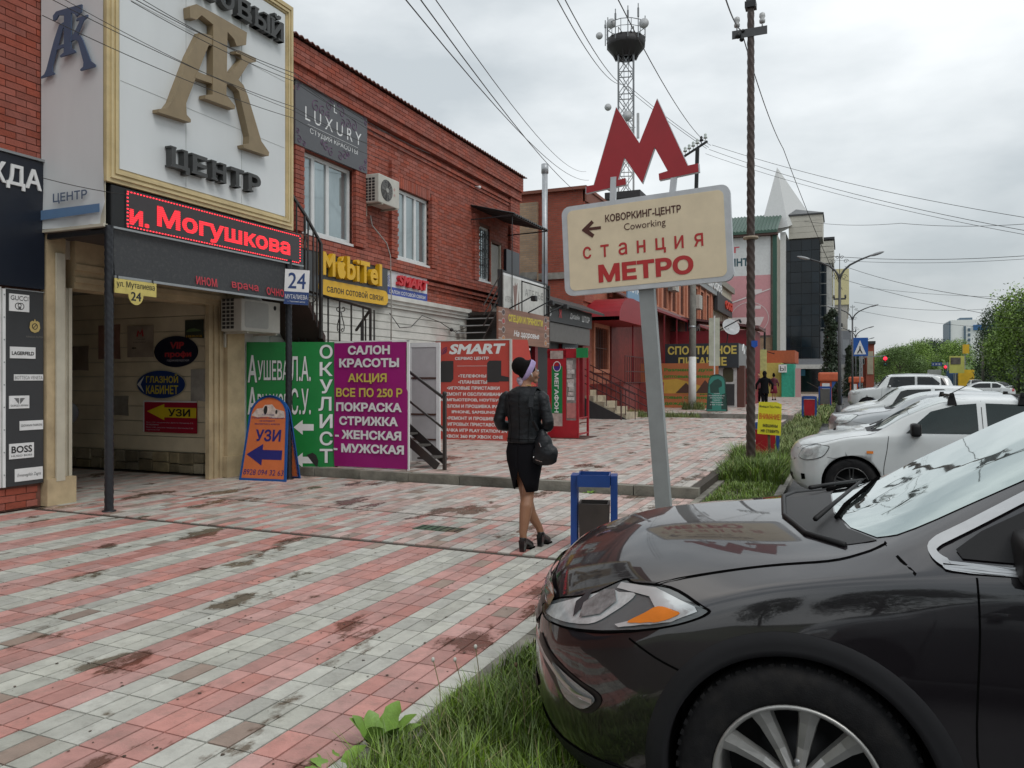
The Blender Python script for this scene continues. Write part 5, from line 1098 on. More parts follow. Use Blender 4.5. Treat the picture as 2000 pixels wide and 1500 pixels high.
for nm, lab, pts, r in [
    ('wire', 'lowest thin wire crossing the face of the big white sign', [(-7.49, 5.39, 5.29), (-7.62, 9.47, 5.52), (-7.86, 12.52, 5.68)], 0.006),
    ('wire', 'second thin wire crossing the face of the big white sign', [(-7.45, 5.4, 5.48), (-7.62, 9.47, 5.69), (-7.86, 12.52, 5.86)], 0.006),
    ('wire', 'third thin wire crossing the big white sign just above its neighbour', [(-7.41, 5.53, 5.52), (-7.56, 9.38, 5.6), (-7.9, 12.5, 5.92)], 0.005),
    ('wire', 'upper wire of the bundle crossing the top of the bronze monogram', [(-7.41, 6.4, 5.91), (-7.62, 9.47, 6.2), (-8.23, 14.75, 6.46)], 0.007),
    ('wire', 'middle wire of the bundle crossing the top of the bronze monogram', [(-7.38, 6.42, 5.94), (-7.56, 9.38, 6.1), (-8.23, 14.75, 6.26)], 0.006),
    ('wire', 'lower wire of the bundle crossing the top of the bronze monogram', [(-7.42, 6.4, 5.87), (-7.56, 9.38, 6.04), (-8.08, 12.86, 6.32)], 0.006),
    ('wire', 'slack wire from the fabric side banner to the running display', [(-8.73, 6.27, 3.98), (-7.86, 6.7, 3.79)], 0.006),
    ('overhead_wire', 'leftmost of the three overhead wires in the open sky above the brick cornice', [(-5.23, 8.64, 6.53), (-13.61, 43.12, 13.09)], 0.012),
    ('overhead_wire', 'middle of the three overhead wires in the open sky above the brick cornice', [(-5.05, 8.72, 6.53), (-12.93, 43.41, 11.67)], 0.012),
    ('overhead_wire', 'rightmost of the three overhead wires in the open sky above the brick cornice', [(-4.87, 8.79, 6.53), (-13.75, 43.06, 13.59)], 0.01),
    ('overhead_wire', 'overhead wire running down to the left of the lattice tower platform', [(-4.8, 13.17, 8.51), (-9.47, 35.1, 15.22), (-6.04, 37.66, 12.55)], 0.014),
    ('overhead_wire', 'second overhead wire left of the lattice tower platform', [(-4.67, 13.23, 8.51), (-9.15, 35.24, 15.1), (-5.95, 37.7, 12.6)], 0.014),
    ('overhead_wire', 'overhead wire passing right of the lattice tower down to the concrete pole', [(-3.79, 13.61, 8.51), (-5.86, 37.73, 12.7)], 0.014),
    ('overhead_wire', 'thick wire from the top edge down to the left insulator of the tall twisted post', [(-1.28, 9.24, 6.04), (-1.57, 13.36, 7.37)], 0.012),
    ('overhead_wire', 'wire leaving the tall twisted post towards the first double street lamp', [(-1.55, 13.37, 7.27), (-1.6, 23.24, 8.11), (-0.09, 33.13, 5.09)], 0.012),
    ('overhead_wire', 'highest long wire from the concrete pole to the right edge', [(-5.8, 37.76, 12.72), (5.66, 30.7, 6.97)], 0.012),
    ('overhead_wire', 'second long wire from the concrete pole to the right edge', [(-5.93, 37.7, 12.51), (5.23, 28.34, 6.15)], 0.012),
    ('overhead_wire', 'third long wire from the concrete pole to the right edge', [(-6.09, 37.64, 12.31), (5.44, 29.52, 6.21)], 0.01),
    ('overhead_wire', 'nearly level wire from the glass building to the right edge at mid height', [(-4.14, 80.89, 17.1), (3.99, 66.96, 13.6), (10.89, 59.04, 11.57)], 0.022),
    ('overhead_wire', 'level wire crossing just above the first street lamp arms', [(-0.91, 53.99, 9.49), (8.71, 47.23, 7.94)], 0.02),
    ('overhead_wire', 'second level wire crossing behind the first street lamp', [(-0.91, 53.99, 9.26), (8.71, 47.23, 7.78)], 0.014),
    ('overhead_wire', 'upper wire leaving the first street lamp towards the right edge', [(0.0, 33.17, 6.01), (4.36, 23.61, 3.55)], 0.01),
    ('overhead_wire', 'lower wire leaving the first street lamp towards the right edge', [(-0.09, 33.13, 5.51), (5.66, 30.7, 3.52)], 0.01),
    ('overhead_wire', 'faint wire between the second street lamp and the trees', [(0.56, 55.7, 6.63), (10.16, 69.6, 7.01)], 0.016),
    ('overhead_wire', 'faint low wire above the white off-road vehicle', [(0.56, 55.7, 6.13), (13.07, 70.84, 5.55)], 0.014),
    ('overhead_wire', 'faint distant wire above the tree tops', [(1.09, 65.72, 8.71), (13.07, 70.84, 7.92)], 0.016),
]: wire(nm, lab, pts, r)

# ================================================================ STREET LAMPS
lampm = mat('lamp_post_grey', (.07, .072, .075), .45, metal=.3)
def street_lamp():
    t = thing('street_lamp', 'tall dark street lamp with two curved arms and a curl ornament, nearest of the row', 'street lamp', (-.18, 32.0, .1), 0, 'double street lamps in a row'); L = dict(local=True)
    MB().tube([(0, 0, -.1), (0, 0, 2), (0, 0, 5.3)], [.085, .065, .05], 10).tube([(0, 0, -.1), (0, 0, .5)], .14, 10).build('pole', lampm, t, **L)
    for s in (-1, 1):
        P = [(s * x, 0, z) for x, z in ((0, 5.2), (.04, 5.42), (.16, 5.62), (.36, 5.8), (.7, 5.97), (1.1, 6.12))]
        MB().tube(P, [.045, .042, .04, .037, .035, .03], 8).build('arm', lampm, t, **L)
        q = MB(); q.sphere((0, 0, 0), .26, 12, (1, .38, .22)); q.v = [tuple(Matrix.Rotation(-s * R(16), 3, 'Y') @ Vector(p) + Vector((s * 1.28, 0, 6.16))) for p in q.v]; q.build('lamp_head', mat('lamp_head', (.30, .31, .32), .35), t, **L)
    q = MB()
    for s in (-1, 1):
        for sc, cx, cz in ((.11, .16, 5.35), (.09, .22, 5.95), (.07, .08, 6.1)): q.tube([(s * (cx + sc * (1 - i / 20) * math.cos(i * .5)), 0, cz + sc * (1 - i / 20) * math.sin(i * .5)) for i in range(16)], .009, 4)
    q.tube([(0, 0, 5.3), (0, 0, 6.25)], .012, 4).build('curl', lampm, t, **L)
    MB().box(-.22, .22, -.03, .03, 4.5, 4.56).tube([(-.2, 0, 4.56), (-.2, 0, 4.68)], .035, 8).tube([(.2, 0, 4.56), (.2, 0, 4.68)], .035, 8).build('wire_bracket', lampm, t, **L); return t
l0 = street_lamp()
for y, x, lab in ((54.5, .45, 'second of the double-armed street lamps, beside the pedestrian crossing sign'), (77, .9, 'third of the double-armed street lamps, against the red gabled building'), (98, 1.6, 'fourth and smallest of the double-armed street lamps')):
    copy_tree(l0, (x, y, .1), 0, label=lab)

# ================================================================ CONCRETE POLE
cp = thing('concrete_pole', 'old concrete utility pole with a whitewashed foot and an insulator rack on top', 'utility pole', (-6.35, 35.6, .2))
MB().tube([(-6.35, 35.6, .1), (-6.33, 35.6, 4), (-6.31, 35.6, 8.6)], [.17, .15, .12], 8).build('shaft', mat('pole_concrete', (.18, .175, .155), .85, bump=.4, var=.3, scale=4), cp)
MB().tube([(-6.35, 35.6, .1), (-6.345, 35.6, 2.6)], [.178, .166], 8).build('whitewash', mat('whitewash', (.62, .62, .6), .7, dirt=.35, scale=4), cp)
MB().tube([(-6.345, 35.6, 3.9), (-6.345, 35.6, 4.0)], .165, 8).build('band', steel, cp)
MB().bar((-6.22, 35.5, 7.6), (-6.1, 35.5, 12.0), .16, .12).bar((-6.36, 35.5, 8.6), (-6.1, 35.5, 9.4), .06).build('steel_extension', black, cp)
MB().bar((-6.75, 35.5, 11.65), (-5.65, 35.5, 12.25), .10, .08).build('crossarm', black, cp)
for k in range(6):
    x = -6.65 + k * .18; z = 11.75 + k * .10; MB().tube([(x, 35.5, z), (x, 35.5, z + .2)], .02, 5).lathe([(0, 0), (.09, 0), (.08, .06), (.05, .10), (.07, .16), (.03, .22), (0, .22)], Matrix.Translation((x, 35.5, z + .14)), 10).build('insulator', mat('glass_insulator', (.42, .47, .44), .2) if k != 4 else black, cp)

# ================================================================ LATTICE TOWER
tw = thing('lattice_tower', 'tall steel lattice communications tower with a dark round platform behind the roofs', 'tower', (-18.1, 68.4, 0))
tm = mat('tower_steel', (.20, .21, .22), .5, metal=.3); td = mat('tower_dark', (.022, .02, .022), .6)
cx, cy = -18.1, 68.4
for part, z0, z1, mm in (('lower', 0, 25, mat('tower_pale', (.36, .36, .36), .5)), ('upper', 25, 32.0, tm)):
    q = MB(); n = 4
    for k in range(4):
        a = R(45 + 90 * k + 15); r0 = .95; q.bar((cx + r0 * math.cos(a), cy + r0 * math.sin(a), z0), (cx + r0 * math.cos(a), cy + r0 * math.sin(a), z1), .13)
    z = z0
    while z < z1 - .5:
        for k in range(4):
            a, b = R(60 + 90 * k), R(150 + 90 * k); A = Vector((cx + .95 * math.cos(a), cy + .95 * math.sin(a), z)); B = Vector((cx + .95 * math.cos(b), cy + .95 * math.sin(b), z))
            up = Vector((0, 0, 2.0)); q.bar(A, B, .07).bar(A, B + up, .06).bar(B, A + up, .06)
        z += 2.0
    q.bar((cx + .3, cy - .3, z0), (cx + .3, cy - .3, z1), .04).bar((cx - .1, cy - .3, z0), (cx - .1, cy - .3, z1), .04)
    q.build(part + '_mast', mm, tw)
q = MB(); q.lathe([(.9, 31.2), (1.7, 32.2), (1.75, 32.3), (1.75, 32.9), (1.55, 32.9), (1.55, 32.5), (.95, 32.3)], Matrix.Translation((cx, cy, -.8)), 12)
for k in range(12): a = R(30 * k); q.bar((cx + .9 * math.cos(a), cy + .9 * math.sin(a), 30.3), (cx + 1.75 * math.cos(a), cy + 1.75 * math.sin(a), 32.1), .12)
q.build('platform', td, tw)
q = MB()
for k in range(12):
    a = R(30 * k); b = R(30 * k + 30); P = [Vector((cx + 1.75 * math.cos(t), cy + 1.75 * math.sin(t), 32.1)) for t in (a, b)]
    q.bar(P[0], P[0] + Vector((0, 0, 1.2)), .05).bar(P[0] + Vector((0, 0, 1.2)), P[1] + Vector((0, 0, 1.2)), .05).bar(P[0] + Vector((0, 0, .6)), P[1] + Vector((0, 0, .6)), .04)
q.build('guard_rail', tm, tw)
for k, (a, h) in enumerate([(200, 2.0), (225, 1.9), (255, 2.3), (290, 2.4), (320, 2.7), (350, 1.9), (170, 1.4), (90, 2.0)]):
    a = R(a); x, y = cx + 1.85 * math.cos(a), cy + 1.85 * math.sin(a); MB().bar((x, y, 31.6), (x, y, 31.9 + h), .07).bar((x, y, 32.6 + h * .3), (x, y, 31.5 + h), .14).build('antenna', tm, tw)
for dx, dz, r in ((-1.0, 33.8, .42), (1.95, 33.3, .42), (-2.1, 32.9, .3), (-1.3, 26.4, .3), (.45, 25.4, .42), (-1.1, 19.2, .3)):
    q = MB(); q.lathe([(0, 0), (r, .0), (r, .18), (0, .25)], plane((cx + dx, cy - 1.2, dz - .6), (1, 0, 0)), 18); q.build('dish', mat('dish_grey', (.42, .43, .44), .5), tw)
MB().box(cx + 1.25, cx + 1.45, cy - 1.1, cy - .9, 22.8, 25).bar((cx + 1.1, cy - 1, 23.8), (cx + .8, cy - .9, 23.8), .05).build('panel_antenna', mat('dish_grey', (.42, .43, .44), .5), tw)
MB().box(cx - 1.6, cx + 1.6, cy - 1.3, cy + 1.3, 17.6, 18.2).build('equipment_deck', td, tw)

# ================================================================ SECOND BRICK BUILDING
def brick_tex(name, c1, c2, s=1.0, axis='YZ'):
    if name in MATS: return MATS[name]
    m = mat(name, c1, .8, var=.15, scale=2, bump=0, dirt=.3, dirtcol=tuple(c * .5 for c in c1)); t = m.node_tree; p = t.nodes['Principled BSDF']; n = t.nodes.new; l = t.links.new
    g = n('ShaderNodeNewGeometry'); sx = n('ShaderNodeSeparateXYZ'); l(g.outputs['Position'], sx.inputs[0]); cx_ = n('ShaderNodeCombineXYZ')
    ad = n('ShaderNodeMath'); ad.operation = 'ADD'; l(sx.outputs['X'], ad.inputs[0]); l(sx.outputs['Y'], ad.inputs[1]); l(ad.outputs[0], cx_.inputs[0]); l(sx.outputs['Z'], cx_.inputs[1])
    b = n('ShaderNodeTexBrick'); b.inputs['Scale'].default_value = s; b.inputs['Brick Width'].default_value = .26; b.inputs['Row Height'].default_value = .085; b.inputs['Mortar Size'].default_value = .008
    src = p.inputs['Base Color'].links[0].from_socket; b.inputs['Mortar'].default_value = (*c2, 1); l(cx_.outputs[0], b.inputs['Vector']); l(src, b.inputs['Color1'])
    h = n('ShaderNodeHueSaturation'); h.inputs['Value'].default_value = .78; l(src, h.inputs['Color']); l(h.outputs[0], b.inputs['Color2']); l(b.outputs['Color'], p.inputs['Base Color'])
    bb = n('ShaderNodeBump'); bb.inputs['Strength'].default_value = .6; bb.inputs['Distance'].default_value = .01; bb.invert = True; l(b.outputs['Fac'], bb.inputs['Height']); l(bb.outputs[0], p.inputs['Normal']); return m
b2m = brick_tex('far_red_brick', (.36, .085, .05), (.2, .10, .08)); orm = brick_tex('orange_brick', (.42, .13, .07), (.3, .13, .09)); raw = brick_tex('raw_brick', (.40, .27, .17), (.25, .22, .18))
B2 = thing('long_brick_building', 'long orange-red brick row of shops beyond the first building with a sloping canopy', 'building', (-9.3, 28.7, 0))
q = MB(); q.box(-15, -9.75, 28.9, 61, 0, 8.7); wh = []
wins = []
y = 30.6
while y < 59: wins.append((y, y + 1.15, 5.55, 7.7)); y += 2.45
low = [(30.1, 32.0, 2.0, 3.7), (36.0, 37.2, .9, 3.6), (39.5, 41.2, 1.9, 3.6), (44, 45.6, 1.9, 3.6), (48.5, 50.1, 1.9, 3.6), (53, 54.6, 1.9, 3.6)]
wall_x(q, -9.3, .45, 28.7, 61, 0, 8.75, wins + low); q.build('wall', orm, B2)
MB().box(-13, -9.29, 28.69, 28.9, 0, 8.9).box(-9.30, -9.22, 28.7, 29.9, 4.6, 8.9).build('gable_wall', b2m, B2)
MB().box(-13.0, -9.2, 28.6, 28.69, 5.5, 5.75).build('concrete_band', concrete, B2)
MB().box(-15.2, -9.1, 28.5, 61.2, 8.9, 9.02).box(-9.3, -9.15, 28.7, 61, 8.45, 8.9).build('cornice', mat('cornice_rust', (.20, .07, .045), .7), B2)
trimm = mat('orange_trim', (.50, .20, .12), .7, var=.15)
for (a, b, c, d) in wins + low:
    f = MB(); f.box(-9.31, -9.22, a - .18, a, c - .15, d + .15).box(-9.31, -9.22, b, b + .18, c - .15, d + .15).box(-9.31, -9.22, a, b, d, d + .15).box(-9.31, -9.22, a, b, c - .15, c); fr = f.build('window', trimm, B2)
    if (a, b, c, d) == low[1]: MB().box(-9.5, -9.45, a, b, c, d).build('door_leaf', mat('door_crimson', (.16, .015, .02), .5), fr); continue
    MB().box(-9.52, -9.5, a, b, c, d).build('pane', glass_dark, fr)
    g = MB()
    for k in range(1, 6): g.box(-9.30, -9.28, a + (b - a) * k / 6 - .012, a + (b - a) * k / 6 + .012, c, d)
    g.box(-9.31, -9.29, a, b, (c + d) / 2, (c + d) / 2 + .03).build('grille', mat('grille_rust', (.10, .04, .03), .6), fr)
for y in [29.9 + i * 2.45 for i in range(13)]: MB().box(-9.32, -9.16, y, y + .22, 5.1, 8.44).build('pilaster', trimm, B2)
crm = mat('crimson_paint', (.22, .012, .02), .5, dirt=.3, dirtcol=(.08, .02, .02)); lowm = mat('crimson_wall', (.20, .035, .03), .6, var=.25, dirt=.3, dirtcol=(.06, .02, .02))
q = MB(); q.add([(-9.25, 31.9, 5.5), (-9.25, 61, 5.5), (-8.2, 61, 4.9), (-8.2, 31.9, 4.9), (-9.25, 31.9, 5.44), (-9.25, 61, 5.44), (-8.2, 61, 4.84), (-8.2, 31.9, 4.84)], [(0, 3, 2, 1), (4, 5, 6, 7), (0, 1, 5, 4), (3, 7, 6, 2), (0, 4, 7, 3), (1, 2, 6, 5)]); q.build('canopy', mat('canopy_maroon', (.13, .05, .05), .5, var=.3, dirt=.4), B2)
q = MB()
for k in range(10): y = 32.2 + k * 3.1; q.bar((-8.22, y, 4.85), (-8.22, y, .3), .06)
q.bar((-8.2, 31.9, 4.86), (-8.2, 61, 4.86), .12).build('canopy_post', crm, B2)
MB().box(-9.3, -9.2, 32.4, 61, .2, 5.0).build('painted_base', lowm, B2)
t2 = MB(); t2.box(-9.2, -7.4, 32.2, 34.5, .1, 1.45).build('porch', lowm, B2)
# arched red entrance hood
q = MB(); n = 14; P = [(-9.3 + 1.75 * (1 - math.cos(math.pi * i / n / 1)) / 2, 0) for i in range(n + 1)]
vs = []
for i in range(n + 1):
    a = math.pi * i / n; y = 28.9 + 2.1 * (1 - math.cos(a)) ; vs += [(-9.3, y, 4.0 + .85 * math.sin(a)), (-7.9, y, 4.0 + .85 * math.sin(a)), (-7.9, y, 3.85), (-9.3, y, 3.85)]
q.add(vs, [(i * 4 + a, i * 4 + (a + 1) % 4, i * 4 + 4 + (a + 1) % 4, i * 4 + 4 + a) for i in range(n) for a in range(4)]); 
t = thing('red_entrance_hood', 'deep red arched hood over the second building entrance', 'awning', (-8.6, 31, 4)); q.build('hood', mat('hood_red', (.26, .008, .016), .45), t, normals=True)
# stairs
sg = thing('entrance_steps', 'pale tiled entrance steps with dark red railings descending to the pavement', 'steps', (-8.3, 28.5, .1)); stp = mat('step_tile', (.42, .36, .26), .6, var=.2, dirt=.4)
for k in range(6): MB().box(-7.35 - k * .42 - .46, -7.35 - k * .42, 27.8, 29.6, .12 + k * .21, .33 + k * .21).build('step', stp, sg)
q = MB(); q.add([(-7.3, 27.78, .12), (-9.3, 27.78, .12), (-9.95, 27.78, 1.38), (-9.95, 27.70, 1.38), (-7.3, 27.7, .12), (-9.3, 27.70, .12)], [(0, 1, 2), (3, 5, 4), (0, 2, 3, 4)]); q.build('side_wall', mat('step_side_black', (.03, .03, .032), .6), sg)
q = MB(); rr_ = mat('rail_maroon', (.06, .02, .022), .5)
for yy in (27.75, 29.65):
    for dz in (.45, .75, 1.0): q.bar((-7.0, yy, .12 + dz * .9), (-9.9, yy, 1.45 + dz), .035)
    for k in range(9): x = -7.0 - k * .36; q.bar((x, yy, .12 + k * .16), (x, yy, 1.05 + k * .17), .025)
q.build('railing', rr_, sg)
q = MB()
for k in range(16): y = 29.7 + k * .35; q.bar((-7.9, y, 1.4), (-7.9, y, 2.5), .025)
for z in (1.45, 1.9, 2.5): q.bar((-7.9, 29.7, z), (-7.9, 35.2, z), .035)
q.build('porch_railing', rr_, sg)
MB().box(-9.3, -7.95, 29.65, 35.2, .1, 1.4).build('platform', lowm, sg)
MB().box(-7.4, -7.36, 27.2, 27.24, .12, 1.2).build('newel_post', rr_, sg)
# dark link shop with canopy
lk = thing('corner_shop', 'low dark shop front with a black fascia and slanting roof between the two brick buildings', 'building', (-9, 25, 0))
MB().box(-10.5, -9.0, 22.2, 28.68, .1, 4.2).build('wall', lowm, lk)
MB().box(-8.98, -8.92, 22.3, 24.9, .15, 3.2).build('dark_door', mat('deep_shade', (.02, .02, .022), .5), lk)
q = MB(); q.add([(-9.0, 22.2, 4.35), (-9.0, 27.8, 4.35), (-8.2, 27.9, 4.0), (-8.2, 22.2, 4.0), (-9.0, 22.2, 4.25), (-9.0, 27.8, 4.25), (-8.2, 27.9, 3.92), (-8.2, 22.2, 3.92)], [(0, 3, 2, 1), (4, 5, 6, 7), (0, 1, 5, 4), (3, 7, 6, 2), (0, 4, 7, 3), (1, 2, 6, 5)]).build('roof', corr, lk)
MB().box(-9.0, -8.5, 22.25, 27.3, 3.42, 3.98).build('fascia', dark, lk)
MB().box(-9.0, -8.55, 22.3, 27.2, 2.8, 3.4).build('shutter_box', mat('shutter_grey', (.12, .115, .11), .5), lk)
for k, yy in enumerate((22.4, 25.1, 27.15)): MB().box(-9.0, -8.8, yy, yy + .22, .12, 2.8).build('column', mat('crimson_paint', (.22, .012, .02)), lk)
q = MB(); M = plane((-8.49, 22.3, 3.45), (0, 1, 0)); add_text(q, 'Дизайн', M, 2.5, .15, 1.0, .22, shear=.2, bold=.01); add_text(q, 'ШТОР', M, 3.8, .15, .9, .22, bold=.02); add_text(q, 'S', M, .4, .12, .3, .3); q.build('lettering', wl, lk)
q = MB(); add_text(q, 'Ж', M, 1.4, .13, .3, .28, bold=.04); q.build('red_letter', rl, lk)
MB().box(-8.9, -8.86, 25.3, 26.3, .2, 2.5).build('side_window', glass_dark, lk)
M = plane((-8.8, 24.95, 1.3), (.3, 1, 0)); t = thing('black_price_board', 'narrow black upright board with white marks beside the dark doorway', 'sign', (-8.8, 25, 1.3)); q = MB(); panel(q, M, 0, .9, -.2, 1.55, .04); q.build('board', flat('price_black', (.03, .036, .045)), t)
q = MB(); add_text(q, '1', M, .3, .55, .28, .55); add_text(q, 'МАГАЗИН', M, .15, 1.25, .6, .12); add_text(q, 'ШТОР', M, .2, .1, .5, .2); q.build('lettering', wl, t)
# raw brick wall in the gap and the pipe
t = thing('raw_brick_wall', 'unfinished yellowish raw brick side wall in the gap between the two brick buildings', 'wall', (-12, 28.6, 0)); MB().box(-16, -11.1, 28.45, 28.6, 0, 8.55).build('wall', raw, t); MB().box(-16, -11.1, 28.4, 28.45, 5.5, 5.8).build('band', concrete, t)
t = thing('flue_pipe', 'tall galvanised flue pipe in front of the second building', 'pipe', (-10.6, 28.0, 4)); MB().tube([(-10.6, 28, 4), (-10.6, 28, 9.5)], .11, 12).tube([(-10.6, 28, 9.5), (-10.6, 28, 9.85)], .14, 12).build('tube', mat('pipe_grey', (.42, .44, .46), .4, metal=.3), t); MB().tube([(-10.6, 28, 3.8), (-10.6, 28, 6.0)], .118, 12).build('dark_sleeve', mat('sleeve_grey', (.14, .15, .17), .5), t)
# signs on it
M = plane((-8.45, 32.2, 4.85), (0, 1, 0)); t = sign('notary_sign', 'pale blue sign with white lettering on the canopy behind the grey signpost', M, 4.2, 1.0, flat('notary_blue', (.16, .30, .45), .4), .06); q = MB(); add_text(q, 'НОТАРИУС', M, .15, .48, 3.9, .40, bold=.02); q.build('lettering', wl, t)
M = plane((-8.15, 44.6, 3.25), (0, 1, 0)); t = sign('vip_sign', 'black sign with big red letters under the sloping canopy', M, 3.3, 1.75, flat('price_black', (.03, .036, .045)), .2); q = MB(); add_text(q, 'VIP', M, .2, .25, 2.9, 1.4, bold=.03, ext=.05); q.build('lettering', mat('glow_red', (.45, .01, .02), .4), t)
ac((-9.2, 44.4, 6.6), 0, 'air conditioner left of the concrete pole on the orange facade', .95, .8, .45, False)
ac((-9.2, 52.0, 6.2), 0, 'air conditioner right of the concrete pole on the orange facade', 1.0, .9, .5, False)
B3 = thing('beige_end_building', 'narrow beige building end with a small red lettered sign beyond the orange facade', 'building', (-9.3, 61, 0))
bgm = mat('beige_cladding', (.46, .42, .33), .7, dirt=.2)
q = MB(); q.box(-15, -9.35, 61.2, 72, 0, 9.2).build('wall', bgm, B3); MB().box(-15.2, -9.1, 61.0, 72.3, 9.2, 9.7).build('parapet', mat('parapet_grey', (.25, .24, .21), .7), B3)
for yy in (61.5, 66.0): MB().box(-9.36, -9.3, yy, yy + 4.0, 3.8, 6.8).build('recess', mat('recess_brown', (.17, .13, .10), .7), B3)
M = plane((-9.0, 61.3, 6.9), (0, 1, 0)); t = sign('red_letter_sign', 'dark sign with glowing orange-red letters on the beige building end', M, 8.5, 1.4, dark, .25); q = MB(); add_text(q, 'OGGI', M, 4.0, .45, 4.0, .7, bold=.05, ext=.05); q.build('lettering', mat('glow_orange', (.55, .04, .015), .4), t)
M = plane((-9.05, 50.5, 8.0), (0, 1, 0)); t = sign('grey_shop_sign', 'long grey roof sign with raised pale letters along the top of the orange facade', M, 13.5, 1.4, mat('shop_sign_grey', (.28, .30, .31), .5), .3)
q = MB(); add_text(q, 'ТОРГОВЫЙ СОЮЗ', M, .4, .35, 12.6, .75, bold=.02, ext=.04); q.build('lettering', wl, t)

# kiosks and boards on the far pavement
M = plane((-9.25, 37.6, .2), (1, 0, 0)); t = sign('perfume_board', 'large orange board with green lettering and dark pyramids on a sunset', M, 3.75, 2.15, mat('sunset_print', (.46, .155, .06), .5, var=.1, scale=.6), .12, 'board')
q = MB(); q.poly([(.2, .85), (.6, 1.15), (1.1, 1.35), (1.8, 1.4), (2.6, 1.2), (3.2, .95), (3.6, .8), (3.5, .7), (.2, .7)], M @ Matrix.Translation((0, 0, .004))); q.build('sun_glow', flat('sunset_yellow', (.60, .38, .07)), t)
q = MB(); q.poly([(1.75, .72), (2.25, 1.22), (2.75, .72)], M @ Matrix.Translation((0, 0, .012))); q.poly([(2.7, .72), (3.15, 1.35), (3.65, .72)], M @ Matrix.Translation((0, 0, .009))); q.poly([(.5, .75), (.6, .95), (.68, .78), (.8, .92), (.95, .85), (.8, .85), (.75, .75)], M @ Matrix.Translation((0, 0, .009))); q.build('pyramid_picture', flat('pyramid_brown', (.09, .045, .035)), t)
q = MB(); add_text(q, 'Разливные духи', M, 1.2, 1.72, 2.3, .20, bold=.05); add_text(q, '(по оптовым ценам)', M, .65, 1.40, 2.9, .20, bold=.05); add_text(q, 'Диме', M, 2.9, .62, .7, .18, bold=.05); add_text(q, 'оптовые сувениры', M, .8, .40, 2.8, .16, bold=.05); add_text(q, 'одежда платки', M, 1.0, .12, 2.5, .15, bold=.04); q.build('lettering', flat('print_green', (.05, .22, .035)), t)
k_ = thing('sports_food_kiosk', 'black kiosk with yellow lettering and jar pictures behind the orange pyramid board', 'kiosk', (-6.3, 40, .2)); M = plane((-8.3, 39.2, .2), (1, 0, 0))
MB().box(-8.3, -4.85, 39.2, 43, .2, 2.3).build('cabin', mat('kiosk_white', (.5, .5, .5), .5, dirt=.3), k_)
MB().box(-8.35, -4.75, 39.05, 43, 2.15, 3.35).build('fascia', flat('price_black', (.03, .036, .045)), k_)
q = MB(); q.box(-4.745, -4.74, 39.15, 42.8, 2.15, 3.3); q.build('fascia_side', mat('fascia_grey', (.22, .22, .22), .5), k_)
q = MB(); M3 = plane((-8.3, 39.04, 2.15), (1, 0, 0)); add_text(q, 'СПОРТИВНОЕ', M3, .12, .66, 3.35, .42, bold=.035); add_text(q, 'ПИТАНИЕ', M3, .65, .10, 2.35, .42, bold=.035); q.build('lettering', flat('kiosk_yellow', (.62, .50, .12)), k_)
q = MB(); 
for x, c_ in ((-5.95, 0), (-5.25, 1)):
    qq = MB(); qq.poly(rrect(x - .25, x + .25, 1.45, 2.1, .08), plane((0, 39.19, 0), (1, 0, 0)), .01); qq.poly(rrect(x - .2, x + .2, 2.1, 2.25, .03), plane((0, 39.19, 0), (1, 0, 0)), .01); qq.build('jar_picture', flat('jar_%d' % c_, ((.09, .02, .025), (.06, .055, .03))[c_]), k_)
MB().box(-6.4, -4.95, 39.17, 39.19, .3, 1.35).build('dark_panel', dark, k_); MB().box(-7.3, -6.5, 39.17, 39.19, .25, 2.2).build('red_door', crm, k_)
MB().box(-4.84, -4.5, 39.3, 39.9, .2, 2.25).build('brown_side_post', mat('brown_side', (.10, .04, .03), .6), k_)
q = MB(); [q.tube([(-4.73, 41 + .5 * s * math.cos(i * .4) * (1 - i / 16), 3.0 + .45 * math.sin(i * .4) * (1 - i / 16)) for i in range(12)], .03, 4) for s in (-1, 1)]; q.build('side_emblem', wl, k_)
gf = flat('board_dark_green', (.01, .05, .035), .3); tl_ = flat('board_teal', (.03, .20, .155), .3)
t, Mg = aboard(-5.05, 34.2, .2, R(3), .86, 1.62, 'green arched pavement board with a tree picture in front of the sports kiosk', gf, tl_)
q = MB(); q.poly([(-.26, .8), (-.3, 1.15), (-.12, 1.35), (.05, 1.42), (.2, 1.3), (.22, 1.1), (.08, 1.02), (.1, .8)], Mg @ Matrix.Translation((0, 0, -.004))); q.poly([(-.4, .1), (-.35, .8), (-.2, .75), (-.18, .1)], Mg @ Matrix.Translation((0, 0, -.004))); q.poly([(.4, .1), (.36, .8), (.22, .75), (.2, .1)], Mg @ Matrix.Translation((0, 0, -.004))); q.build('tree_picture', gf, t, local=True)
q = MB(); lines(q, ['УСЛУГИ', 'наращивание волос', 'ресниц маникюр', 'педикюр', 'ламинирование', '8 928 77 33 88'], Mg, -.33, .80, .66, .05, .045, lift=-.001); q.build('lettering', wl, t, local=True)
t = thing('hanging_flag', 'pale upright banner on a post in front of the sports kiosk', 'banner', (-5.5, 36.5, .2)); M = plane((-5.75, 36.5, 2.2), (1, 0, 0)); q = MB(); panel(q, M, 0, .48, 0, 2.2, .02); q.build('fabric', mat('flag_pale', (.50, .52, .42), .6, var=.2, scale=3), t); MB().bar((-5.5, 36.52, .2), (-5.5, 36.52, 4.5), .05).build('post', wl, t)
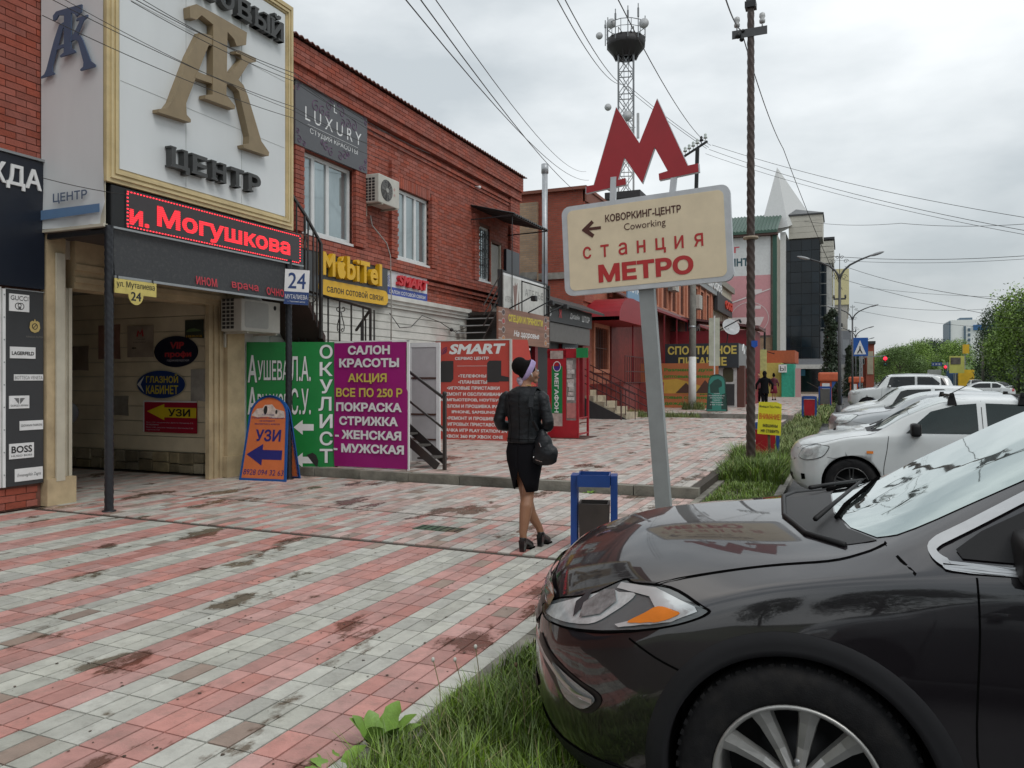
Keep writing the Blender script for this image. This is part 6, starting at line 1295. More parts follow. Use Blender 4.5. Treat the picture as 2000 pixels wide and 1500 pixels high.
t = thing('satellite_dish', 'grey satellite dish on an arm above the sports kiosk', 'satellite dish', (-5.3, 39.5, 4.8)); q = MB(); q.lathe([(0, 0), (.3, .03), (.55, .12), (.56, .12), (.3, .015), (0, -.02)], Matrix.Translation((-5.2, 39.8, 4.85)) @ Matrix.Rotation(R(60), 4, 'X') @ Matrix.Rotation(R(30), 4, 'Y'), 20); q.build('dish', mat('dish_grey', (.42, .43, .44)), t); MB().bar((-6.1, 39.6, 4.55), (-4.6, 39.3, 5.3), .06).bar((-5.4, 39.6, 3.7), (-5.3, 39.7, 4.8), .06).bar((-4.6, 39.3, 5.3), (-4.5, 39.3, 5.1), .12).build('arm', black, t); t.location.z -= .7; t.scale = (.8, .8, .8)
t = thing('low_red_roof_stall', 'low red roofed stall behind the satellite dish', 'stall', (-6, 46, .2)); MB().box(-9.2, -4.6, 44.5, 48, .2, 4.3).build('wall', crm, t); q = MB(); q.add([(-9.2, 44.2, 5.2), (-4.3, 44.2, 4.5), (-4.3, 48.2, 4.5), (-9.2, 48.2, 5.2), (-9.2, 44.2, 5.1), (-4.3, 44.2, 4.35), (-4.3, 48.2, 4.35), (-9.2, 48.2, 5.1)], [(0, 1, 2, 3), (7, 6, 5, 4), (0, 4, 5, 1), (1, 5, 6, 2), (2, 6, 7, 3), (3, 7, 4, 0)]).build('roof', mat('canopy_maroon', (.13, .05, .05)), t)
# colourful shop cluster before the glass building
t = thing('green_shop_stall', 'turquoise and yellow shop front with partly hidden black letters left of the portico', 'stall', (-5.5, 66, .2)); MB().box(-9, -4.55, 64, 70, .2, 2.85).build('wall', mat('yellow_wall', (.50, .40, .10), .6), t); MB().box(-4.5, -3.6, 63.5, 66, .2, 2.75).build('turquoise_front', mat('turquoise', (.03, .33, .22), .5, var=.2), t); MB().box(-9, -3.7, 66.5, 72, 2.9, 3.9).build('orange_fascia', mat('fascia_orange', (.40, .095, .04), .6), t)
M = plane((-4.6, 63.35, 2.1), (1, 0, 0)); q = MB(); panel(q, M, -.1, .5, 0, .6, .05); q.build('letter_board', wl, t); q = MB(); add_text(q, 'Ы', M, 0, .12, .4, .36, lift=.01); q.build('letter', inkb, t)
MB().box(-3.5, -3.1, 63.4, 63.5, .2, 2.4).build('pink_panel', flat('pink_panel', (.5, .3, .3)), t)
t = thing('yellow_flag', 'tall narrow pale yellow banner right of the twisted post', 'banner', (-4.6, 50, .2)); MB().box(-4.85, -4.4, 50, 50.05, 2.1, 3.4).build('fabric', mat('flag_yellow', (.55, .55, .22), .6, var=.2), t); MB().bar((-4.6, 50.1, .2), (-4.6, 50.1, 3.5), .05).build('post', steel, t)
t = thing('antenna_mast', 'thin dark mast with bent arms rising in front of the pink billboard', 'mast', (-4.9, 52, .2)); MB().bar((-4.7, 52, .2), (-4.7, 52, 10.2), .12).bar((-4.7, 52, 6.6), (-5.9, 52, 5.6), .1).bar((-4.7, 52, 7.1), (-4.1, 52, 6.7), .1).bar((-4.7, 52, 7.1), (-5.1, 52, 6.8), .1).build('mast', black, t); t.scale.z = .46
for x, y, w_, h_, lab, c1_, c2_ in ((-1.22, 45, .95, 1.95, 'orange street kiosk box with a blue corner near the portico', (.55, .09, .03), (.03, .1, .35)), (.35, 62, .9, 1.75, 'second orange box half hidden behind the cypress', (.50, .08, .03), (.05, .15, .4))):
    t = thing('orange_box_kiosk', lab, 'kiosk', (x, y, .2)); MB().box(x, x + w_ * .6, y, y + 1, .2, h_ * .75).build('body', mat('box_orange', (.50, .09, .03), .5, var=.3), t); MB().rbox(x - .1, x + w_, y - .1, y + 1.2, h_ * .75, h_, .1).build('top', mat('box_orange_top', (.55, .12, .05), .5), t)
    q = MB(); q.poly([(w_ * .62, h_ * .45), (w_ * .98, h_ * .75), (w_ * .62, h_ * .75)], plane((x, y - .02, .2), (1, 0, 0)), .5); q.build('blue_corner', flat('box_blue', (.03, .1, .35)), t)
    MB().box(x + .1, x + w_ * .5, y - .02, y, h_ * .35, h_ * .7).build('white_panel', wl, t)

# ================================================================ BILLBOARD BUILDING AND GLASS TOWER
BB = thing('billboard_building', 'tall building side with a green corrugated roof behind the pink billboard', 'building', (-10, 75, 0))
MB().box(-24, -5.75, 75, 95, 0, 15.0).build('wall', mat('render_grey', (.34, .32, .27), .8, dirt=.4), BB)
q = MB(); q.box(-24, -6.1, 74.93, 74.99, .2, 5.4).build('brick_panel', raw, BB)
n = 60; a_, b_ = [], []
for i in range(n * 2 + 1):
    x = -24 + 18.4 * i / (2 * n); dz = .12 * (i % 2); a_.append((x, 74.2, 15.1 + dz)); b_.append((x, 80, 17.6 + dz))
MB().add(a_ + b_ + [(x, y, 14.9) for x, y, z in a_], [(i, i + 1, i + 2 * n + 2, i + 2 * n + 1) for i in range(2 * n)] + [(i + 4 * n + 2, i + 4 * n + 3, i + 1, i) for i in range(2 * n)]).build('roof', mat('roof_green', (.035, .085, .06), .45, var=.15), BB, normals=False)
MB().box(-24, -5.6, 74.3, 75, 14.72, 14.98).build('eaves', mat('eaves_brown', (.10, .05, .04), .6), BB)
MB().box(-6.05, -5.7, 74.6, 74.99, 4, 14.7).build('drain_pipe', flat('pipe_green', (.02, .08, .055)), BB)
pb = thing('pink_billboard', 'huge billboard of white over pink with bath and tap drawings on the building side', 'billboard', (-10, 74.8, 5.6)); M = plane((-14, 74.8, 5.6), (1, 0, 0))
q = MB(); panel(q, M, 0, 7.75, 5.55, 9.1, .1); q.build('white_part', flat('bill_white', (.60, .62, .62)), pb); q = MB(); panel(q, M, 0, 7.75, 0, 5.55, .1); q.build('pink_part', flat('bill_pink', (.55, .27, .29)), pb)
q = MB(); add_text(q, 'МИНТА', M, 3.4, 6.45, 3.0, .75, bold=.05); q.build('dark_lettering', flat('bill_dark', (.03, .08, .10)), pb)
q = MB(); add_text(q, 'ТОРГ', M, 2.6, 7.7, 2.4, .6, bold=.05); q.build('pink_lettering', flat('bill_rose', (.55, .12, .14)), pb)
q = MB(); Mz = M @ Matrix.Translation((0, 0, .02)); q.poly([(4.2, 1.7), (7.2, 1.7), (6.9, 1.0), (6.6, .7), (4.9, .7), (4.5, 1.0)], Mz); q.poly([(5.8, 4.25), (7.0, 4.25), (7.0, 4.0), (6.6, 3.8), (5.8, 4.0)], Mz); q.poly(ell(3.3, 3.6, .6, .7, 16), Mz); q.poly([(5.7, 2.75), (6.9, 2.75), (6.9, 2.45), (5.7, 2.45)], Mz); q.build('bath_picture', flat('bill_pale', (.66, .62, .62)), pb)
q = MB(); 
for c_ in ((5.9, 1.6, 1.7, 1.5), (3.1, 3.6, 1.2, 1.5)): ring_poly(q, ell(*c_, 40), ell(c_[0], c_[1], c_[2] - .05, c_[3] - .05, 40), M @ Matrix.Translation((0, 0, .03)))
q.poly([(2.6, 2.45), (7.75, 4.2), (7.75, 4.3), (2.6, 2.6)], M @ Matrix.Translation((0, 0, .04))); q.build('line_drawing', flat('bill_pale', (.66, .62, .62)), pb)
GT = thing('glass_tower_building', 'dark glass stair tower building with a white pointed sail on its roof', 'building', (-4, 80, 0))
cur = flat('curtain_glass', (.010, .016, .022), .08, spec=.4); cur2 = mat('curtain_glass_panel', (.010, .016, .022), .05, var=.3, scale=.5, spec=.4); add_random(cur2, .35)
MB().box(-5.75, -5.25, 79.5, 96, 0, 15.8).build('white_pier', white, GT)
MB().box(-5.24, -2.2, 80.1, 84, .2, 15.1).build('core', mat('tower_black', (.01, .012, .014), .4), GT)
for r in range(11):
    z = 3.6 + r * 1.04
    for c in range(4):
        x0 = -5.24 + [0, .42, 1.42, 2.32][c]; x1 = -5.24 + [.39, 1.39, 2.29, 3.0][c]
        MB().box(x0, x1, 80.02, 80.08, z, z + 1.0).build('glass_panel', cur2, GT)
for r in range(11):
    for c in range(3): MB().box(-2.17, -2.15, 80.1 + c * 1.3, 81.35 + c * 1.3, 3.6 + r * 1.04, 4.59 + r * 1.04).build('glass_panel', cur2, GT)
clad = mat('cream_cladding', (.50, .48, .42), .6, var=.08)
for r in range(4): MB().box(-5.0, -1.95, 79.9 + .0, 84.2, 15.15 + r * .55, 15.15 + r * .55 + .53).build('cladding_panel', clad, GT)
MB().box(-5.1, -1.85, 79.8, 84.4, 17.33, 17.48).build('roof_edge', dark, GT)
q = MB(); q.add([(-5.1, 79.8, 17.48), (-1.85, 79.8, 17.48), (-1.85, 84.4, 17.48), (-5.1, 84.4, 17.48), (-5.0, 82, 18.5)], [(0, 1, 4), (1, 2, 4), (2, 3, 4), (3, 0, 4), (3, 2, 1, 0)]).build('cap_roof', mat('cap_grey', (.12, .125, .13), .5), GT)
q = MB(); q.add([(-7.6, 79, 15.9), (-5.0, 79, 16.2), (-6.15, 81, 22.5), (-3.1, 84, 17.9), (-7.6, 86, 16.3)], [(0, 1, 2), (1, 3, 2), (3, 4, 2), (4, 0, 2), (0, 4, 3, 1)]).build('sail', mat('sail_white', (.55, .56, .56), .6, var=.05), GT)
MB().box(-5.75, -.3, 78.5, 82, 2.9, 3.5).box(-.5, -.2, 78.5, 82, 3.5, 6).build('canopy_band', mat('portico_grey', (.20, .21, .23), .5), GT)
MB().box(-5.8, .0, 78.2, 80, 2.55, 2.95).box(-5.6, -5.2, 78.3, 78.8, .2, 2.6).box(-.45, 0, 78.3, 78.8, .2, 2.6).build('portico', mat('portico_white', (.52, .52, .5), .6, dirt=.3), GT)
MB().box(-4.9, -1.0, 79.9, 80.05, .3, 2.55).build('entrance_glass', cur, GT); MB().box(-5.2, -.4, 78.0, 80, .0, .35).build('step', mat('portico_step', (.22, .18, .14), .7), GT)
MB().box(-4.8, -3.5, 79.8, 79.85, 1.9, 2.5).build('blue_sign', flat('entrance_blue', (.05, .25, .42)), GT)
# next block of the same complex
NB = thing('white_banded_block', 'second white and dark glazed block stepping back behind the glass tower', 'building', (-3, 92, 0))
MB().box(-3.6, -1.3, 90, 118, 0, 16.4).build('wall', mat('block_white', (.50, .50, .48), .6, dirt=.3), NB)
for r in range(9): MB().box(-1.32, -1.25, 92, 96.5, 3.5 + r * 1.2, 4.6 + r * 1.2).build('window', cur, NB); MB().box(-3.0, -1.8, 89.93, 89.99, 3.5 + r * 1.2, 4.6 + r * 1.2).build('window', cur, NB)
for r in range(4): MB().box(-3.8, -1.1, 89.8, 97, 14.0 + r * .6, 14.55 + r * .6).build('cladding_panel', clad, NB)
MB().box(-3.9, -1.0, 89.7, 97.2, 16.5, 16.75).build('roof_edge', dark, NB)
YB = thing('yellow_topped_block', 'distant narrow block with a yellow top storey and balconies', 'building', (-2, 135, 0))
MB().box(-4.5, .4, 130, 160, 0, 13).build('wall', mat('block_beige', (.42, .40, .36), .7), YB); MB().box(-4.6, .6, 129.8, 160, 13, 18.5).build('upper_storey', mat('pale_yellow', (.60, .54, .30), .6), YB)
for r in range(4): MB().box(-2.2, -.6, 129.9, 129.98, 3 + r * 2.4, 4.6 + r * 2.4).build('window', cur, YB); MB().box(-2.6, -.3, 129.2, 129.9, 2.4 + r * 2.4, 2.9 + r * 2.4).build('balcony', dark, YB)
GB = thing('grey_annex', 'low grey panelled annex right of the portico', 'building', (-.5, 88, 0)); MB().box(-4, .6, 86, 96, 0, 6.5).build('wall', mat('annex_grey', (.22, .23, .25), .5, var=.15, scale=.5), GB)
for k in range(3): MB().box(-1.6 + k * .7, -1.0 + k * .7, 85.9, 85.98, 4, 5.6).build('panel', mat('annex_panel', (.30, .32, .34), .4), GB)
RB = thing('red_gabled_building', 'red brick gabled building with a maroon roof at the end of the street', 'building', (3, 150, 0))
MB().box(.5, 6.6, 150, 170, 0, 8.2).box(6.6, 9.2, 149, 170, 0, 9.6).build('wall', mat('distant_brick', (.30, .08, .05), .8, var=.15, scale=.5), RB)
q = MB(); q.add([(.2, 149.5, 8.2), (6.8, 149.5, 8.2), (2.6, 149.5, 11.0), (.2, 170, 8.2), (6.8, 170, 8.2), (2.6, 170, 11.0)], [(0, 1, 2), (5, 4, 3), (1, 4, 5, 2), (0, 2, 5, 3), (0, 3, 4, 1)]).build('gable', mat('distant_brick', (.30, .08, .05)), RB)
q = MB(); q.add([(6.9, 149.3, 8.2), (2.6, 149.3, 11.1), (6.0, 160, 11.4), (9.5, 160, 9.8), (9.5, 149, 9.6)], [(0, 4, 3, 2, 1)]).add([(.0, 149.3, 8.1), (2.6, 149.3, 11.1), (2.6, 149.3, 11.3), (-.1, 149.3, 8.3)], [(0, 1, 2, 3)]).build('roof', mat('maroon_roof', (.16, .05, .06), .5), RB, normals=False)
MB().box(7.0, 8.9, 148.9, 149, 3, 8).build('cream_panel', mat('cream_panel', (.42, .38, .28), .7, var=.2, scale=.7), RB)
MB().box(6.4, 9.6, 148.6, 170, 9.6, 10.2).build('parapet', dark, RB)
for x, z in ((2.3, 8.6), (1.4, 5.2), (3.6, 5.2), (5.2, 5.2), (1.4, 2.0), (3.6, 2.0)): w__ = MB().box(x, x + .9, 149.4, 149.5, z, z + 1.3).build('window', white, RB); MB().box(x + .1, x + .8, 149.36, 149.4, z + .1, z + 1.2).build('pane', cur, w__)
RB.location.x = 1.6; RB.scale = (.5, 1, .8)
# tall white and blue block beyond the trees
WB = thing('white_blue_high_rise', 'white high-rise with blue edging rising behind the trees', 'building', (60, 330, 0))
MB().box(52, 77, 330, 350, 0, 30).build('wall', mat('highrise_white', (.78, .80, .80), .6, var=.05), WB); MB().box(51.6, 52.2, 329.5, 350, 0, 29.5).box(58.5, 59.5, 329.6, 330, 4, 27).build('dark_strip', mat('strip_slate', (.10, .15, .2), .5), WB)
bb_ = flat('highrise_blue', (.03, .13, .32), .5); MB().box(63, 77, 329.4, 330, 25, 27.5).box(73.5, 77, 329.4, 330, 2, 25).build('blue_band', bb_, WB)
for z in (8, 17): MB().box(69.5, 71.5, 329.6, 330, z, z + 4).build('window', bb_, WB)
for k in range(10): MB().box(60.5, 61.6, 329.7, 330, 3 + k * 2.4, 4.4 + k * 2.4).build('window', mat('strip_slate', (.10, .15, .2)), WB)
MB().box(57, 63, 332, 340, 30, 31.2).box(74, 76.5, 332, 336, 30, 33).build('roof_house', mat('strip_slate', (.10, .15, .2)), WB); WB.location.x -= 18.6; WB.scale = (.68, 1, .78)

# street signs, signals, hoardings at the far end
def road_sign(x, y, z, w_, lab, kind):
    t = thing('road_sign', lab, 'road sign', (x, y, 0)); MB().bar((x, y, 0), (x, y, z + w_), .08).build('post', steel, t); M = plane((x - w_ / 2, y - .06, z), (1, 0, 0))
    if kind == 'cross':
        q = MB(); panel(q, M, 0, w_, 0, w_ * 1.25, .03); q.build('plate', flat('sign_blue', (.01, .09, .36)), t); q = MB(); q.poly([(w_ * .12, w_ * .12), (w_ * .88, w_ * .12), (w_ * .5, w_ * 1.08)], M @ Matrix.Translation((0, 0, .01))); q.build('triangle', wl, t)
        q = MB(); Mz = M @ Matrix.Translation((0, 0, .02)); q.poly([(w_ * .47, w_ * .68), (w_ * .53, w_ * .68), (w_ * .55, w_ * .45), (w_ * .68, w_ * .18), (w_ * .60, w_ * .18), (w_ * .5, w_ * .38), (w_ * .38, w_ * .18), (w_ * .3, w_ * .18), (w_ * .45, w_ * .45)], Mz); q.build('walker', inkb, t)
    else:
        q = MB(); q.poly([(0, 0), (w_, 0), (w_ / 2, w_ * .87)], M, .03); q.build('plate', steel, t)
road_sign(.95, 58, 3.15, 1.0, 'blue pedestrian crossing sign on the second lamp row', 'cross'); road_sign(20.3, 180, 2.6, 1.3, 'small blue crossing sign in front of the yellow hoarding', 'cross'); road_sign(18.0, 106, 2.2, .85, 'grey back of a triangular road sign at the right edge', 'tri')
def signal(x, y, z, arm, lab, s=1.0):
    t = thing('traffic_light', lab, 'traffic light', (x + arm, y, 0)); MB().bar((x + arm, y, 0), (x + arm, y, z + 1.5), .22).bar((x + arm, y, z + 1), (x, y, z + 1.2), .14).build('post', steel, t); MB().rbox(x - .3 * s, x + .3 * s, y - .3, y, z - .4 * s, z + 1.3 * s, .05).build('housing', black, t)
    MB().sphere((x, y - .3, z + .9 * s), .32 * s, 10).build('red_lamp', mat('signal_red', (.8, .02, .03), .4, emit=(1, .02, .05), es=1.6), t); MB().sphere((x, y - .25, z + .3 * s), .2 * s, 8).build('amber_lens', mat('signal_amber_off', (.12, .07, .02), .3), t); MB().sphere((x, y - .25, z - .1 * s), .2 * s, 8).build('green_lens', mat('signal_green_off', (.02, .12, .08), .3), t)
signal(5.6, 130, 3.9, -3.2, 'left traffic light glowing red on an arm over the street', .85); signal(19.5, 187, 3.3, .8, 'right traffic light glowing red beside the yellow hoarding', .9)
t = thing('overhead_road_sign', 'small blue overhead direction sign on a pole above the right lane', 'road sign', (24, 145, 0)); MB().bar((25.2, 145, 0), (25.2, 145, 9), .3).bar((25.2, 145, 8.3), (20, 145, 8.5), .2).build('post', steel, t); MB().box(20, 23.5, 144.8, 145, 7.6, 9).build('plate', flat('sign_navy', (.02, .05, .2)), t); q = MB(); add_text(q, '122', plane((20.4, 144.79, 8.0), (1, 0, 0)), 0, 0, 2.6, .6); q.build('lettering', wl, t); t.location = (19.8, 193, 0); t.scale = (.58, .58, .58)
t = thing('yellow_hoarding', 'yellow roadside billboard below the trees at the junction', 'billboard', (31, 140, 0)); MB().box(27.5, 33.5, 140, 140.4, 5.4, 12.0).build('board', mat('hoarding_yellow', (.50, .50, .13), .5, var=.15, scale=.4), t); MB().box(28, 32, 139.85, 139.98, 8.8, 11.4).build('picture', mat('hoarding_picture', (.10, .09, .08), .5, var=.6, scale=1.2), t); MB().bar((30, 140.5, 0), (30, 140.5, 6), .5).build('post', steel, t); t.location = (20, 171, 0); t.scale = (.42, .42, .5)
t = thing('yellow_building', 'small bright yellow building below the roadside trees', 'building', (35, 145, 0)); MB().box(32.2, 40, 143, 150, 0, 5.6).build('wall', mat('bright_yellow', (.62, .38, .02), .6, var=.2, scale=.6), t); MB().box(35, 38, 147, 150, 11, 14).build('tall_sign', mat('bright_yellow', (.62, .38, .02)), t); MB().bar((36, 148, 5), (36, 148, 12), .4).build('sign_post', steel, t)
MB().box(26.5, 32.2, 146, 150, 0, 5.2).build('shop_glass', mat('shop_blue_glass', (.05, .09, .16), .2), t); t.location = (22.4, 183, 0); t.scale = (.36, .36, .62)
for x, y, h, lab in ((19.0, 109, 7.2, 'pale concrete roadside pole at the right edge before the trees'), (19.6, 139, 7.4, 'slim concrete roadside pole before the dark trees')):
    t = thing('roadside_pole', lab, 'utility pole', (x, y, 0), group='poles before the right-hand trees'); MB().tube([(x, y, -.1), (x, y, h)], [.22, .14], 8).build('shaft', mat('pole_concrete', (.18, .175, .155)), t); MB().bar((x - .5, y, h - .2), (x + .5, y, h - .2), .12).tube([(x - .4, y, h - .2), (x - .4, y, h + .2)], .08, 6).tube([(x + .4, y, h - .2), (x + .4, y, h + .2)], .08, 6).build('crossarm', steel, t)

# ================================================================ TREES
trunkm = mat('bark', (.07, .055, .04), .9, var=.4, scale=3, bump=.6)
folm = {}
for nme, c_ in (('bright_foliage', (.17, .27, .05)), ('dark_foliage', (.035, .07, .025)), ('mid_foliage', (.10, .17, .04)), ('cypress_foliage', (.018, .035, .014))):
    m_ = mat(nme, c_, .6, var=.35, scale=.7); add_random(m_, .42, .3); folm[nme] = m_
def crown_mesh(seed, n, leaf_s, lobes, shape='round'):
    rng = random.Random(seed); V = []; F = []; b = 0
    L_ = []
    for k in range(lobes):
        if shape == 'round': a = rng.uniform(0, 6.283); z = rng.uniform(.18, .92); r = .34 * math.sin(math.pi * min(.97, z + .05)) ** .6; L_.append((r * math.cos(a), r * math.sin(a), z, rng.uniform(.13, .24)))
        else: z = k / lobes; L_.append((rng.uniform(-.02, .02), rng.uniform(-.02, .02), z, .11 * (1 - .6 * z)))
    for _ in range(n):
        c = rng.choice(L_); d = Vector((rng.gauss(0, 1), rng.gauss(0, 1), rng.gauss(0, .8))); d.normalize(); rr = c[3] * rng.uniform(.55, 1.12) * (1 + .25 * noise.noise(d * 2.2 + Vector(c[:3]) * 5))
        p = Vector(c[:3]) + d * rr; s = leaf_s * rng.uniform(.5, 1.5); u = Vector((rng.gauss(0, 1), rng.gauss(0, 1), rng.gauss(0, 1))); u.normalize(); w_ = d.cross(u); 
        if w_.length < .05: continue
        w_.normalize(); u = (u + d * .6).normalized()
        V += [p - u * s, p + w_ * s * .6, p + u * s, p - w_ * s * .6]; F.append((b, b + 1, b + 2, b + 3)); b += 4
    me = bpy.data.meshes.new('crown'); me.from_pydata([tuple(v) for v in V], [], F); return me
crowns = [crown_mesh(s, 14000, .0125, 26) for s in (1, 2, 3)]
crowns_m = []
for nme in ('bright_foliage', 'dark_foliage', 'mid_foliage'):
    for me in crowns: m2 = me.copy(); m2.materials.append(folm[nme]); crowns_m.append((nme, m2))
def trunk_mesh(seed):
    rng = random.Random(seed); q = MB(); q.tube([(0, 0, 0), (.01, 0, .15), (-.01, .01, .4), (.0, .0, .7)], [.028, .022, .016, .006], 7)
    for k in range(7): a = rng.uniform(0, 6.28); z = rng.uniform(.2, .5); q.tube([(0, 0, z), (.12 * math.cos(a), .12 * math.sin(a), z + .13), (.24 * math.cos(a), .24 * math.sin(a), z + .3)], [.012, .008, .003], 5)
    me = q.mesh('trunk'); me.materials.append(trunkm); return me
trunks = [trunk_mesh(s) for s in (1, 2)]
def tree(x, y, h, wf, kind, seed, lab, grp='trees lining the right side of the road', lift=0., z0=-.1):
    t = thing('roadside_tree', lab, 'tree', (x, y, z0), random.Random(seed).uniform(0, 6.28), grp)
    c = [m for n_, m in crowns_m if n_ == kind][seed % 3]; o = link('crown', c, t); o.scale = (h * wf, h * wf, h); o.location = (0, 0, lift * h)
    o = link('trunk', trunks[seed % 2], t); o.scale = (h, h, h * (1 + lift)); return t
tr = [(19.6, 104, 11.8, .88, 'bright_foliage', 'large bright green tree filling the right edge'), (22.6, 142, 12.4, .66, 'dark_foliage', 'dark dense tree with a pointed top left of the large bright one'), (24.5, 113, 13, 1.0, 'mid_foliage', 'tall tree behind the large bright one'), (23.5, 133, 11.5, .85, 'mid_foliage', 'mid green tree behind the dark pointed one'),
      (22.5, 98, 12.5, 1.0, 'dark_foliage', 'dark tree at the far right edge'), (27, 236, 11.5, 1.1, 'bright_foliage', 'bright tree above the white and blue high-rise corner'), (29, 150, 13, 1.0, 'mid_foliage', 'tree behind the right-hand roadside row')]
lf = ['rounded light green crown', 'dark bushy crown', 'mid green spreading crown']
for i in range(20):
    y = 250 + i * 20; x = 20.5 + (i % 3) * 4.5; k = ('bright_foliage', 'mid_foliage', 'dark_foliage')[(i * 2) % 3]
    tr.append((x, y, 12.0 - .02 * i + (i % 2) * 1.3, 1.15, k, '%s in the distant avenue beyond the yellow hoarding' % lf[(i * 2) % 3]))
for i, (x, y, h, wf, k, lab) in enumerate(tr): tree(x, y, h, wf, k, i, lab)
for i in range(9): tree(11.0 - i * .6, 190 + i * 28, 8.5, 1.3, ('mid_foliage', 'bright_foliage')[i % 2], i + 40, 'small street tree beyond the left traffic light, %s of that line' % ['nearest', 'second', 'third', 'fourth', 'fifth', 'sixth', 'seventh', 'eighth', 'last'][i], 'small trees past the left traffic light')
struct('far_tree_line_ground', MB().box(17.5, 80, 20, 900, -.4, -.09), mat('far_verge_ground', (.06, .09, .03), .9, var=.3, scale=.5))
# low hedge under the trees
def hedge(name, x0, x1, y0, y1, h, n, m, lab, s=.25):
    rng = random.Random(2); V, F, b = [], [], 0
    for _ in range(n):
        x = rng.uniform(x0, x1); y = rng.uniform(y0, y1); z = rng.uniform(0, 1) ** .7 * h * (1 + .4 * noise.noise(Vector((x * .3, y * .12, 0)))); p = Vector((x, y, z)); u = Vector((rng.gauss(0, 1), rng.gauss(0, 1), rng.gauss(0, 1))).normalized(); w_ = u.orthogonal().normalized(); k = s * rng.uniform(.5, 1.4)
        V += [p - u * k, p + w_ * k * .6, p + u * k, p - w_ * k * .6]; F.append((b, b + 1, b + 2, b + 3)); b += 4
    me = bpy.data.meshes.new(name); me.from_pydata([tuple(v) for v in V], [], F); me.materials.append(m); o = link(name, me, None, 'stuff'); tag(o, lab, 'undergrowth')
hedge('undergrowth', 21, 34, 96, 160, 4.2, 22000, folm['dark_foliage'], 'dark undergrowth in the shade below the roadside trees', .22)
hedge('undergrowth', 22, 36, 215, 650, 5.5, 22000, folm['mid_foliage'], 'far green undergrowth closing the avenue below the crowns', .5)
cyp = crown_mesh(9, 5000, .014, 22, 'cone'); cyp.materials.append(folm['cypress_foliage'])
for i, (x, y, h, lab) in enumerate(((-.75, 49.5, 5.6, 'tall dark narrow cypress beside the first street lamp'), (.35, 78, 4.6, 'slim cypress behind the crossing sign, left one'), (1.0, 82, 5.2, 'slim cypress behind the crossing sign, right one'))):
    t = thing('cypress', lab, 'tree', (x, y, .0)); o = link('crown', cyp, t); o.scale = (h * 1.0, h * 1.0, h); o.location = (0, 0, .1); o = link('trunk', trunks[0], t); o.scale = (h, h, h * .4)
t = thing('white_pillar', 'slim white gate pillar with a red top between the cypress and the grey annex', 'pillar', (-1.6, 50, .2)); MB().box(-.95, -.83, 52, 52.15, .2, 3.9).build('shaft', white, t); MB().sphere((-.89, 52.1, 4.15), .14, 10, (1, 1, 1.9)).build('red_top', flat('pillar_red', (.5, .03, .03)), t)

for i, (x, y) in enumerate(((24, 20), (26, -6), (23, -30), (14, -46), (2, -52), (-12, -50))): tree(x, y, 12, 1.1, 'dark_foliage', i + 70, 'dark tree across the road, seen only as a reflection in the SUV door', 'trees mirrored in the dark SUV')

# ================================================================ CARS
def paint(name, col, metal=.0, rough=.32, coat=1.):
    m = mat(name, col, rough, metal=metal, var=.03, coat=coat, scale=3); return m
def interp(tab, x):
    """smooth curve through (x, value) pairs (monotone cubic)"""
    n = len(tab)
    if x <= tab[0][0]: return tab[0][1]
    if x >= tab[-1][0]: return tab[-1][1]
    d = [(tab[i + 1][1] - tab[i][1]) / (tab[i + 1][0] - tab[i][0]) for i in range(n - 1)]
    m = [d[0]] + [0 if d[i - 1] * d[i] <= 0 else 2 * d[i - 1] * d[i] / (d[i - 1] + d[i]) for i in range(1, n - 1)] + [d[-1]]
    for i in range(n - 1):
        if x <= tab[i + 1][0]:
            h = tab[i + 1][0] - tab[i][0]; t = (x - tab[i][0]) / h
            return (2 * t ** 3 - 3 * t ** 2 + 1) * tab[i][1] + (t ** 3 - 2 * t ** 2 + t) * h * m[i] + (-2 * t ** 3 + 3 * t ** 2) * tab[i + 1][1] + (t ** 3 - t ** 2) * h * m[i + 1]
def bspline(P, n):
    """uniform cubic B-spline, ends clamped, n samples"""
    P = [P[0]] * 2 + P + [P[-1]] * 2; out = []; L = len(P) - 3
    for k in range(n):
        u = L * k / (n - 1); i = min(int(u), L - 1); t = u - i
        w_ = ((1 - t) ** 3 / 6, (3 * t ** 3 - 6 * t ** 2 + 4) / 6, (-3 * t ** 3 + 3 * t ** 2 + 3 * t + 1) / 6, t ** 3 / 6)
        out.append(tuple(sum(w_[j] * P[i + j][c] for j in range(4)) for c in range(2)))
    return out
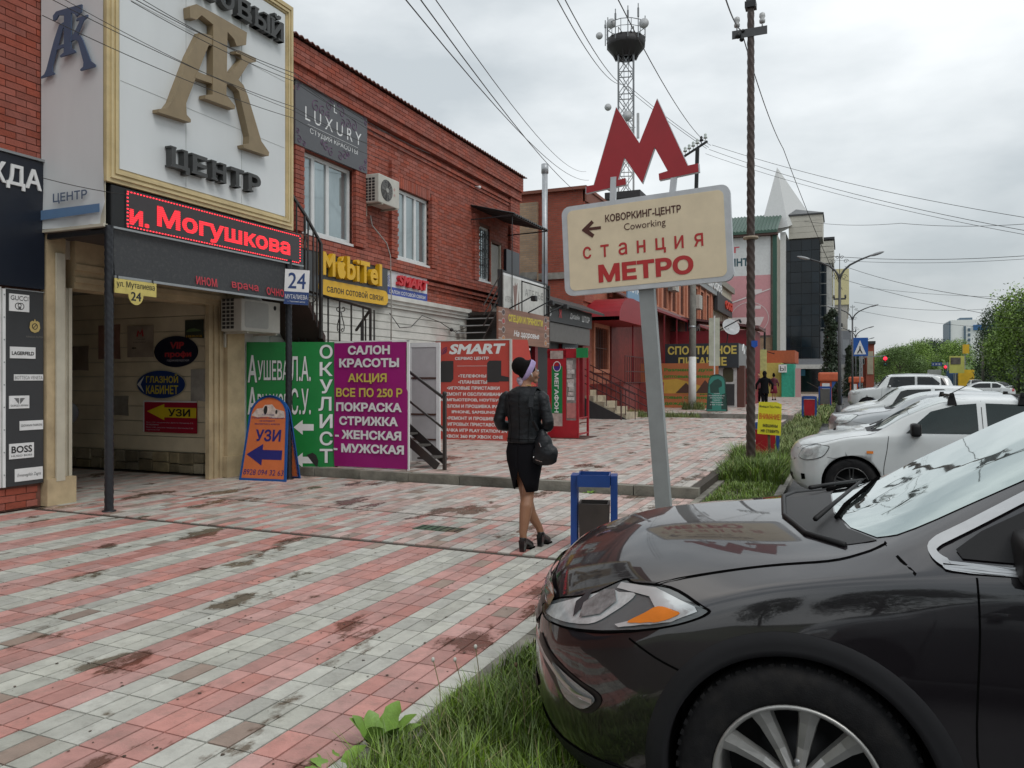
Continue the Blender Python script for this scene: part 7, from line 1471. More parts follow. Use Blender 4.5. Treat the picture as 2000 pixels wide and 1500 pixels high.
class Car:
    def __init__(s, name, lab, loc, rz, spec, pmat, group=None, detail=2, glass=None, windscreen=None):
        s.sp = spec; s.t = thing(name, lab, 'car', loc, rz, group); s.pm = pmat; L = spec['L']; s.nx = 76 if detail > 1 else 44; s.nr = 46 if detail > 1 else 30
        gl = glass or mat('car_glass', (.006, .009, .010), .04, spec=.5); s.gl = gl; s.wsm = windscreen or gl
        xs = [L * (.5 - .5 * math.cos(math.pi * i / s.nx)) * .35 + L * i / s.nx * .65 for i in range(s.nx + 1)]
        xs = sorted(set(xs + [.012, .03, .06, .10, .15, L - .012, L - .04, L - .08]))
        V = []; rings = []
        for x in xs:
            g = {k: interp(spec[k], x) for k in ('zt', 'ze', 'we', 'zb', 'wb', 'wm', 'zs')}; bow = interp(spec['bow'], x); rb = interp(spec['rbow'], x)
            W = max(g['wm'], g['wb']); zm = g['zs'] + (g['zb'] - g['zs']) * .45
            P = [(0, g['zt']), (g['we'] * .5, g['zt'] - (g['zt'] - g['ze']) * .28), (g['we'] * .86, g['zt'] - (g['zt'] - g['ze']) * .72), (g['we'], g['ze']), (g['we'] + (g['wb'] - g['we']) * .12, g['ze'] + (g['zb'] - g['ze']) * .12),
                 (g['we'] + (g['wb'] - g['we']) * .9, g['ze'] + (g['zb'] - g['ze']) * .85), (g['wb'], g['zb']), (g['wb'] + (g['wm'] - g['wb']) * .4, g['zb'] - (g['zb'] - zm) * .30), (g['wm'], zm), (g['wm'] * .995, g['zs'] + (zm - g['zs']) * .5), (g['wm'] * .965, g['zs'] + .05), (g['wm'] * .93, g['zs']), (g['wm'] * .6, g['zs'] - .005), (0, g['zs'] - .005)]
            C_ = bspline(P, s.nr); ring = []
            for (y, z) in C_:
                q = min(1.2, abs(y) / spec['W']); xo = x + bow * q ** 2.3 - rb * q ** 2.3; ring.append((xo, -y, z))
            full = ring + [(a, -b, c) for a, b, c in ring[-2:0:-1]]
            rings.append(full)
        n = len(rings[0]); F = []
        for r in rings: V += r
        for i in range(len(rings) - 1):
            for k in range(n): F.append((i * n + k, (i + 1) * n + k, (i + 1) * n + (k + 1) % n, i * n + (k + 1) % n))
        # caps: shrink the end rings towards their centres
        for e, sgn in ((0, 1), (len(rings) - 1, -1)):
            base = e * n; cxm = sum(p[0] for p in rings[e]) / n; c0 = Vector((min(p[0] for p in rings[e]) if sgn > 0 else max(p[0] for p in rings[e]), 0, sum(p[2] for p in rings[e]) / n)); prev = base
            for k_, f in enumerate((.66, .33)):
                st = len(V)
                for p in rings[e]:
                    v = Vector(p); w_ = c0.lerp(v, f); w_.x = v.x + (c0.x - v.x) * (1 - (abs(v.y) / max(.01, abs(v.y))) * (f if abs(v.y) > 1e-6 else f) ** 2.3) if abs(v.y) > 1e-6 else v.x; V.append(tuple(w_))
                for j in range(n):
                    q = (prev + j, prev + (j + 1) % n, st + (j + 1) % n, st + j); F.append(q if sgn > 0 else q[::-1])
                prev = st
            V.append(tuple(c0)); ci = len(V) - 1
            for j in range(n): q = (prev + j, prev + (j + 1) % n, ci); F.append(q if sgn > 0 else q[::-1])
        me = bpy.data.meshes.new('body'); me.from_pydata(V, [], F); bm = bmesh.new(); bm.from_mesh(me); bmesh.ops.recalc_face_normals(bm, faces=bm.faces); bm.to_mesh(me); s.bvh = BVHTree.FromBMesh(bm); bm.free()
        me.polygons.foreach_set('use_smooth', [True] * len(me.polygons)); me.materials.append(pmat); me.materials.append(mat('wheel_well', (.012, .012, .013), .8))
        s.body = link('body', me, s.t)
        # wheel wells
        cut = []
        for wx in spec['axles']:
            for sd in (-1, 1):
                q = MB(); r = spec['ar']; m_ = 40; y0, y1 = sd * (spec['W'] - .34), sd * (spec['W'] + .2)
                if y0 > y1: y0, y1 = y1, y0
                vs = [(wx + r * math.cos(2 * math.pi * k / m_), y, spec['wz'] + r * math.sin(2 * math.pi * k / m_)) for y in (y0, y1) for k in range(m_)]
                q.add(vs, [(k, (k + 1) % m_, (k + 1) % m_ + m_, k + m_) for k in range(m_)] + [tuple(range(m_))[::-1], tuple(range(m_, 2 * m_))]); c_me = q.mesh('cut'); b_ = bmesh.new(); b_.from_mesh(c_me); bmesh.ops.recalc_face_normals(b_, faces=b_.faces); b_.to_mesh(c_me); b_.free()
                c_me.materials.append(pmat); c_me.materials.append(MATS['wheel_well']); c_me.polygons.foreach_set('material_index', [1] * len(c_me.polygons)); o = bpy.data.objects.new('cut', c_me); C.objects.link(o); o.parent = s.t; cut.append(o)
        for o in cut:
            md = s.body.modifiers.new('b', 'BOOLEAN'); md.object = o; md.operation = 'DIFFERENCE'; md.solver = 'EXACT'
            try: md.material_mode = 'TRANSFER'
            except Exception: pass
        dg = bpy.context.evaluated_depsgraph_get(); nm = bpy.data.meshes.new_from_object(s.body.evaluated_get(dg)); s.body.modifiers.clear(); s.body.data = nm
        for o in cut: bpy.data.objects.remove(o)
    @staticmethod
    def cr(P, closed=False, m=4):
        n = len(P); out = []
        for i in range(n if closed else n - 1):
            p = [Vector(P[(i + k) % n] if closed else P[max(0, min(n - 1, i + k))]) for k in (-1, 0, 1, 2)]
            for j in range(m):
                t = j / m; q = .5 * (2 * p[1] + (p[2] - p[0]) * t + (2 * p[0] - 5 * p[1] + 4 * p[2] - p[3]) * t * t + (3 * p[1] - p[0] - 3 * p[2] + p[3]) * t ** 3); out.append((q.x, q.y))
        return out if closed else out + [tuple(P[-1])]
    # -- a patch: outline in side / front / top view pressed onto the body
    def patch(s, name, pts, view, m, off=.004, parent=None, mirror=True, res=.05, label=None, rnd=False):
        if rnd: pts = s.cr(pts, True)
        sides = (-1, 1) if mirror and view in ('side',) else ((-1, 1) if mirror else (1,)); out = None
        for sd in sides:
            v2 = [Vector((a, b, 0)) for a, b in pts]; bm = bmesh.new(); vv = [bm.verts.new(p) for p in v2]; tr = tessellate_polygon([v2])
            for t_ in tr:
                try: bm.faces.new([vv[i] for i in t_])
                except Exception: pass
            for _ in range(7):
                es = [e for e in bm.edges if e.calc_length() > res]
                if not es: break
                bmesh.ops.subdivide_edges(bm, edges=es, cuts=1); bmesh.ops.triangulate(bm, faces=[f for f in bm.faces if len(f.verts) > 3])
            for v in bm.verts:
                a, b = v.co.x, v.co.y
                if view == 'side': o, d = Vector((a, sd * 3, b)), Vector((0, -sd, 0))
                elif view == 'front': o, d = Vector((-3, a * sd, b)), Vector((1, 0, 0))
                elif view == 'rear': o, d = Vector((s.sp['L'] + 3, a * sd, b)), Vector((-1, 0, 0))
                elif view == 'corner': # 45-degree view from the front corner: a = distance across, b = height
                    dd = Vector((math.cos(R(50)), -sd * math.sin(R(50)), 0)); rr = Vector((math.sin(R(50)), sd * math.cos(R(50)), 0)); o = Vector((0, sd * s.sp['W'], b)) + rr * a - dd * 3; d = dd
                else: o, d = Vector((a, b * sd, 4)), Vector((0, 0, -1))
                hit, nrm, _, _ = s.bvh.ray_cast(o, d)
                if hit is None:
                    hit, nrm, _, _ = s.bvh.find_nearest(o + d * 3)
                if nrm.dot(d) > 0: nrm = -nrm
                v.co = hit + nrm * off
            bmesh.ops.recalc_face_normals(bm, faces=bm.faces)
            me = bpy.data.meshes.new(name); bm.to_mesh(me); bm.free(); me.polygons.foreach_set('use_smooth', [True] * len(me.polygons)); me.materials.append(m)
            c = sum((v.co for v in me.vertices), Vector()) / max(1, len(me.vertices)); f0 = sum((p.normal for p in me.polygons), Vector()); h_, n_, _, _ = s.bvh.find_nearest(c)
            ref = Vector({'side': (0, sd, 0), 'front': (-1, 0, 0), 'rear': (1, 0, 0), 'corner': (-1, sd, 0)}.get(view, (0, 0, 1)))
            if f0.dot(ref) < 0: me.flip_normals()
            out = link(name, me, parent or s.t, label=label)
        return out
    def strip(s, name, line, view, m, w=.006, off=.0015, **k):
        """thin line along a polyline pressed onto the body"""
        P = [Vector(p) for p in (s.cr(line) if len(line) > 2 else line)]; Q = []
        for a, b in zip(P, P[1:]):
            n_ = max(1, int((b - a).length / .05)); Q += [a.lerp(b, i / n_) for i in range(n_)]
        Q.append(P[-1]); up, dn = [], []
        for i, p in enumerate(Q):
            t_ = (Q[min(i + 1, len(Q) - 1)] - Q[max(i - 1, 0)]).normalized(); nn = Vector((-t_.y, t_.x)) * w / 2; up.append((p.x + nn.x, p.y + nn.y)); dn.append((p.x - nn.x, p.y - nn.y))
        return s.patch(name, up + dn[::-1], view, m, off, res=.2, **k)
    def wheel(s, x, side, r, rr, wd, rim_m, spokes=5, style='star', arc=None):
        M = Matrix.Translation((x, side * (s.sp['W'] - wd / 2 - .015), s.sp['wz'])) @ Matrix.Rotation(R(90) * (1 if side < 0 else -1), 4, 'X')   # local +z = outwards
        tyre = mat('tyre_rubber', (.012, .012, .013), .8, spec=.2, var=.2, scale=30, bump=.2, dirt=.3, dirtcol=(.05, .045, .04)); h = wd / 2
        w_ = MB(); w_.lathe([(rr, -h), (r * .88, -h), (r * .97, -h * .85), (r, -h * .6), (r, h * .6), (r * .985, h * .78), (r * .94, h * .93), (r * .88, h * 1.0), (rr * 1.06, h * 1.02), (rr * 1.01, h * .97), (rr, h * .8)], M, 56); wo = w_.build('wheel', tyre, s.t, local=True)
        q = MB()
        for k in range(64):
            a = 2 * math.pi * k / 64; Mk = M @ Matrix.Rotation(a, 4, 'Z'); q.box(r * .965, r * 1.004, -.006, .010, -h * .8, -h * .1, Mk).box(r * .955, r * 1.003, -.004, .012, h * .1, h * .82, Mk)
        q.build('tread', tyre, wo, local=True)
        q = MB(); q.lathe([(rr * .99, h * .72), (rr * 1.005, h * 1.0), (rr * .97, h * 1.03), (rr * .93, h * .9), (rr * .90, h * .3), (rr * .88, -h * .8)], M, 56); q.build('rim', rim_m, wo, local=True)
        q = MB(); q.lathe([(0, -h * .1), (rr * .55, -h * .1), (rr * .55, -h * .3), (rr * .9, -h * .5)], M, 40); q.build('brake_disc', mat('brake_dark', (.04, .04, .042), .5, metal=.5), wo, local=True)
        for k in range(spokes):
            a = 2 * math.pi * (k + .25) / spokes; q = MB()
            if style == 'wide':
                pr = [(.16, .06, .80), (.45, .085, .70), (.78, .115, .80), (.955, .15, .93)]
                for sg_ in (1,):
                    vs = []
                    for f, hw, zz in pr:
                        for yy, dz in ((-hw, -.22), (-hw * .82, 0), (0, .06), (hw * .82, 0), (hw, -.22)): vs.append((rr * f, yy * rr, h * (zz + dz)))
                    q.add([M @ (Matrix.Rotation(a, 3, 'Z') @ Vector(v)) for v in vs], [(i * 5 + j, i * 5 + j + 1, i * 5 + j + 6, i * 5 + j + 5) for i in range(3) for j in range(4)])
            else:
                for off_ in (-.055, .055):
                    vs = []
                    for f, hw, zz in ((.12, .035, .85), (.55, .03, .8), (.96, .045, .92)):
                        for yy, dz in ((-hw, -.25), (-hw * .7, 0), (hw * .7, 0), (hw, -.25)): vs.append((rr * f, (yy + off_ * (1 + 1.2 * f)) * rr, h * (zz + dz)))
                    q.add([M @ (Matrix.Rotation(a, 3, 'Z') @ Vector(v)) for v in vs], [(i * 4 + j, i * 4 + j + 1, i * 4 + j + 5, i * 4 + j + 4) for i in range(2) for j in range(3)])
            q.build('spoke', rim_m, wo, local=True)
        q = MB(); q.lathe([(0, h * .95), (rr * .12, h * .94), (rr * .2, h * .88), (rr * .22, h * .6)], M, 24); q.build('hub_cap', rim_m, wo, local=True)
        for k in range(5):
            a = 2 * math.pi * k / 5 + .3; q = MB(); c_ = M @ Vector((rr * .28 * math.cos(a), rr * .28 * math.sin(a), h * .74)); q.sphere(c_, .012, 8); q.build('wheel_nut', steel, wo, local=True)
blackp = mat('black_plastic', (.014, .014, .015), .5, spec=.25); chrome = mat('chrome', (.62, .63, .64), .12, metal=1.); satin = mat('satin_silver', (.50, .51, .52), .28, metal=.85)
gapm = mat('panel_gap', (.004, .004, .004), .9, spec=0.)
lensm = mat('lamp_lens', (.55, .59, .59), .12, metal=.12, coat=1., var=.25, scale=14); amber = mat('amber_lens', (.75, .22, .03), .15, coat=.8); refl = mat('lamp_reflector', (.60, .64, .65), .28, metal=.35, var=.25, scale=26, coat=1.)

# ---------------- the dark SUV in front
suv_s = dict(L=5.07, W=.965, axles=(1.16, 4.03), wz=.40, ar=.425,
  zt=[(0, .70), (.04, .80), (.11, .92), (.25, 1.01), (.54, 1.11), (1.1, 1.19), (1.32, 1.225), (1.6, 1.385), (2.06, 1.62), (2.35, 1.70), (2.8, 1.725), (3.6, 1.70), (4.3, 1.62), (4.75, 1.42), (4.95, 1.15), (5.07, .95)],
  ze=[(0, .66), (.04, .74), (.11, .80), (.25, .86), (.54, .97), (1.1, 1.085), (1.45, 1.15), (1.75, 1.295), (2.2, 1.54), (2.55, 1.615), (3.0, 1.635), (3.6, 1.62), (4.3, 1.54), (4.75, 1.36), (4.95, 1.10), (5.07, .90)],
  we=[(0, .50), (.04, .60), (.11, .66), (.25, .71), (.54, .75), (1.1, .775), (1.45, .78), (2.0, .66), (2.55, .61), (3.6, .60), (4.4, .58), (4.8, .60), (5.07, .62)],
  zb=[(0, .62), (.04, .68), (.11, .73), (.25, .80), (.54, .90), (1.1, 1.035), (1.5, 1.09), (2.0, 1.12), (3.6, 1.15), (4.6, 1.16), (4.9, 1.05), (5.07, .86)],
  wb=[(0, .66), (.04, .76), (.11, .83), (.25, .88), (.54, .905), (1.1, .915), (1.6, .91), (3.5, .905), (4.6, .86), (5.07, .74)],
  wm=[(0, .70), (.04, .81), (.11, .88), (.25, .925), (.54, .95), (1.1, .968), (1.7, .958), (3.0, .955), (4.0, .965), (4.7, .92), (5.07, .78)],
  zs=[(0, .42), (.03, .34), (.08, .27), (.18, .24), (.6, .25), (1.5, .26), (4.3, .28), (4.9, .36), (5.07, .5)],
  bow=[(0, .46), (.25, .42), (.6, .26), (1.1, .06), (1.5, 0), (5, 0)], rbow=[(0, 0), (4.2, 0), (5.07, .22)])
plum = paint('plum_black_paint', (.0125, .0098, .0128), .45, .30); plum.node_tree.nodes['Principled BSDF'].inputs['Coat IOR'].default_value = 1.8
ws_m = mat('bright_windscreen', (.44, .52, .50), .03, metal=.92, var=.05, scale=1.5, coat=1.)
suv = Car('parked_suv', 'large dark plum-black SUV nosing in from the right edge in the foreground', (-1.30, 3.57, -.1), 0, suv_s, plum, detail=2, windscreen=ws_m)
S = suv
cladm = mat('black_cladding', (.016, .016, .018), .5, var=.08, spec=.25)
# arch cladding
def arch_band(s, x, r0, r1, a0=-14, a1=194, off=.008, m=cladm):
    n = 44; o = [(x + r1 * math.cos(R(a0 + (a1 - a0) * i / n)), s.sp['wz'] + r1 * math.sin(R(a0 + (a1 - a0) * i / n))) for i in range(n + 1)]; i_ = [(x + r0 * math.cos(R(a0 + (a1 - a0) * i / n)), s.sp['wz'] + r0 * math.sin(R(a0 + (a1 - a0) * i / n))) for i in range(n + 1)]
    for sd in (-1, 1):
        V, F = [], []; rows = 4
        for k in range(rows + 1):
            for i in range(n + 1):
                f = k / rows; a, b = o[i][0] + (i_[i][0] - o[i][0]) * f, o[i][1] + (i_[i][1] - o[i][1]) * f
                h_, nn, _, _ = s.bvh.ray_cast(Vector((a, sd * 3, b)), Vector((0, -sd, 0)))
                if h_ is None: h_ = s.bvh.find_nearest(Vector((a, sd * s.sp['W'], b)))[0]; 
                y = h_.y + sd * off * (0.3 if k == 0 else 1); V.append((a, y, b))
        for i in range(n + 1): V.append((i_[i][0], V[rows * (n + 1) + i][1] - sd * .06, i_[i][1]))
        for k in range(rows + 1):
            for i in range(n): q = (k * (n + 1) + i, k * (n + 1) + i + 1, (k + 1) * (n + 1) + i + 1, (k + 1) * (n + 1) + i); F.append(q)
        mb = MB(); mb.add(V, F, True); mb.build('arch_moulding', m, s.t, local=True)
arch_band(S, 1.16, .418, .492); arch_band(S, 4.03, .418, .492)
# glass
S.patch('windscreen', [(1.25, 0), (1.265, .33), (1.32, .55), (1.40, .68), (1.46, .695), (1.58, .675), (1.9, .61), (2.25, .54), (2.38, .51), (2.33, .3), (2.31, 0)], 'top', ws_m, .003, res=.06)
S.patch('cowl', [(1.06, 0), (1.08, .33), (1.16, .57), (1.30, .70), (1.40, .70), (1.31, .55), (1.26, .33), (1.245, 0)], 'top', mat('cowl_black', (.012, .012, .013), .5), .002, res=.06)
S.patch('window', [(1.62, 1.165), (1.66, 1.20), (2.05, 1.415), (2.35, 1.545), (2.62, 1.59), (2.62, 1.165)], 'side', S.gl, .003, res=.08)
S.patch('window', [(2.70, 1.165), (2.70, 1.595), (3.45, 1.59), (3.62, 1.575), (3.58, 1.17)], 'side', S.gl, .003, res=.08)
S.patch('window', [(3.66, 1.175), (3.70, 1.57), (4.2, 1.52), (4.55, 1.30), (4.5, 1.19)], 'side', S.gl, .003, res=.08)
S.patch('rear_window', [(-.5, 1.25), (.5, 1.25), (.48, 1.52), (-.48, 1.52)], 'rear', S.gl, .003, mirror=False)
# chrome window line
S.strip('window_trim', [(2.7, 1.142), (2.2, 1.138), (1.65, 1.128), (1.585, 1.135), (1.555, 1.155), (1.565, 1.18), (1.66, 1.235), (2.05, 1.455), (2.35, 1.58)], 'side', satin, .023, .008)
S.strip('window_trim', [(2.7, 1.142), (3.6, 1.148), (4.5, 1.17), (4.6, 1.27), (4.25, 1.545), (3.6, 1.61), (2.9, 1.63), (2.35, 1.58)], 'side', satin, .020, .007)
S.patch('quarter_glass_surround', [(1.63, 1.15), (2.02, 1.155), (2.02, 1.40), (1.69, 1.225), (1.615, 1.17)], 'side', blackp, .006, res=.06)
# shut lines
for l_ in ([(1.66, 1.13), (1.665, .95), (1.655, .6), (1.70, .32)], [(2.68, 1.14), (2.68, .9), (2.66, .3)], [(3.62, 1.15), (3.63, .9), (3.50, .6), (3.45, .35)]): S.strip('panel_gap', l_, 'side', gapm, .006)
S.strip('panel_gap', [(.60, .785), (.70, .74), (.80, .71)], 'side', gapm, .007)
S.strip('hood_gap', [(.14, .52), (.25, .655), (.45, .725), (.75, .762), (1.05, .785), (1.25, .80), (1.36, .77), (1.42, .735)], 'top', gapm, .010, .002)
S.strip('hood_gap', [(.125, -.55), (.10, -.3), (.085, 0), (.10, .3), (.125, .55)], 'top', gapm, .008, .002, mirror=False)
S.strip('panel_gap', [(1.50, 1.10), (1.42, 1.16)], 'side', gapm, .008)
# headlamps: pointed at the nose, wide outer end on the wing
def hl_(P): return [(a, b + .085 * max(0, min(1, (a + .12) / .72)) - (.035 if b > .86 and a < .3 else 0)) for a, b in P]
HO = hl_([(-.20, .745), (-.06, .80), (.10, .865), (.215, .925), (.28, .92), (.45, .885), (.62, .845), (.635, .825), (.58, .79), (.50, .765), (.40, .745), (.25, .725), (.05, .715), (-.12, .725)])
S.patch('headlamp', HO, 'corner', mat('lamp_surround', (.11, .125, .13), .25, coat=1.), .006, res=.05, rnd=True)
S.patch('headlamp_reflector', hl_([(-.13, .75), (.0, .795), (.19, .885), (.245, .885), (.33, .85), (.29, .79), (.21, .742), (.0, .733)]), 'corner', refl, .010, res=.03, rnd=True)
S.patch('headlamp_bowl', hl_([(.12, .80), (.17, .85), (.22, .855), (.27, .82), (.24, .775), (.15, .755)]), 'corner', mat('bowl_glass', (.30, .34, .35), .12, metal=.5, var=.4, scale=30, coat=1.), .016, res=.03)
S.patch('headlamp_bowl', hl_([(.075, .80), (.11, .85), (.135, .80), (.115, .752)]), 'corner', mat('bowl_dark', (.08, .09, .10), .15, metal=.5), .015, res=.03)
S.patch('lamp_trim', hl_([(.22, .915), (.40, .878), (.60, .838), (.61, .828), (.54, .79), (.36, .748), (.335, .755), (.49, .805), (.40, .85), (.22, .896)]), 'corner', mat('lamp_inner_chrome', (.62, .66, .67), .2, metal=.4, coat=1.), .012, res=.03)
S.patch('turn_signal', hl_([(.385, .765), (.50, .785), (.555, .812), (.55, .82), (.47, .825), (.43, .80)]), 'corner', amber, .014, res=.03, rnd=True)
S.strip('lamp_rim', HO + [HO[0]], 'corner', gapm, .007, .007)
# grille and lower front
gm = mat('grille_mesh', (.02, .021, .023), .3, metal=.4)
S.patch('grille', [(-.46, .64), (.46, .64), (.54, .76), (.50, .80), (0, .83), (-.50, .80), (-.54, .76)], 'front', gm, .004, mirror=False)
for i in range(14):
    for j in range(4): 
        x = -.44 + i * .068; z = .66 + j * .038
        S.patch('grille_mesh', [(x - .026, z), (x, z - .012), (x + .026, z), (x, z + .012)], 'front', mat('mesh_silver', (.10, .105, .11), .25, metal=.8), .014, mirror=False, res=.2)
S.strip('grille_surround', [(-.56, .74), (-.52, .80), (0, .845), (.52, .80), (.56, .74)], 'front', chrome, .045, .018, mirror=False)
S.patch('number_plate', [(-.27, .47), (.27, .47), (.27, .58), (-.27, .58)], 'front', wl, .02, mirror=False)
S.patch('lower_intake', [(-.5, .36), (.5, .36), (.55, .44), (-.55, .44)], 'front', blackp, .006, mirror=False)
fg = lambda P: [(a + .10, b + .01) for a, b in P]
S.patch('fog_recess', fg([(-.22, .655), (-.10, .63), (.10, .585), (.215, .56), (.225, .52), (.17, .475), (.06, .485), (-.07, .54), (-.20, .61)]), 'corner', mat('recess_black', (.006, .006, .007), .35), .004, res=.04, rnd=True)
S.patch('fog_lamp', fg([(-.04, .598), (.10, .572), (.195, .548), (.20, .522), (.145, .485), (.055, .50), (-.01, .555)]), 'corner', mat('fog_glass', (.26, .27, .27), .25, metal=.3, coat=1.), .010, res=.04, rnd=True)
S.strip('fog_trim', fg([(-.21, .640), (-.05, .590), (.10, .540), (.20, .530)]), 'corner', satin, .016, .020)
S.patch('sill_cladding', [(1.66, .28), (3.5, .28), (3.5, .42), (1.66, .42)], 'side', cladm, .006)
S.patch('bumper_lower', [(-.3, .25), (.6, .25), (.6, .33), (-.3, .34)], 'corner', cladm, .006)
S.patch('tail_lamp', [(4.62, .92), (4.78, .95), (4.95, 1.1), (4.70, 1.15)], 'side', mat('tail_red', (.35, .01, .015), .15, coat=1.), .006)
S.strip('door_handle', [(2.38, 1.0), (2.58, 1.005)], 'side', plum, .03, .03); S.strip('door_handle', [(3.34, 1.02), (3.54, 1.025)], 'side', plum, .03, .03)
for x in (1.16, 4.03):
    for sd in (-1, 1): S.wheel(x, sd, .385, .262, .25, mat('wheel_silver', (.42, .42, .405), .4, metal=.6, var=.12, dirt=.25, scale=12), 10, 'wide')
def mirror_(s, x, z, m, sc=1., dy=.0, cap=None):
    for sd in (-1, 1):
        y = sd * (s.sp['W'] + .02 + dy); q = MB(); q.rbox(x - .07 * sc, x + .036, y - .07 * sc, y + .17 * sc, z - .075 * sc, z + .07 * sc, .035 * sc); q.sm = [True] * len(q.f); mo = q.build('door_mirror', cap or m, s.t, local=True)
        MB().bar((x - .01, y - sd * .14, z - .06), (x - .01, y, z - .04), .05, .04).build('mirror_arm', blackp, mo, local=True)
        MB().rbox(x + .036, x + .04, y - .05 * sc, y + .15 * sc, z - .06 * sc, z + .06 * sc, .002).build('mirror_glass', chrome, mo, local=True)
mirror_(S, 1.83, 1.18, blackp, 1.0, -.03)
# wipers
def press(s, x, y, off): h_, nn, _, _ = s.bvh.ray_cast(Vector((x, y, 4)), Vector((0, 0, -1))); return h_ + Vector((0, 0, off))
for y0, pts in ((-.55, [(1.20, -.50), (1.27, -.28), (1.36, .0)]), (.1, [(1.16, .10), (1.24, .32), (1.38, .58)])):
    w_ = MB(); w_.tube([press(S, x, y, .03) for x, y in pts], [.010, .008, .006], 6); wo_ = w_.build('wiper', blackp, S.t, local=True)
    q = MB(); P_ = [press(S, x + .03, y, .012) for x, y in [(pts[0][0] + .04, pts[0][1] + .06), pts[1], (pts[2][0] + .04, pts[2][1] + .06)]]; q.tube(P_, .008, 6); q.build('wiper_blade', gapm, wo_, local=True)
q = MB(); q.tube([press(S, x, y, .006) for x, y in ((1.30, -.71), (1.17, -.57), (1.08, -.33), (1.055, 0), (1.08, .33), (1.17, .57), (1.30, .71))], .010, 6); q.build('hood_edge_seal', blackp, S.t, local=True)

# ---------------- other parked cars
def sedan_spec(L=4.2, H=1.44, W=.85, hood=.96, ws0=.98, ws1=1.75, rear=3.4, wb=2.5, fo=.78, r=.31, nose=.62, tail=.95, belt=.93, tumble=.56, wagon=False):
    d = dict(L=L, W=W, axles=(fo, fo + wb), wz=r, ar=r + .045)
    zt = [(0, nose), (.03, nose + .08), (.10, nose + .16), (.3, hood - .10), (ws0 * .7, hood - .01), (ws0, hood + .03), ((ws0 + ws1) / 2, (hood + H) / 2 + .04), (ws1, H - .04), (ws1 + .45, H), (rear - .35 if not wagon else L - .9, H - .02)]
    zt += [(L - .35, H - .12), (L - .12, belt + .15), (L, tail - .2)] if wagon else [(rear + .02, H - .16), (min(L - .3, rear + .45), tail + .02), (L - .10, tail - .02), (L, tail - .22)]
    d['zt'] = zt
    d['ze'] = [(x, z - (.06 if z < hood + .05 else .075) - (.02 if x < .1 else 0)) for x, z in zt]
    d['we'] = [(0, W * .55), (.05, W * .66), (.2, W * .78), (ws0, W * .80), (ws1, W * .68), (ws1 + .5, tumble * W / .85), (rear - .3, tumble * W / .85), (L - .25, W * (.66 if wagon else .78)), (L, W * .66)]
    d['zb'] = [(0, nose - .03), (.05, nose + .04), (.2, belt - .18), (ws0, belt - .04), (ws1, belt), (rear, belt + .03), (L - .2, belt), (L, tail - .25)]
    d['wb'] = [(0, W * .70), (.05, W * .82), (.2, W * .91), (.6, W * .945), (2, W * .95), (L - .5, W * .93), (L, W * .78)]
    d['wm'] = [(0, W * .74), (.05, W * .86), (.2, W * .95), (.6, W * .99), (2, W), (L - .5, W * .98), (L, W * .8)]
    d['zs'] = [(0, .36), (.05, .26), (.15, .2), (.6, .2), (L - .5, .22), (L - .1, .28), (L, .4)]
    d['bow'] = [(0, .26), (.3, .2), (.8, .03), (1.2, 0), (5, 0)]; d['rbow'] = [(0, 0), (L - .8, 0), (L, .16)]
    d['_'] = dict(hood=hood, H=H, ws0=ws0, ws1=ws1, rear=rear, belt=belt, wagon=wagon, tumble=tumble, nose=nose); return d
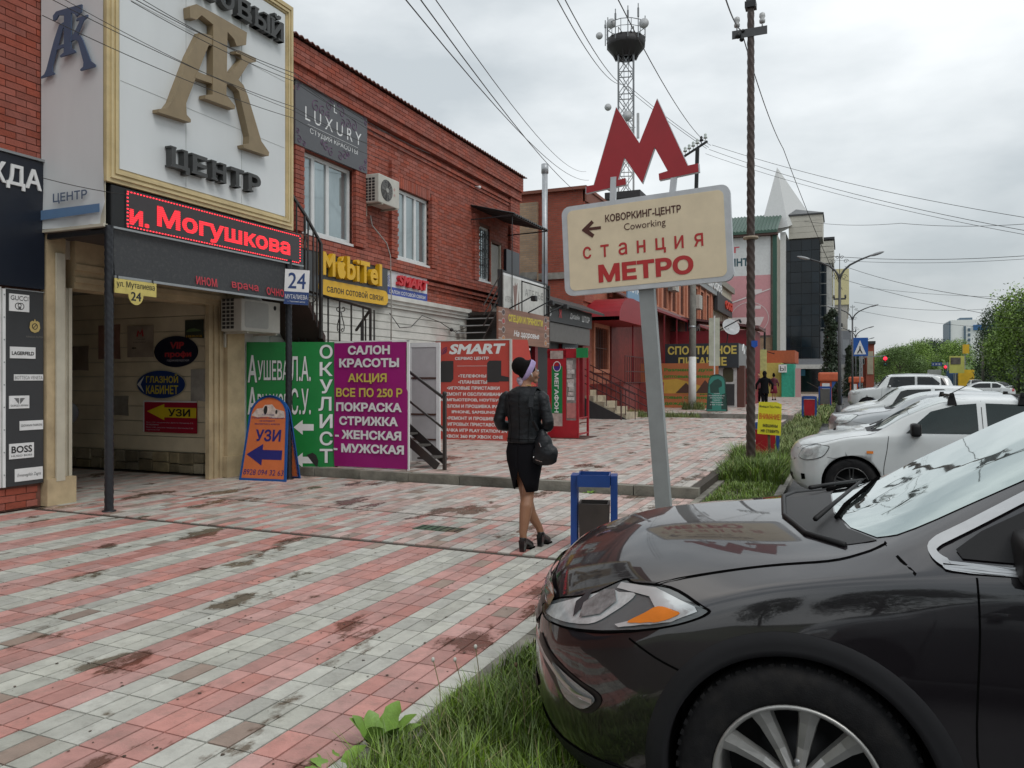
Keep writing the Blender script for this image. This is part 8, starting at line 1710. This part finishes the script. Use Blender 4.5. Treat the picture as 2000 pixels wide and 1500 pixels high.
def dress(c, lamp=(.0, .0), gaps=True, rim=None, style='star', spokes=5, wsm=None, mirror_col=None, grille=None, detail=2, msc=.8):
    g = c.sp['_']; L, W, H = c.sp['L'], c.sp['W'], g['H']; b = g['belt']; x0 = g['ws0']; x1 = g['ws1']; rr_ = g['rear']; te = g['tumble'] * W / .85
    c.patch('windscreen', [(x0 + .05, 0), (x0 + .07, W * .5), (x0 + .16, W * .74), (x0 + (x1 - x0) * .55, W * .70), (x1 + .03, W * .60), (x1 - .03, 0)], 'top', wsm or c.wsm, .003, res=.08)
    if detail > 1: c.patch('cowl', [(x0 - .04, 0), (x0 - .03, W * .5), (x0 + .10, W * .76), (x0 + .16, W * .75), (x0 + .07, W * .5), (x0 + .05, 0)], 'top', blackp, .002)
    zt = lambda x: interp(c.sp['ze'], x) - .035
    mid = g.get('mid') or (x1 + rr_) / 2 + .12; end = rr_ + (.0 if not g['wagon'] else .1)
    c.patch('window', [(x0 + .42, b + .02), (x0 + .40 + (x1 - x0) * .35, zt(x0 + .40 + (x1 - x0) * .35) - .02), (x1 + .12, zt(x1 + .12)), (mid - .05, zt(mid - .05)), (mid - .05, b + .03)], 'side', c.gl, .003, res=.1)
    c.patch('window', [(mid + .05, b + .03), (mid + .05, zt(mid + .05)), (end - .35, zt(end - .35)), (end - .02, b + .22), (end - .1, b + .05)], 'side', c.gl, .003, res=.1)
    if g['wagon']: c.patch('window', [(end + .04, b + .05), (end - .1 + .1, zt(end)), (L - .55, zt(L - .55) - .01), (L - .42, b + .1)], 'side', c.gl, .003, res=.1); c.patch('rear_window', [(-.5, b + .08), (.5, b + .08), (.46, H - .16), (-.46, H - .16)], 'rear', c.gl, .004, mirror=False)
    else: c.patch('rear_window', [(rr_ - .25, 0), (rr_ - .25, te * .8), (rr_ + .32, W * .62), (rr_ + .34, 0)], 'top', c.gl, .003, res=.1)
    if gaps:
        c.strip('panel_gap', [(x0 + .22, b - .02), (x0 + .20, b - .2), (x0 + .16, .5), (x0 + .2, .28)], 'side', gapm, .008)
        c.strip('panel_gap', [(mid, zt(mid) + .03), (mid, .9), (mid, .28)], 'side', gapm, .008); c.strip('panel_gap', [(rr_ - .05, b), (rr_ - .1, .7)], 'side', gapm, .008)
        c.strip('hood_gap', [(.12, .45 * W / .85), (.4, W * .80), (x0 * .7, W * .84), (x0 + .08, W * .80)], 'top', gapm, .008)
        c.strip('door_handle', [(mid - .28, b - .09), (mid - .12, b - .09)], 'side', c.pm if mirror_col is None else blackp, .025, .02)
    hz = g['nose']; c.patch('headlamp', [(-.02, hz + .08), (.14, hz + .15), (.34, hz + .15), (.37, hz + .12), (.30, hz - .0), (.12, hz - .05), (-.02, hz - .02)], 'corner', lensm, .006, res=.05, rnd=True)
    if detail > 1: c.patch('headlamp_bowl', [(.08, hz + .09), (.16, hz + .10), (.2, hz + .05), (.16, hz), (.08, hz + .01)], 'corner', refl, .012); c.strip('lamp_rim', [(-.02, hz + .08), (.14, hz + .15), (.34, hz + .15), (.37, hz + .12), (.30, hz - .0), (.12, hz - .05), (-.02, hz - .02), (-.02, hz + .08)], 'corner', gapm, .008, .007)
    if grille: c.patch('grille', [(-.36, hz - .03), (.36, hz - .03), (.38, hz + .09), (-.38, hz + .09)], 'front', grille, .006, mirror=False)
    c.patch('lower_intake', [(-.4, .30), (.4, .30), (.42, .40), (-.42, .40)], 'front', blackp, .005, mirror=False)
    if detail > 1: c.patch('fog_lamp', [(.02, .42), (.09, .42), (.10, .35), (.03, .34)], 'corner', gapm, .004); c.strip('bumper_gap', [(.36, hz + .0), (.55, hz - .03), (.62, hz - .05)], 'corner', gapm, .005)
    c.patch('tail_lamp', [(L - .3, b - .25), (L - .12, b - .25), (L - .1, b), (L - .3, b)], 'side', mat('tail_red', (.35, .01, .015), .15), .006)
    rim = rim or satin
    for x in c.sp['axles']:
        for sd in (-1, 1):
            if detail < 2 and sd > 0: continue
            c.wheel(x, sd, c.sp['wz'], c.sp['wz'] * .66, .19, rim, spokes, style)
    mirror_(c, x0 + .55, b + .07, c.pm, msc, 0, mirror_col)
whitep = paint('white_car_paint', (.60, .63, .63), 0, .3, .8); silverp = paint('silver_car_paint', (.46, .48, .49), .65, .32); greyp = paint('grey_car_paint', (.13, .135, .14), .5, .3)
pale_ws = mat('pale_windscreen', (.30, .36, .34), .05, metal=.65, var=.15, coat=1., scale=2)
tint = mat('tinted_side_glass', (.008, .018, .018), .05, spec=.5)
sp1 = sedan_spec(4.1, 1.50, .84, hood=1.0, ws0=1.02, ws1=1.92, rear=3.35, wb=2.47, fo=.80, r=.325, nose=.66, belt=.98)
sp1['_']['mid'] = 2.30
c1 = Car('parked_car', 'white car with black roof rack, black mirror and orange side lamp behind the dark SUV', (-.72, 11.94, -.1), 0, sp1, whitep, 'cars parked nose-in along the verge', 2, glass=tint, windscreen=pale_ws)
dress(c1, msc=1.15, mirror_col=blackp, rim=mat('black_polished_wheel', (.12, .12, .12), .3, metal=.7)); 
c1.strip('side_indicator', [(.98, .745), (1.06, .745)], 'side', amber, .034, .012)
for x in (1.98, 2.75):
    for sd in (-1, 1):
        p = press(c1, x, sd * .56, 0); q = MB(); q.add([(p.x - .055, p.y - .04, p.z - .02), (p.x + .055, p.y - .04, p.z - .02), (p.x + .055, p.y + .04, p.z - .02), (p.x - .055, p.y + .04, p.z - .02), (p.x - .02, p.y - .03, p.z + .13), (p.x + .02, p.y - .03, p.z + .13), (p.x + .02, p.y + .03, p.z + .13), (p.x - .02, p.y + .03, p.z + .13)], [(3, 2, 1, 0), (4, 5, 6, 7), (0, 1, 5, 4), (1, 2, 6, 5), (2, 3, 7, 6), (3, 0, 4, 7)]); q.build('roof_rack_foot', blackp, c1.t, local=True)
    a, b = press(c1, x, -.60, .13), press(c1, x, .60, .13); MB().bar((x, -.62, a.z + .02), (x, .62, a.z + .02), .035, .025).build('roof_rack_bar', blackp, c1.t, local=True)
MB().tube([press(c1, 1.93, -.1, .0), press(c1, 1.93, -.1, .0) + Vector((-.22, -.0, -.02)) * 0 + Vector((.28, 0, .16))], .006, 5).build('aerial', blackp, c1.t, local=True)
for y0, pts in ((-.5, [(1.05, -.45), (1.12, -.2), (1.2, .05)]), (.05, [(1.04, .0), (1.12, .25), (1.2, .5)])): MB().tube([press(c1, x, y, .025) for x, y in pts], .009, 5).build('wiper', blackp, c1.t, local=True)
# second: white with bonnet scoop
c2 = Car('parked_car', 'white car with a dark bonnet scoop, mostly hidden behind the roof-rack car', (-.50, 14.6, -.1), 0, sedan_spec(4.4, 1.43, .86, hood=.93, ws0=1.1, ws1=1.8), whitep, 'cars parked nose-in along the verge', 2, windscreen=pale_ws); dress(c2)
c2.patch('bonnet_scoop', [(.32, -.22), (.32, .22), (.40, .2), (.40, -.2)], 'top', gapm, .004, mirror=False); q = MB(); p = press(c2, .45, 0, 0); q.rbox(.36, .8, -.25, .25, p.z - .08, p.z + .03, .03); q.build('scoop_body', whitep, c2.t, local=True)
c3 = Car('parked_car', 'silver car with an upright slatted grille, third from the dark SUV', (-.35, 19.4, -.1), 0, sedan_spec(4.7, 1.45, .88, hood=1.04, ws0=1.2, ws1=1.95, nose=.76, belt=.98, rear=3.7, wb=2.75), silverp, 'cars parked nose-in along the verge', 2, windscreen=pale_ws); dress(c3)
for k in range(8): c3.patch('grille_slat', [(-.22 + k * .055, .60), (-.19 + k * .055, .60), (-.19 + k * .055, .84), (-.22 + k * .055, .84)], 'front', gapm, .01, mirror=False)
c4 = Car('parked_car', 'white estate car with a black mirror between the silver car and the off-road vehicle', (-.15, 25.8, -.1), 0, sedan_spec(4.1, 1.52, .83, hood=1.0, ws0=1.0, ws1=1.7, rear=3.0, wb=2.45, belt=.96, wagon=True), whitep, 'cars parked nose-in along the verge', 1, windscreen=pale_ws); dress(c4, detail=1, mirror_col=blackp)
c5 = Car('parked_car', 'low white car just in front of the big white off-road vehicle', (.30, 32.5, -.1), 0, sedan_spec(4.3, 1.38, .85, hood=.92, ws0=1.1, ws1=1.8, belt=.9), whitep, 'cars parked nose-in along the verge', 1, windscreen=pale_ws); dress(c5, detail=1)
sp6 = sedan_spec(4.6, 1.92, .97, hood=1.28, ws0=1.25, ws1=1.75, rear=3.8, wb=2.7, fo=.85, r=.40, nose=.98, belt=1.28, wagon=True, tumble=.70)
sp6['zs'] = [(0, .62), (.05, .5), (.15, .42), (.6, .42), (4.1, .45), (4.6, .6)]
c6 = Car('parked_suv', 'big boxy white off-road vehicle with roof rails, farthest of the parked row', (.15, 41.5, -.1), 0, sp6, whitep, None, 1); dress(c6, detail=1)
for sd in (-1, 1): MB().tube([press(c6, x, sd * .62, .06) for x in (1.9, 2.6, 3.4, 4.2)], .02, 5).build('roof_rail', satin, c6.t, local=True)
c7 = Car('white_coupe', 'white car with dark windows side-on in the road beyond the parked row', (8.0, 75.4, -.1), R(-6), sedan_spec(4.9, 1.46, .92, hood=.95, ws0=1.2, ws1=2.2, rear=3.9, wb=2.8), whitep, None, 1); dress(c7, detail=1)
c8 = Car('grey_sedan', 'silver sedan approaching on the right side of the road', (13.8, 86, -.1), R(90), sedan_spec(4.5, 1.45, .88), silverp, None, 1); dress(c8, detail=1, grille=blackp)
c9 = Car('dark_car', 'small dark car seen from behind farther up the road', (15.2, 150, -.1), R(-90), sedan_spec(4.3, 1.45, .86), greyp, None, 1); dress(c9, detail=1)
c10 = Car('white_van_car', 'white car with bars on its roof in the middle of the road', (16.4, 120, -.1), R(90), sedan_spec(4.6, 1.62, .9, wagon=True, belt=1.0), whitep, None, 1); dress(c10, detail=1)
q = MB(); q.bar((15.8, 122.2, 1.65), (17.0, 122.2, 1.65), .08).bar((15.8, 123.2, 1.65), (17.0, 123.2, 1.65), .08); q.build('roof_bar', blackp, c10.t)
t = thing('box_truck', 'grey box truck driving away down the avenue', 'truck', (18.2, 165, -.1)); tk = t; MB().rbox(16.9, 19.5, 165, 171, .9, 3.9, .05).build('cargo_box', mat('truck_tarp', (.30, .31, .30), .7), t); MB().rbox(17.1, 19.3, 171.2, 173, .6, 2.7, .1).build('cab', greyp, t); MB().box(17, 19.4, 165, 173, .6, .9).build('chassis', black, t)
for x in (17.2, 19.2):
    for y in (166.5, 172): MB().lathe([(0, -.15), (.5, -.15), (.5, .15), (0, .15)], Matrix.Translation((x, y, .4)) @ Matrix.Rotation(R(90), 4, 'Y'), 16).build('wheel', MATS['tyre_rubber'], t)
for y, x, c_ in ((118, 3.6, greyp), (123, 3.9, greyp), (128, 4.1, whitep)):
    k = Car('distant_parked_car', {118: 'nearest dark car parked before the red gabled building', 123: 'second dark car parked before the red gabled building', 128: 'pale car parked last before the red gabled building'}[y], (x, y, -.1), 0, sedan_spec(4.2, 1.46, .85), c_, 'cars parked before the gabled building', 1); dress(k, detail=1, gaps=False)
tk.location = (20.9, 221, -.1)
c12 = Car('parked_car', 'dark car parked on the near side of the SUV, seen only reflected in its paint', (-.6, -1.75, -.1), 0, sedan_spec(4.4, 1.45, .86), greyp, None, 1); dress(c12, detail=1)

# ================================================================ PEOPLE
def ell_tube(mb, pts, n=20, cap=True):
    """pts: (centre, rx, ry[, yaw]) rings stacked upwards, joined"""
    vs = []
    for p in pts:
        c, rx, ry = Vector(p[0]), p[1], p[2]; ya = p[3] if len(p) > 3 else 0
        for k in range(n):
            a = 2 * math.pi * k / n; v = Matrix.Rotation(ya, 3, 'Z') @ Vector((rx * math.cos(a), ry * math.sin(a), 0)); vs.append(c + v)
    L = len(pts); fs = [(i * n + k, i * n + (k + 1) % n, (i + 1) * n + (k + 1) % n, (i + 1) * n + k) for i in range(L - 1) for k in range(n)]
    if cap: fs += [tuple(range(n))[::-1], tuple((L - 1) * n + k for k in range(n))]
    return mb.add(vs, fs, True)
def remesh(mb, name, m, parent, vox=.008, smooth=6, wr=0., label=None):
    me = mb.mesh(name); o = bpy.data.objects.new(name, me); C.objects.link(o)
    md = o.modifiers.new('r', 'REMESH'); md.mode = 'VOXEL'; md.voxel_size = vox; md.use_smooth_shade = True
    ms_ = o.modifiers.new('s', 'SMOOTH'); ms_.iterations = smooth; ms_.factor = .5
    dg = bpy.context.evaluated_depsgraph_get(); nm = bpy.data.meshes.new_from_object(o.evaluated_get(dg)); bpy.data.objects.remove(o)
    if wr:
        for v in nm.vertices:
            p = v.co; k = noise.noise(Vector((p.x * 9, p.y * 9, p.z * 22))) + .5 * noise.noise(Vector((p.x * 25, p.y * 25, p.z * 45 + 7))); v.co = p + v.normal * wr * k
    nm.materials.clear(); nm.materials.append(m); nm.polygons.foreach_set('use_smooth', [True] * len(nm.polygons)); return link(name, nm, parent, label=label)
skin = mat('skin', (.42, .22, .14), .5, var=.06, scale=12); legskin = mat('stocking_skin', (.30, .155, .09), .42, var=.05)
leather = mat('black_leather', (.009, .011, .0135), .45, var=.2, scale=14, bump=.3, spec=.35); cloth = mat('black_cloth', (.006, .006, .008), .9, spec=.15, bump=.1)
def limb(mb, pts, rad, n=14): return mb.tube(pts, rad, n)
w = thing('person', 'woman walking away in black leather jacket, slit skirt and lilac headscarf', 'person', (-2.75, 6.72, 0), R(-2))
# local frame: x right, y forward (away), z up
B = MB()
LR = [(.055, 0, .90), (.05, .0, .72), (.032, .015, .52), (.03, -.02, .42), (.022, -.035, .31), (.008, -.045, .165), (.008, -.035, .10)]     # standing leg
LL = [(-.055, .03, .90), (-.055, .08, .72), (-.045, .13, .52), (-.03, .14, .41), (.0, .16, .31), (.055, .22, .185), (.07, .235, .12)]     # leg swinging in front
LW = [.075, .070, .054, .060, .050, .033, .031]
limb(B, LR, LW); limb(B, LL, LW)
ell_tube(B, [((0, 0.02, .82), .12, .08), ((0, 0.02, .95), .135, .085), ((0, .01, 1.08), .12, .08), ((0, .01, 1.28), .15, .095), ((0, 0, 1.43), .16, .09), ((0, 0, 1.49), .09, .06), ((.01, .01, 1.54), .048, .05), ((.02, .02, 1.60), .045, .05)])
B.sphere((.03, .03, 1.665), .086, 24, (.88, 1.05, 1.2))
Hd = Matrix.Translation((.03, .03, 1.665)) @ Matrix.Rotation(R(-52), 4, 'Z')      # head turned to her right; local +y = face
def hp(x, y, z): return Hd @ Vector((x, y, z))
ell = ell
q_ = MB(); B.sphere(hp(0, .088, -.018), .014, 10, (1, 1.5, 1.3)); B.tube([hp(0, .085, .02), hp(0, .100, -.015)], [.007, .012], 8); B.sphere(hp(0, .082, -.055), .02, 10, (1.2, .7, .5)); B.sphere(hp(0, .068, -.085), .026, 10); B.sphere(hp(.035, .065, -.03), .025, 10); B.sphere(hp(-.035, .065, -.03), .025, 10)
for s_ in (-1, 1): B.sphere(hp(s_ * .078, .0, -.01), .02, 10, (.4, .8, 1.4))
# arms: elbows out, hands in front
for s_ in (-1, 1):
    sh, el_, wr_ = (s_ * .18, .0, 1.44), (s_ * .245, -.02, 1.17), (s_ * .12, .20, 1.16)
    limb(B, [sh, (s_ * .22, -.01, 1.31), el_, (s_ * .18, .09, 1.16), wr_], [.05, .043, .036, .032, .024])
    pc = Vector((s_ * .075, .235, 1.165)); limb(B, [wr_, pc], [.024, .03], 10)
    for k in range(4):
        o_ = Vector((0, 0, .025 - k * .016)); a = pc + o_; l_ = (.07, .078, .072, .056)[k]; limb(B, [a, a + Vector((-s_ * l_ * .5, .025, .0)), a + Vector((-s_ * l_ * .8, .005, -.005)), a + Vector((-s_ * l_ * .75, -.015, -.01))], [.0085, .008, .0075, .006], 8)
    a = pc + Vector((0, -.01, .03)); limb(B, [a, a + Vector((-s_ * .02, .0, .03)), a + Vector((-s_ * .045, .005, .035))], [.010, .009, .007], 8)
remesh(B, 'body', skin, w, .009, 4)
# stockings
Q = MB(); limb(Q, LR[1:], [r + .003 for r in LW[1:]]); limb(Q, LL[1:], [r + .003 for r in LW[1:]])
remesh(Q, 'stockings', legskin, w, .008, 4)
# skirt with a back slit
Q = MB(); n = 56; secs = [(1.08, .150, .11), (1.0, .168, .12), (.92, .184, .135), (.84, .178, .135), (.76, .156, .13), (.70, .143, .128), (.64, .128, .125), (.575, .113, .12)]; vs = []; th = .010
for inner in (0, 1):
    for z, rx, ry in secs:
        for k in range(n + 1):
            sl = min(.62, max(0, (.73 - z)) * 3.6); a0 = -math.pi / 2 + math.asin(sl) - .12 + .001; a1 = 1.5 * math.pi - math.asin(sl) - .12 - .001; a = a0 + (a1 - a0) * k / n
            fy = max(0, (.8 - z)) * .28; vs.append(((rx - inner * th) * math.cos(a) + .012 * (.9 - z) - .002, (ry - inner * th) * math.sin(a) * (1 + fy * (math.sin(a) > 0)) + .02 + fy * .15, z - (.02 if z < .6 and k < n / 3 else 0)))
S_ = len(secs); m_ = n + 1; fs = []
for i in range(S_ - 1):
    for k in range(n):
        fs.append((i * m_ + k, i * m_ + k + 1, (i + 1) * m_ + k + 1, (i + 1) * m_ + k)); o_ = S_ * m_; fs.append((o_ + i * m_ + k, o_ + (i + 1) * m_ + k, o_ + (i + 1) * m_ + k + 1, o_ + i * m_ + k + 1))
o_ = S_ * m_
for k in range(n): fs += [((S_ - 1) * m_ + k, (S_ - 1) * m_ + k + 1, o_ + (S_ - 1) * m_ + k + 1, o_ + (S_ - 1) * m_ + k), (k, o_ + k, o_ + k + 1, k + 1)]
for i in range(S_ - 1): fs += [(i * m_, (i + 1) * m_, o_ + (i + 1) * m_, o_ + i * m_), (i * m_ + n, o_ + i * m_ + n, o_ + (i + 1) * m_ + n, (i + 1) * m_ + n)]
Q.add(vs, fs, True); Q.build('skirt', cloth, w, local=True)
# jacket
Q = MB(); ell_tube(Q, [((0, .01, 1.005), .178, .128), ((0, .01, 1.03), .174, .126), ((0, .01, 1.12), .158, .115), ((0, .01, 1.18), .160, .118), ((0, .005, 1.30), .182, .122), ((0, 0, 1.40), .196, .12), ((0, 0, 1.46), .183, .105), ((0, 0, 1.505), .12, .08), ((.005, .005, 1.53), .072, .065)], 28)
for s_ in (-1, 1):
    limb(Q, [(s_ * .15, 0, 1.45), (s_ * .19, .0, 1.42), (s_ * .222, -.012, 1.32), (s_ * .250, -.025, 1.20), (s_ * .245, -.01, 1.165), (s_ * .20, .07, 1.15), (s_ * .15, .15, 1.155)], [.055, .062, .056, .056, .055, .05, .042], 16)
jk = remesh(Q, 'jacket', leather, w, .0075, 22, .0045)
Q = MB(); Q.tube([(0, -.112, 1.48), (0, -.12, 1.36), (0, -.108, 1.16), (0, -.118, 1.02)], .0018, 5)
for s_ in (-1, 1): Q.tube([(s_ * .12, -.085, 1.46), (s_ * .10, -.105, 1.30), (s_ * .085, -.100, 1.15), (s_ * .09, -.110, 1.02)], .0018, 5)
Q.tube([(-.17, -.03, 1.045), (-.1, -.102, 1.045), (0, -.12, 1.045), (.1, -.102, 1.045), (.17, -.03, 1.045)], .002, 5); Q.build('seam', gapm, jk, local=True)
# hair, scarf
hair = mat('black_hair', (.006, .005, .005), .75, scale=60, stretch=(1, 1, .2), bump=.6, spec=.15)
Q = MB(); Q.sphere(hp(0, -.015, .012), .094, 20, (.92, .95, 1.08)); Q.sphere(hp(.0, -.085, .055), .078, 20, (1.0, .95, 1.1)); remesh(Q, 'hair', hair, w, .007, 4)
scf = mat('lilac_scarf', (.46, .36, .62), .7, var=.12, scale=30, bump=.3); Q = MB(); n = 36; vs = []; dv = Vector((0, .105, .19)).normalized(); nv = Vector((0, .19, -.105)).normalized()
for k in range(n):
    a = 2 * math.pi * k / n
    for j in range(7):
        f = (j - 3) / 3; rr = 1 - .05 * f * f + .018 * math.cos(j * 2.4); wd_ = .027 * (1 - .35 * max(0, -math.sin(a))); v = Vector((0, -.008, .012)) + Vector((.093, 0, 0)) * math.cos(a) * rr + dv * .112 * math.sin(a) * rr + nv * (f * wd_); vs.append(hp(*v))
fs = [(k * 7 + j, ((k + 1) % n) * 7 + j, ((k + 1) % n) * 7 + j + 1, k * 7 + j + 1) for k in range(n) for j in range(6)]
Q.add(vs, fs, True); sc_ = Q.build('headscarf', scf, w, local=True)
Q = MB(); Q.sphere(hp(0, -.075, -.075), .034, 14, (1.3, .8, .9)); Q.sphere(hp(.015, -.08, -.10), .026, 12, (1, .7, 1.2)); Q.sphere(hp(-.02, -.08, -.095), .024, 12, (1, .7, 1.2)); remesh(Q, 'scarf_knot', mat('scarf_knot_print', (.42, .34, .42), .7, var=.6, scale=45), sc_, .006, 2, .003)
for s_ in (-1, 1): MB().sphere(hp(s_ * .087, .008, -.02), .008, 8).tube([hp(s_ * .088, .01, -.022), hp(s_ * .087, .016, -.045)], .004, 6).build('earbud', wl, w, local=True)
for s_ in (-1, 1): MB().sphere(hp(s_ * .032, .078, .012), .011, 10, (1.2, .6, .7)).build('eye', wl, w, local=True)
MB().tube([hp(-.022, .095, -.053), hp(0, .1, -.05), hp(.022, .095, -.053)], .005, 6).build('mouth', flat('lip', (.35, .08, .07)), w, local=True)
Q = MB(); Q.tube([hp(0.065 * math.cos(a) * .9, .06 * math.sin(a) - .01, -.125) for a in [R(i * 24) for i in range(15)]], .003, 5, closed=True); Q.build('necklace', flat('gold_chain', (.6, .42, .12), .3, metal=.8), w, local=True)
# shoes
shoe = mat('black_shoe', (.008, .008, .009), .3, coat=.3)
for s_, (ax, ay), lab in ((-1, (.008, -.04), 'standing'), (1, (.07, .235), 'front')):
    Q = MB(); z0 = .115 if s_ < 0 else .125
    ell_tube(Q, [((ax, ay + .15, .008), .036, .055), ((ax, ay + .15, .045), .036, .052), ((ax, ay + .11, .07), .03, .05)], 14); limb(Q, [(ax, ay + .16, .035), (ax, ay + .06, .08), (ax, ay - .01, z0)], [.034, .034, .036], 14); ell_tube(Q, [((ax, ay - .008, z0 - .035), .034, .036), ((ax, ay - .01, z0 + .018), .033, .034)], 14)
    so_ = remesh(Q, 'shoe', shoe, w, .006, 3); Q = MB(); Q.add([(ax + a * .022, ay - .012 + b * .022, 0) for a, b in ((-1, -1), (1, -1), (1, 1), (-1, 1))] + [(ax + a * .030, ay - .008 + b * .032, z0 - .01) for a, b in ((-1, -1), (1, -1), (1, 1), (-1, 1))], [(3, 2, 1, 0), (4, 5, 6, 7), (0, 1, 5, 4), (1, 2, 6, 5), (2, 3, 7, 6), (3, 0, 4, 7)]).build('heel', shoe, so_, local=True)
    MB().box(ax - .036, ax + .036, ay + .10, ay + .2, 0, .014).build('sole', gapm, so_, local=True)
# bag
bg = thing('shoulder_bag', 'soft black leather shoulder bag with silver zips hanging at the woman\'s right hip', 'bag', (-2.75, 6.72, 0), R(-4))
Q = MB(); 
for (x, y, z, r, sq) in ((.225, -.05, .985, .12, (.72, .62, 1.0)), (.26, -.06, .92, .115, (.95, .62, .85)), (.20, -.05, .90, .115, (.8, .62, .8)), (.21, -.05, 1.07, .07, (.6, .6, 1.0)), (.23, -.05, .86, .10, (1.25, .6, .55))): Q.sphere((x, y, z), r, 18, sq)
remesh(Q, 'pouch', leather, bg, .008, 5, .004)
Q = MB(); P_ = [(.18, -.09, 1.13), (.155, -.135, 1.22), (.138, -.14, 1.34), (.13, -.115, 1.45), (.13, -.05, 1.525), (.13, .03, 1.51), (.17, .10, 1.32), (.20, .02, 1.15)]
for a, b in zip(P_, P_[1:]): Q.bar(a, b, .044, .012)
Q.build('strap', leather, bg, local=True)
MB().bar((.215, -.128, 1.02), (.235, -.135, .985), .009, .006).bar((.175, -.118, .865), (.245, -.128, .85), .008, .006).sphere((.15, -.11, .885), .009, 8).build('zip_pull', chrome, bg, local=True)

def far_person(x, y, z, rz, h, lab, top, bottom, hairc, skirt=False, stride=.15, coat_len=.75, arms=.1):
    p = thing('person', lab, 'person', (x, y, z), rz, 'people in the distance'); s_ = h / 1.7; Q = MB(); v = lambda a, b, c: (a * s_, b * s_, c * s_)
    limb(Q, [v(-.08, 0, .9), v(-.08, .03 - stride * .2, .5), v(-.07, -stride, .08)], [.085 * s_, .055 * s_, .035 * s_], 10); limb(Q, [v(.08, 0, .9), v(.08, .05 + stride * .3, .5), v(.07, stride, .08)], [.085 * s_, .055 * s_, .035 * s_], 10)
    ell_tube(Q, [(v(0, 0, .85), .15 * s_, .11 * s_), (v(0, 0, 1.1), .14 * s_, .1 * s_), (v(0, 0, 1.38), .18 * s_, .11 * s_), (v(0, 0, 1.46), .06 * s_, .05 * s_), (v(0, 0, 1.52), .05 * s_, .05 * s_)], 14); Q.sphere(v(0, .01, 1.60), .10 * s_, 14, (.85, 1, 1.15)); Q.sphere(v(0, .11, 1.58), .02 * s_, 8)
    for k in (-1, 1): limb(Q, [v(k * .17, 0, 1.38), v(k * (.22 + arms), 0, 1.12), v(k * (.22 + arms), .1, .9), v(k * (.2 + arms), .13, .82)], [.05 * s_, .042 * s_, .03 * s_, .03 * s_], 8)
    remesh(Q, 'body', skin, p, .02, 2)
    Q = MB(); ell_tube(Q, [(v(0, 0, coat_len), .2 * s_, .15 * s_), (v(0, 0, 1.1), .17 * s_, .13 * s_), (v(0, 0, 1.38), .2 * s_, .13 * s_), (v(0, 0, 1.47), .09 * s_, .07 * s_)], 14)
    for k in (-1, 1): limb(Q, [v(k * .16, 0, 1.39), v(k * (.225 + arms), 0, 1.12), v(k * (.225 + arms), .09, .92)], [.065 * s_, .058 * s_, .045 * s_], 8)
    remesh(Q, 'coat', top, p, .02, 2)
    Q = MB()
    if skirt: ell_tube(Q, [(v(0, 0, .45), .24 * s_, .2 * s_), (v(0, 0, .9), .18 * s_, .14 * s_), (v(0, 0, 1.02), .15 * s_, .11 * s_)], 16)
    else: limb(Q, [v(-.08, 0, .92), v(-.08, .03 - stride * .2, .5), v(-.07, -stride, .12)], [.1 * s_, .07 * s_, .055 * s_], 10); limb(Q, [v(.08, 0, .92), v(.08, .05 + stride * .3, .5), v(.07, stride, .12)], [.1 * s_, .07 * s_, .055 * s_], 10)
    Q.build('skirt' if skirt else 'trousers', bottom, p, local=True)
    Q = MB(); Q.sphere(v(0, -.02, 1.63), .105 * s_, 14, (.95, 1, 1.1)); Q.sphere(v(0, -.08, 1.52 if not skirt else 1.7), .08 * s_, 10, (1, .6, 1.3)); Q.build('hair', hairc, p, local=True)
    for k, yy in ((-1, -stride), (1, stride)): MB().rbox((k * .07 - .045) * s_, (k * .07 + .045) * s_, (yy - .08) * s_, (yy + .16) * s_, 0, .08 * s_, .02).build('shoe', gapm, p, local=True)
    return p
far_person(-3.35, 37.0, .2, R(10), 1.72, 'woman in a black coat and trousers striding past the kiosks', cloth, cloth, hair, False, .12, .72, .12)
far_person(-4.3, 54.0, .2, R(-5), 1.70, 'woman in a dark red jacket and red skirt walking away by the turquoise stall', mat('maroon_jacket', (.10, .018, .03), .7), mat('red_skirt', (.22, .02, .045), .8), hair, True, .05, .95, .05)
far_person(-4.6, 47.0, .2, R(200), 1.72, 'person in a dark jacket half hidden behind the black-coated woman', mat('dark_red_top', (.08, .015, .02), .7), cloth, hair, False, .05, .85, .03)
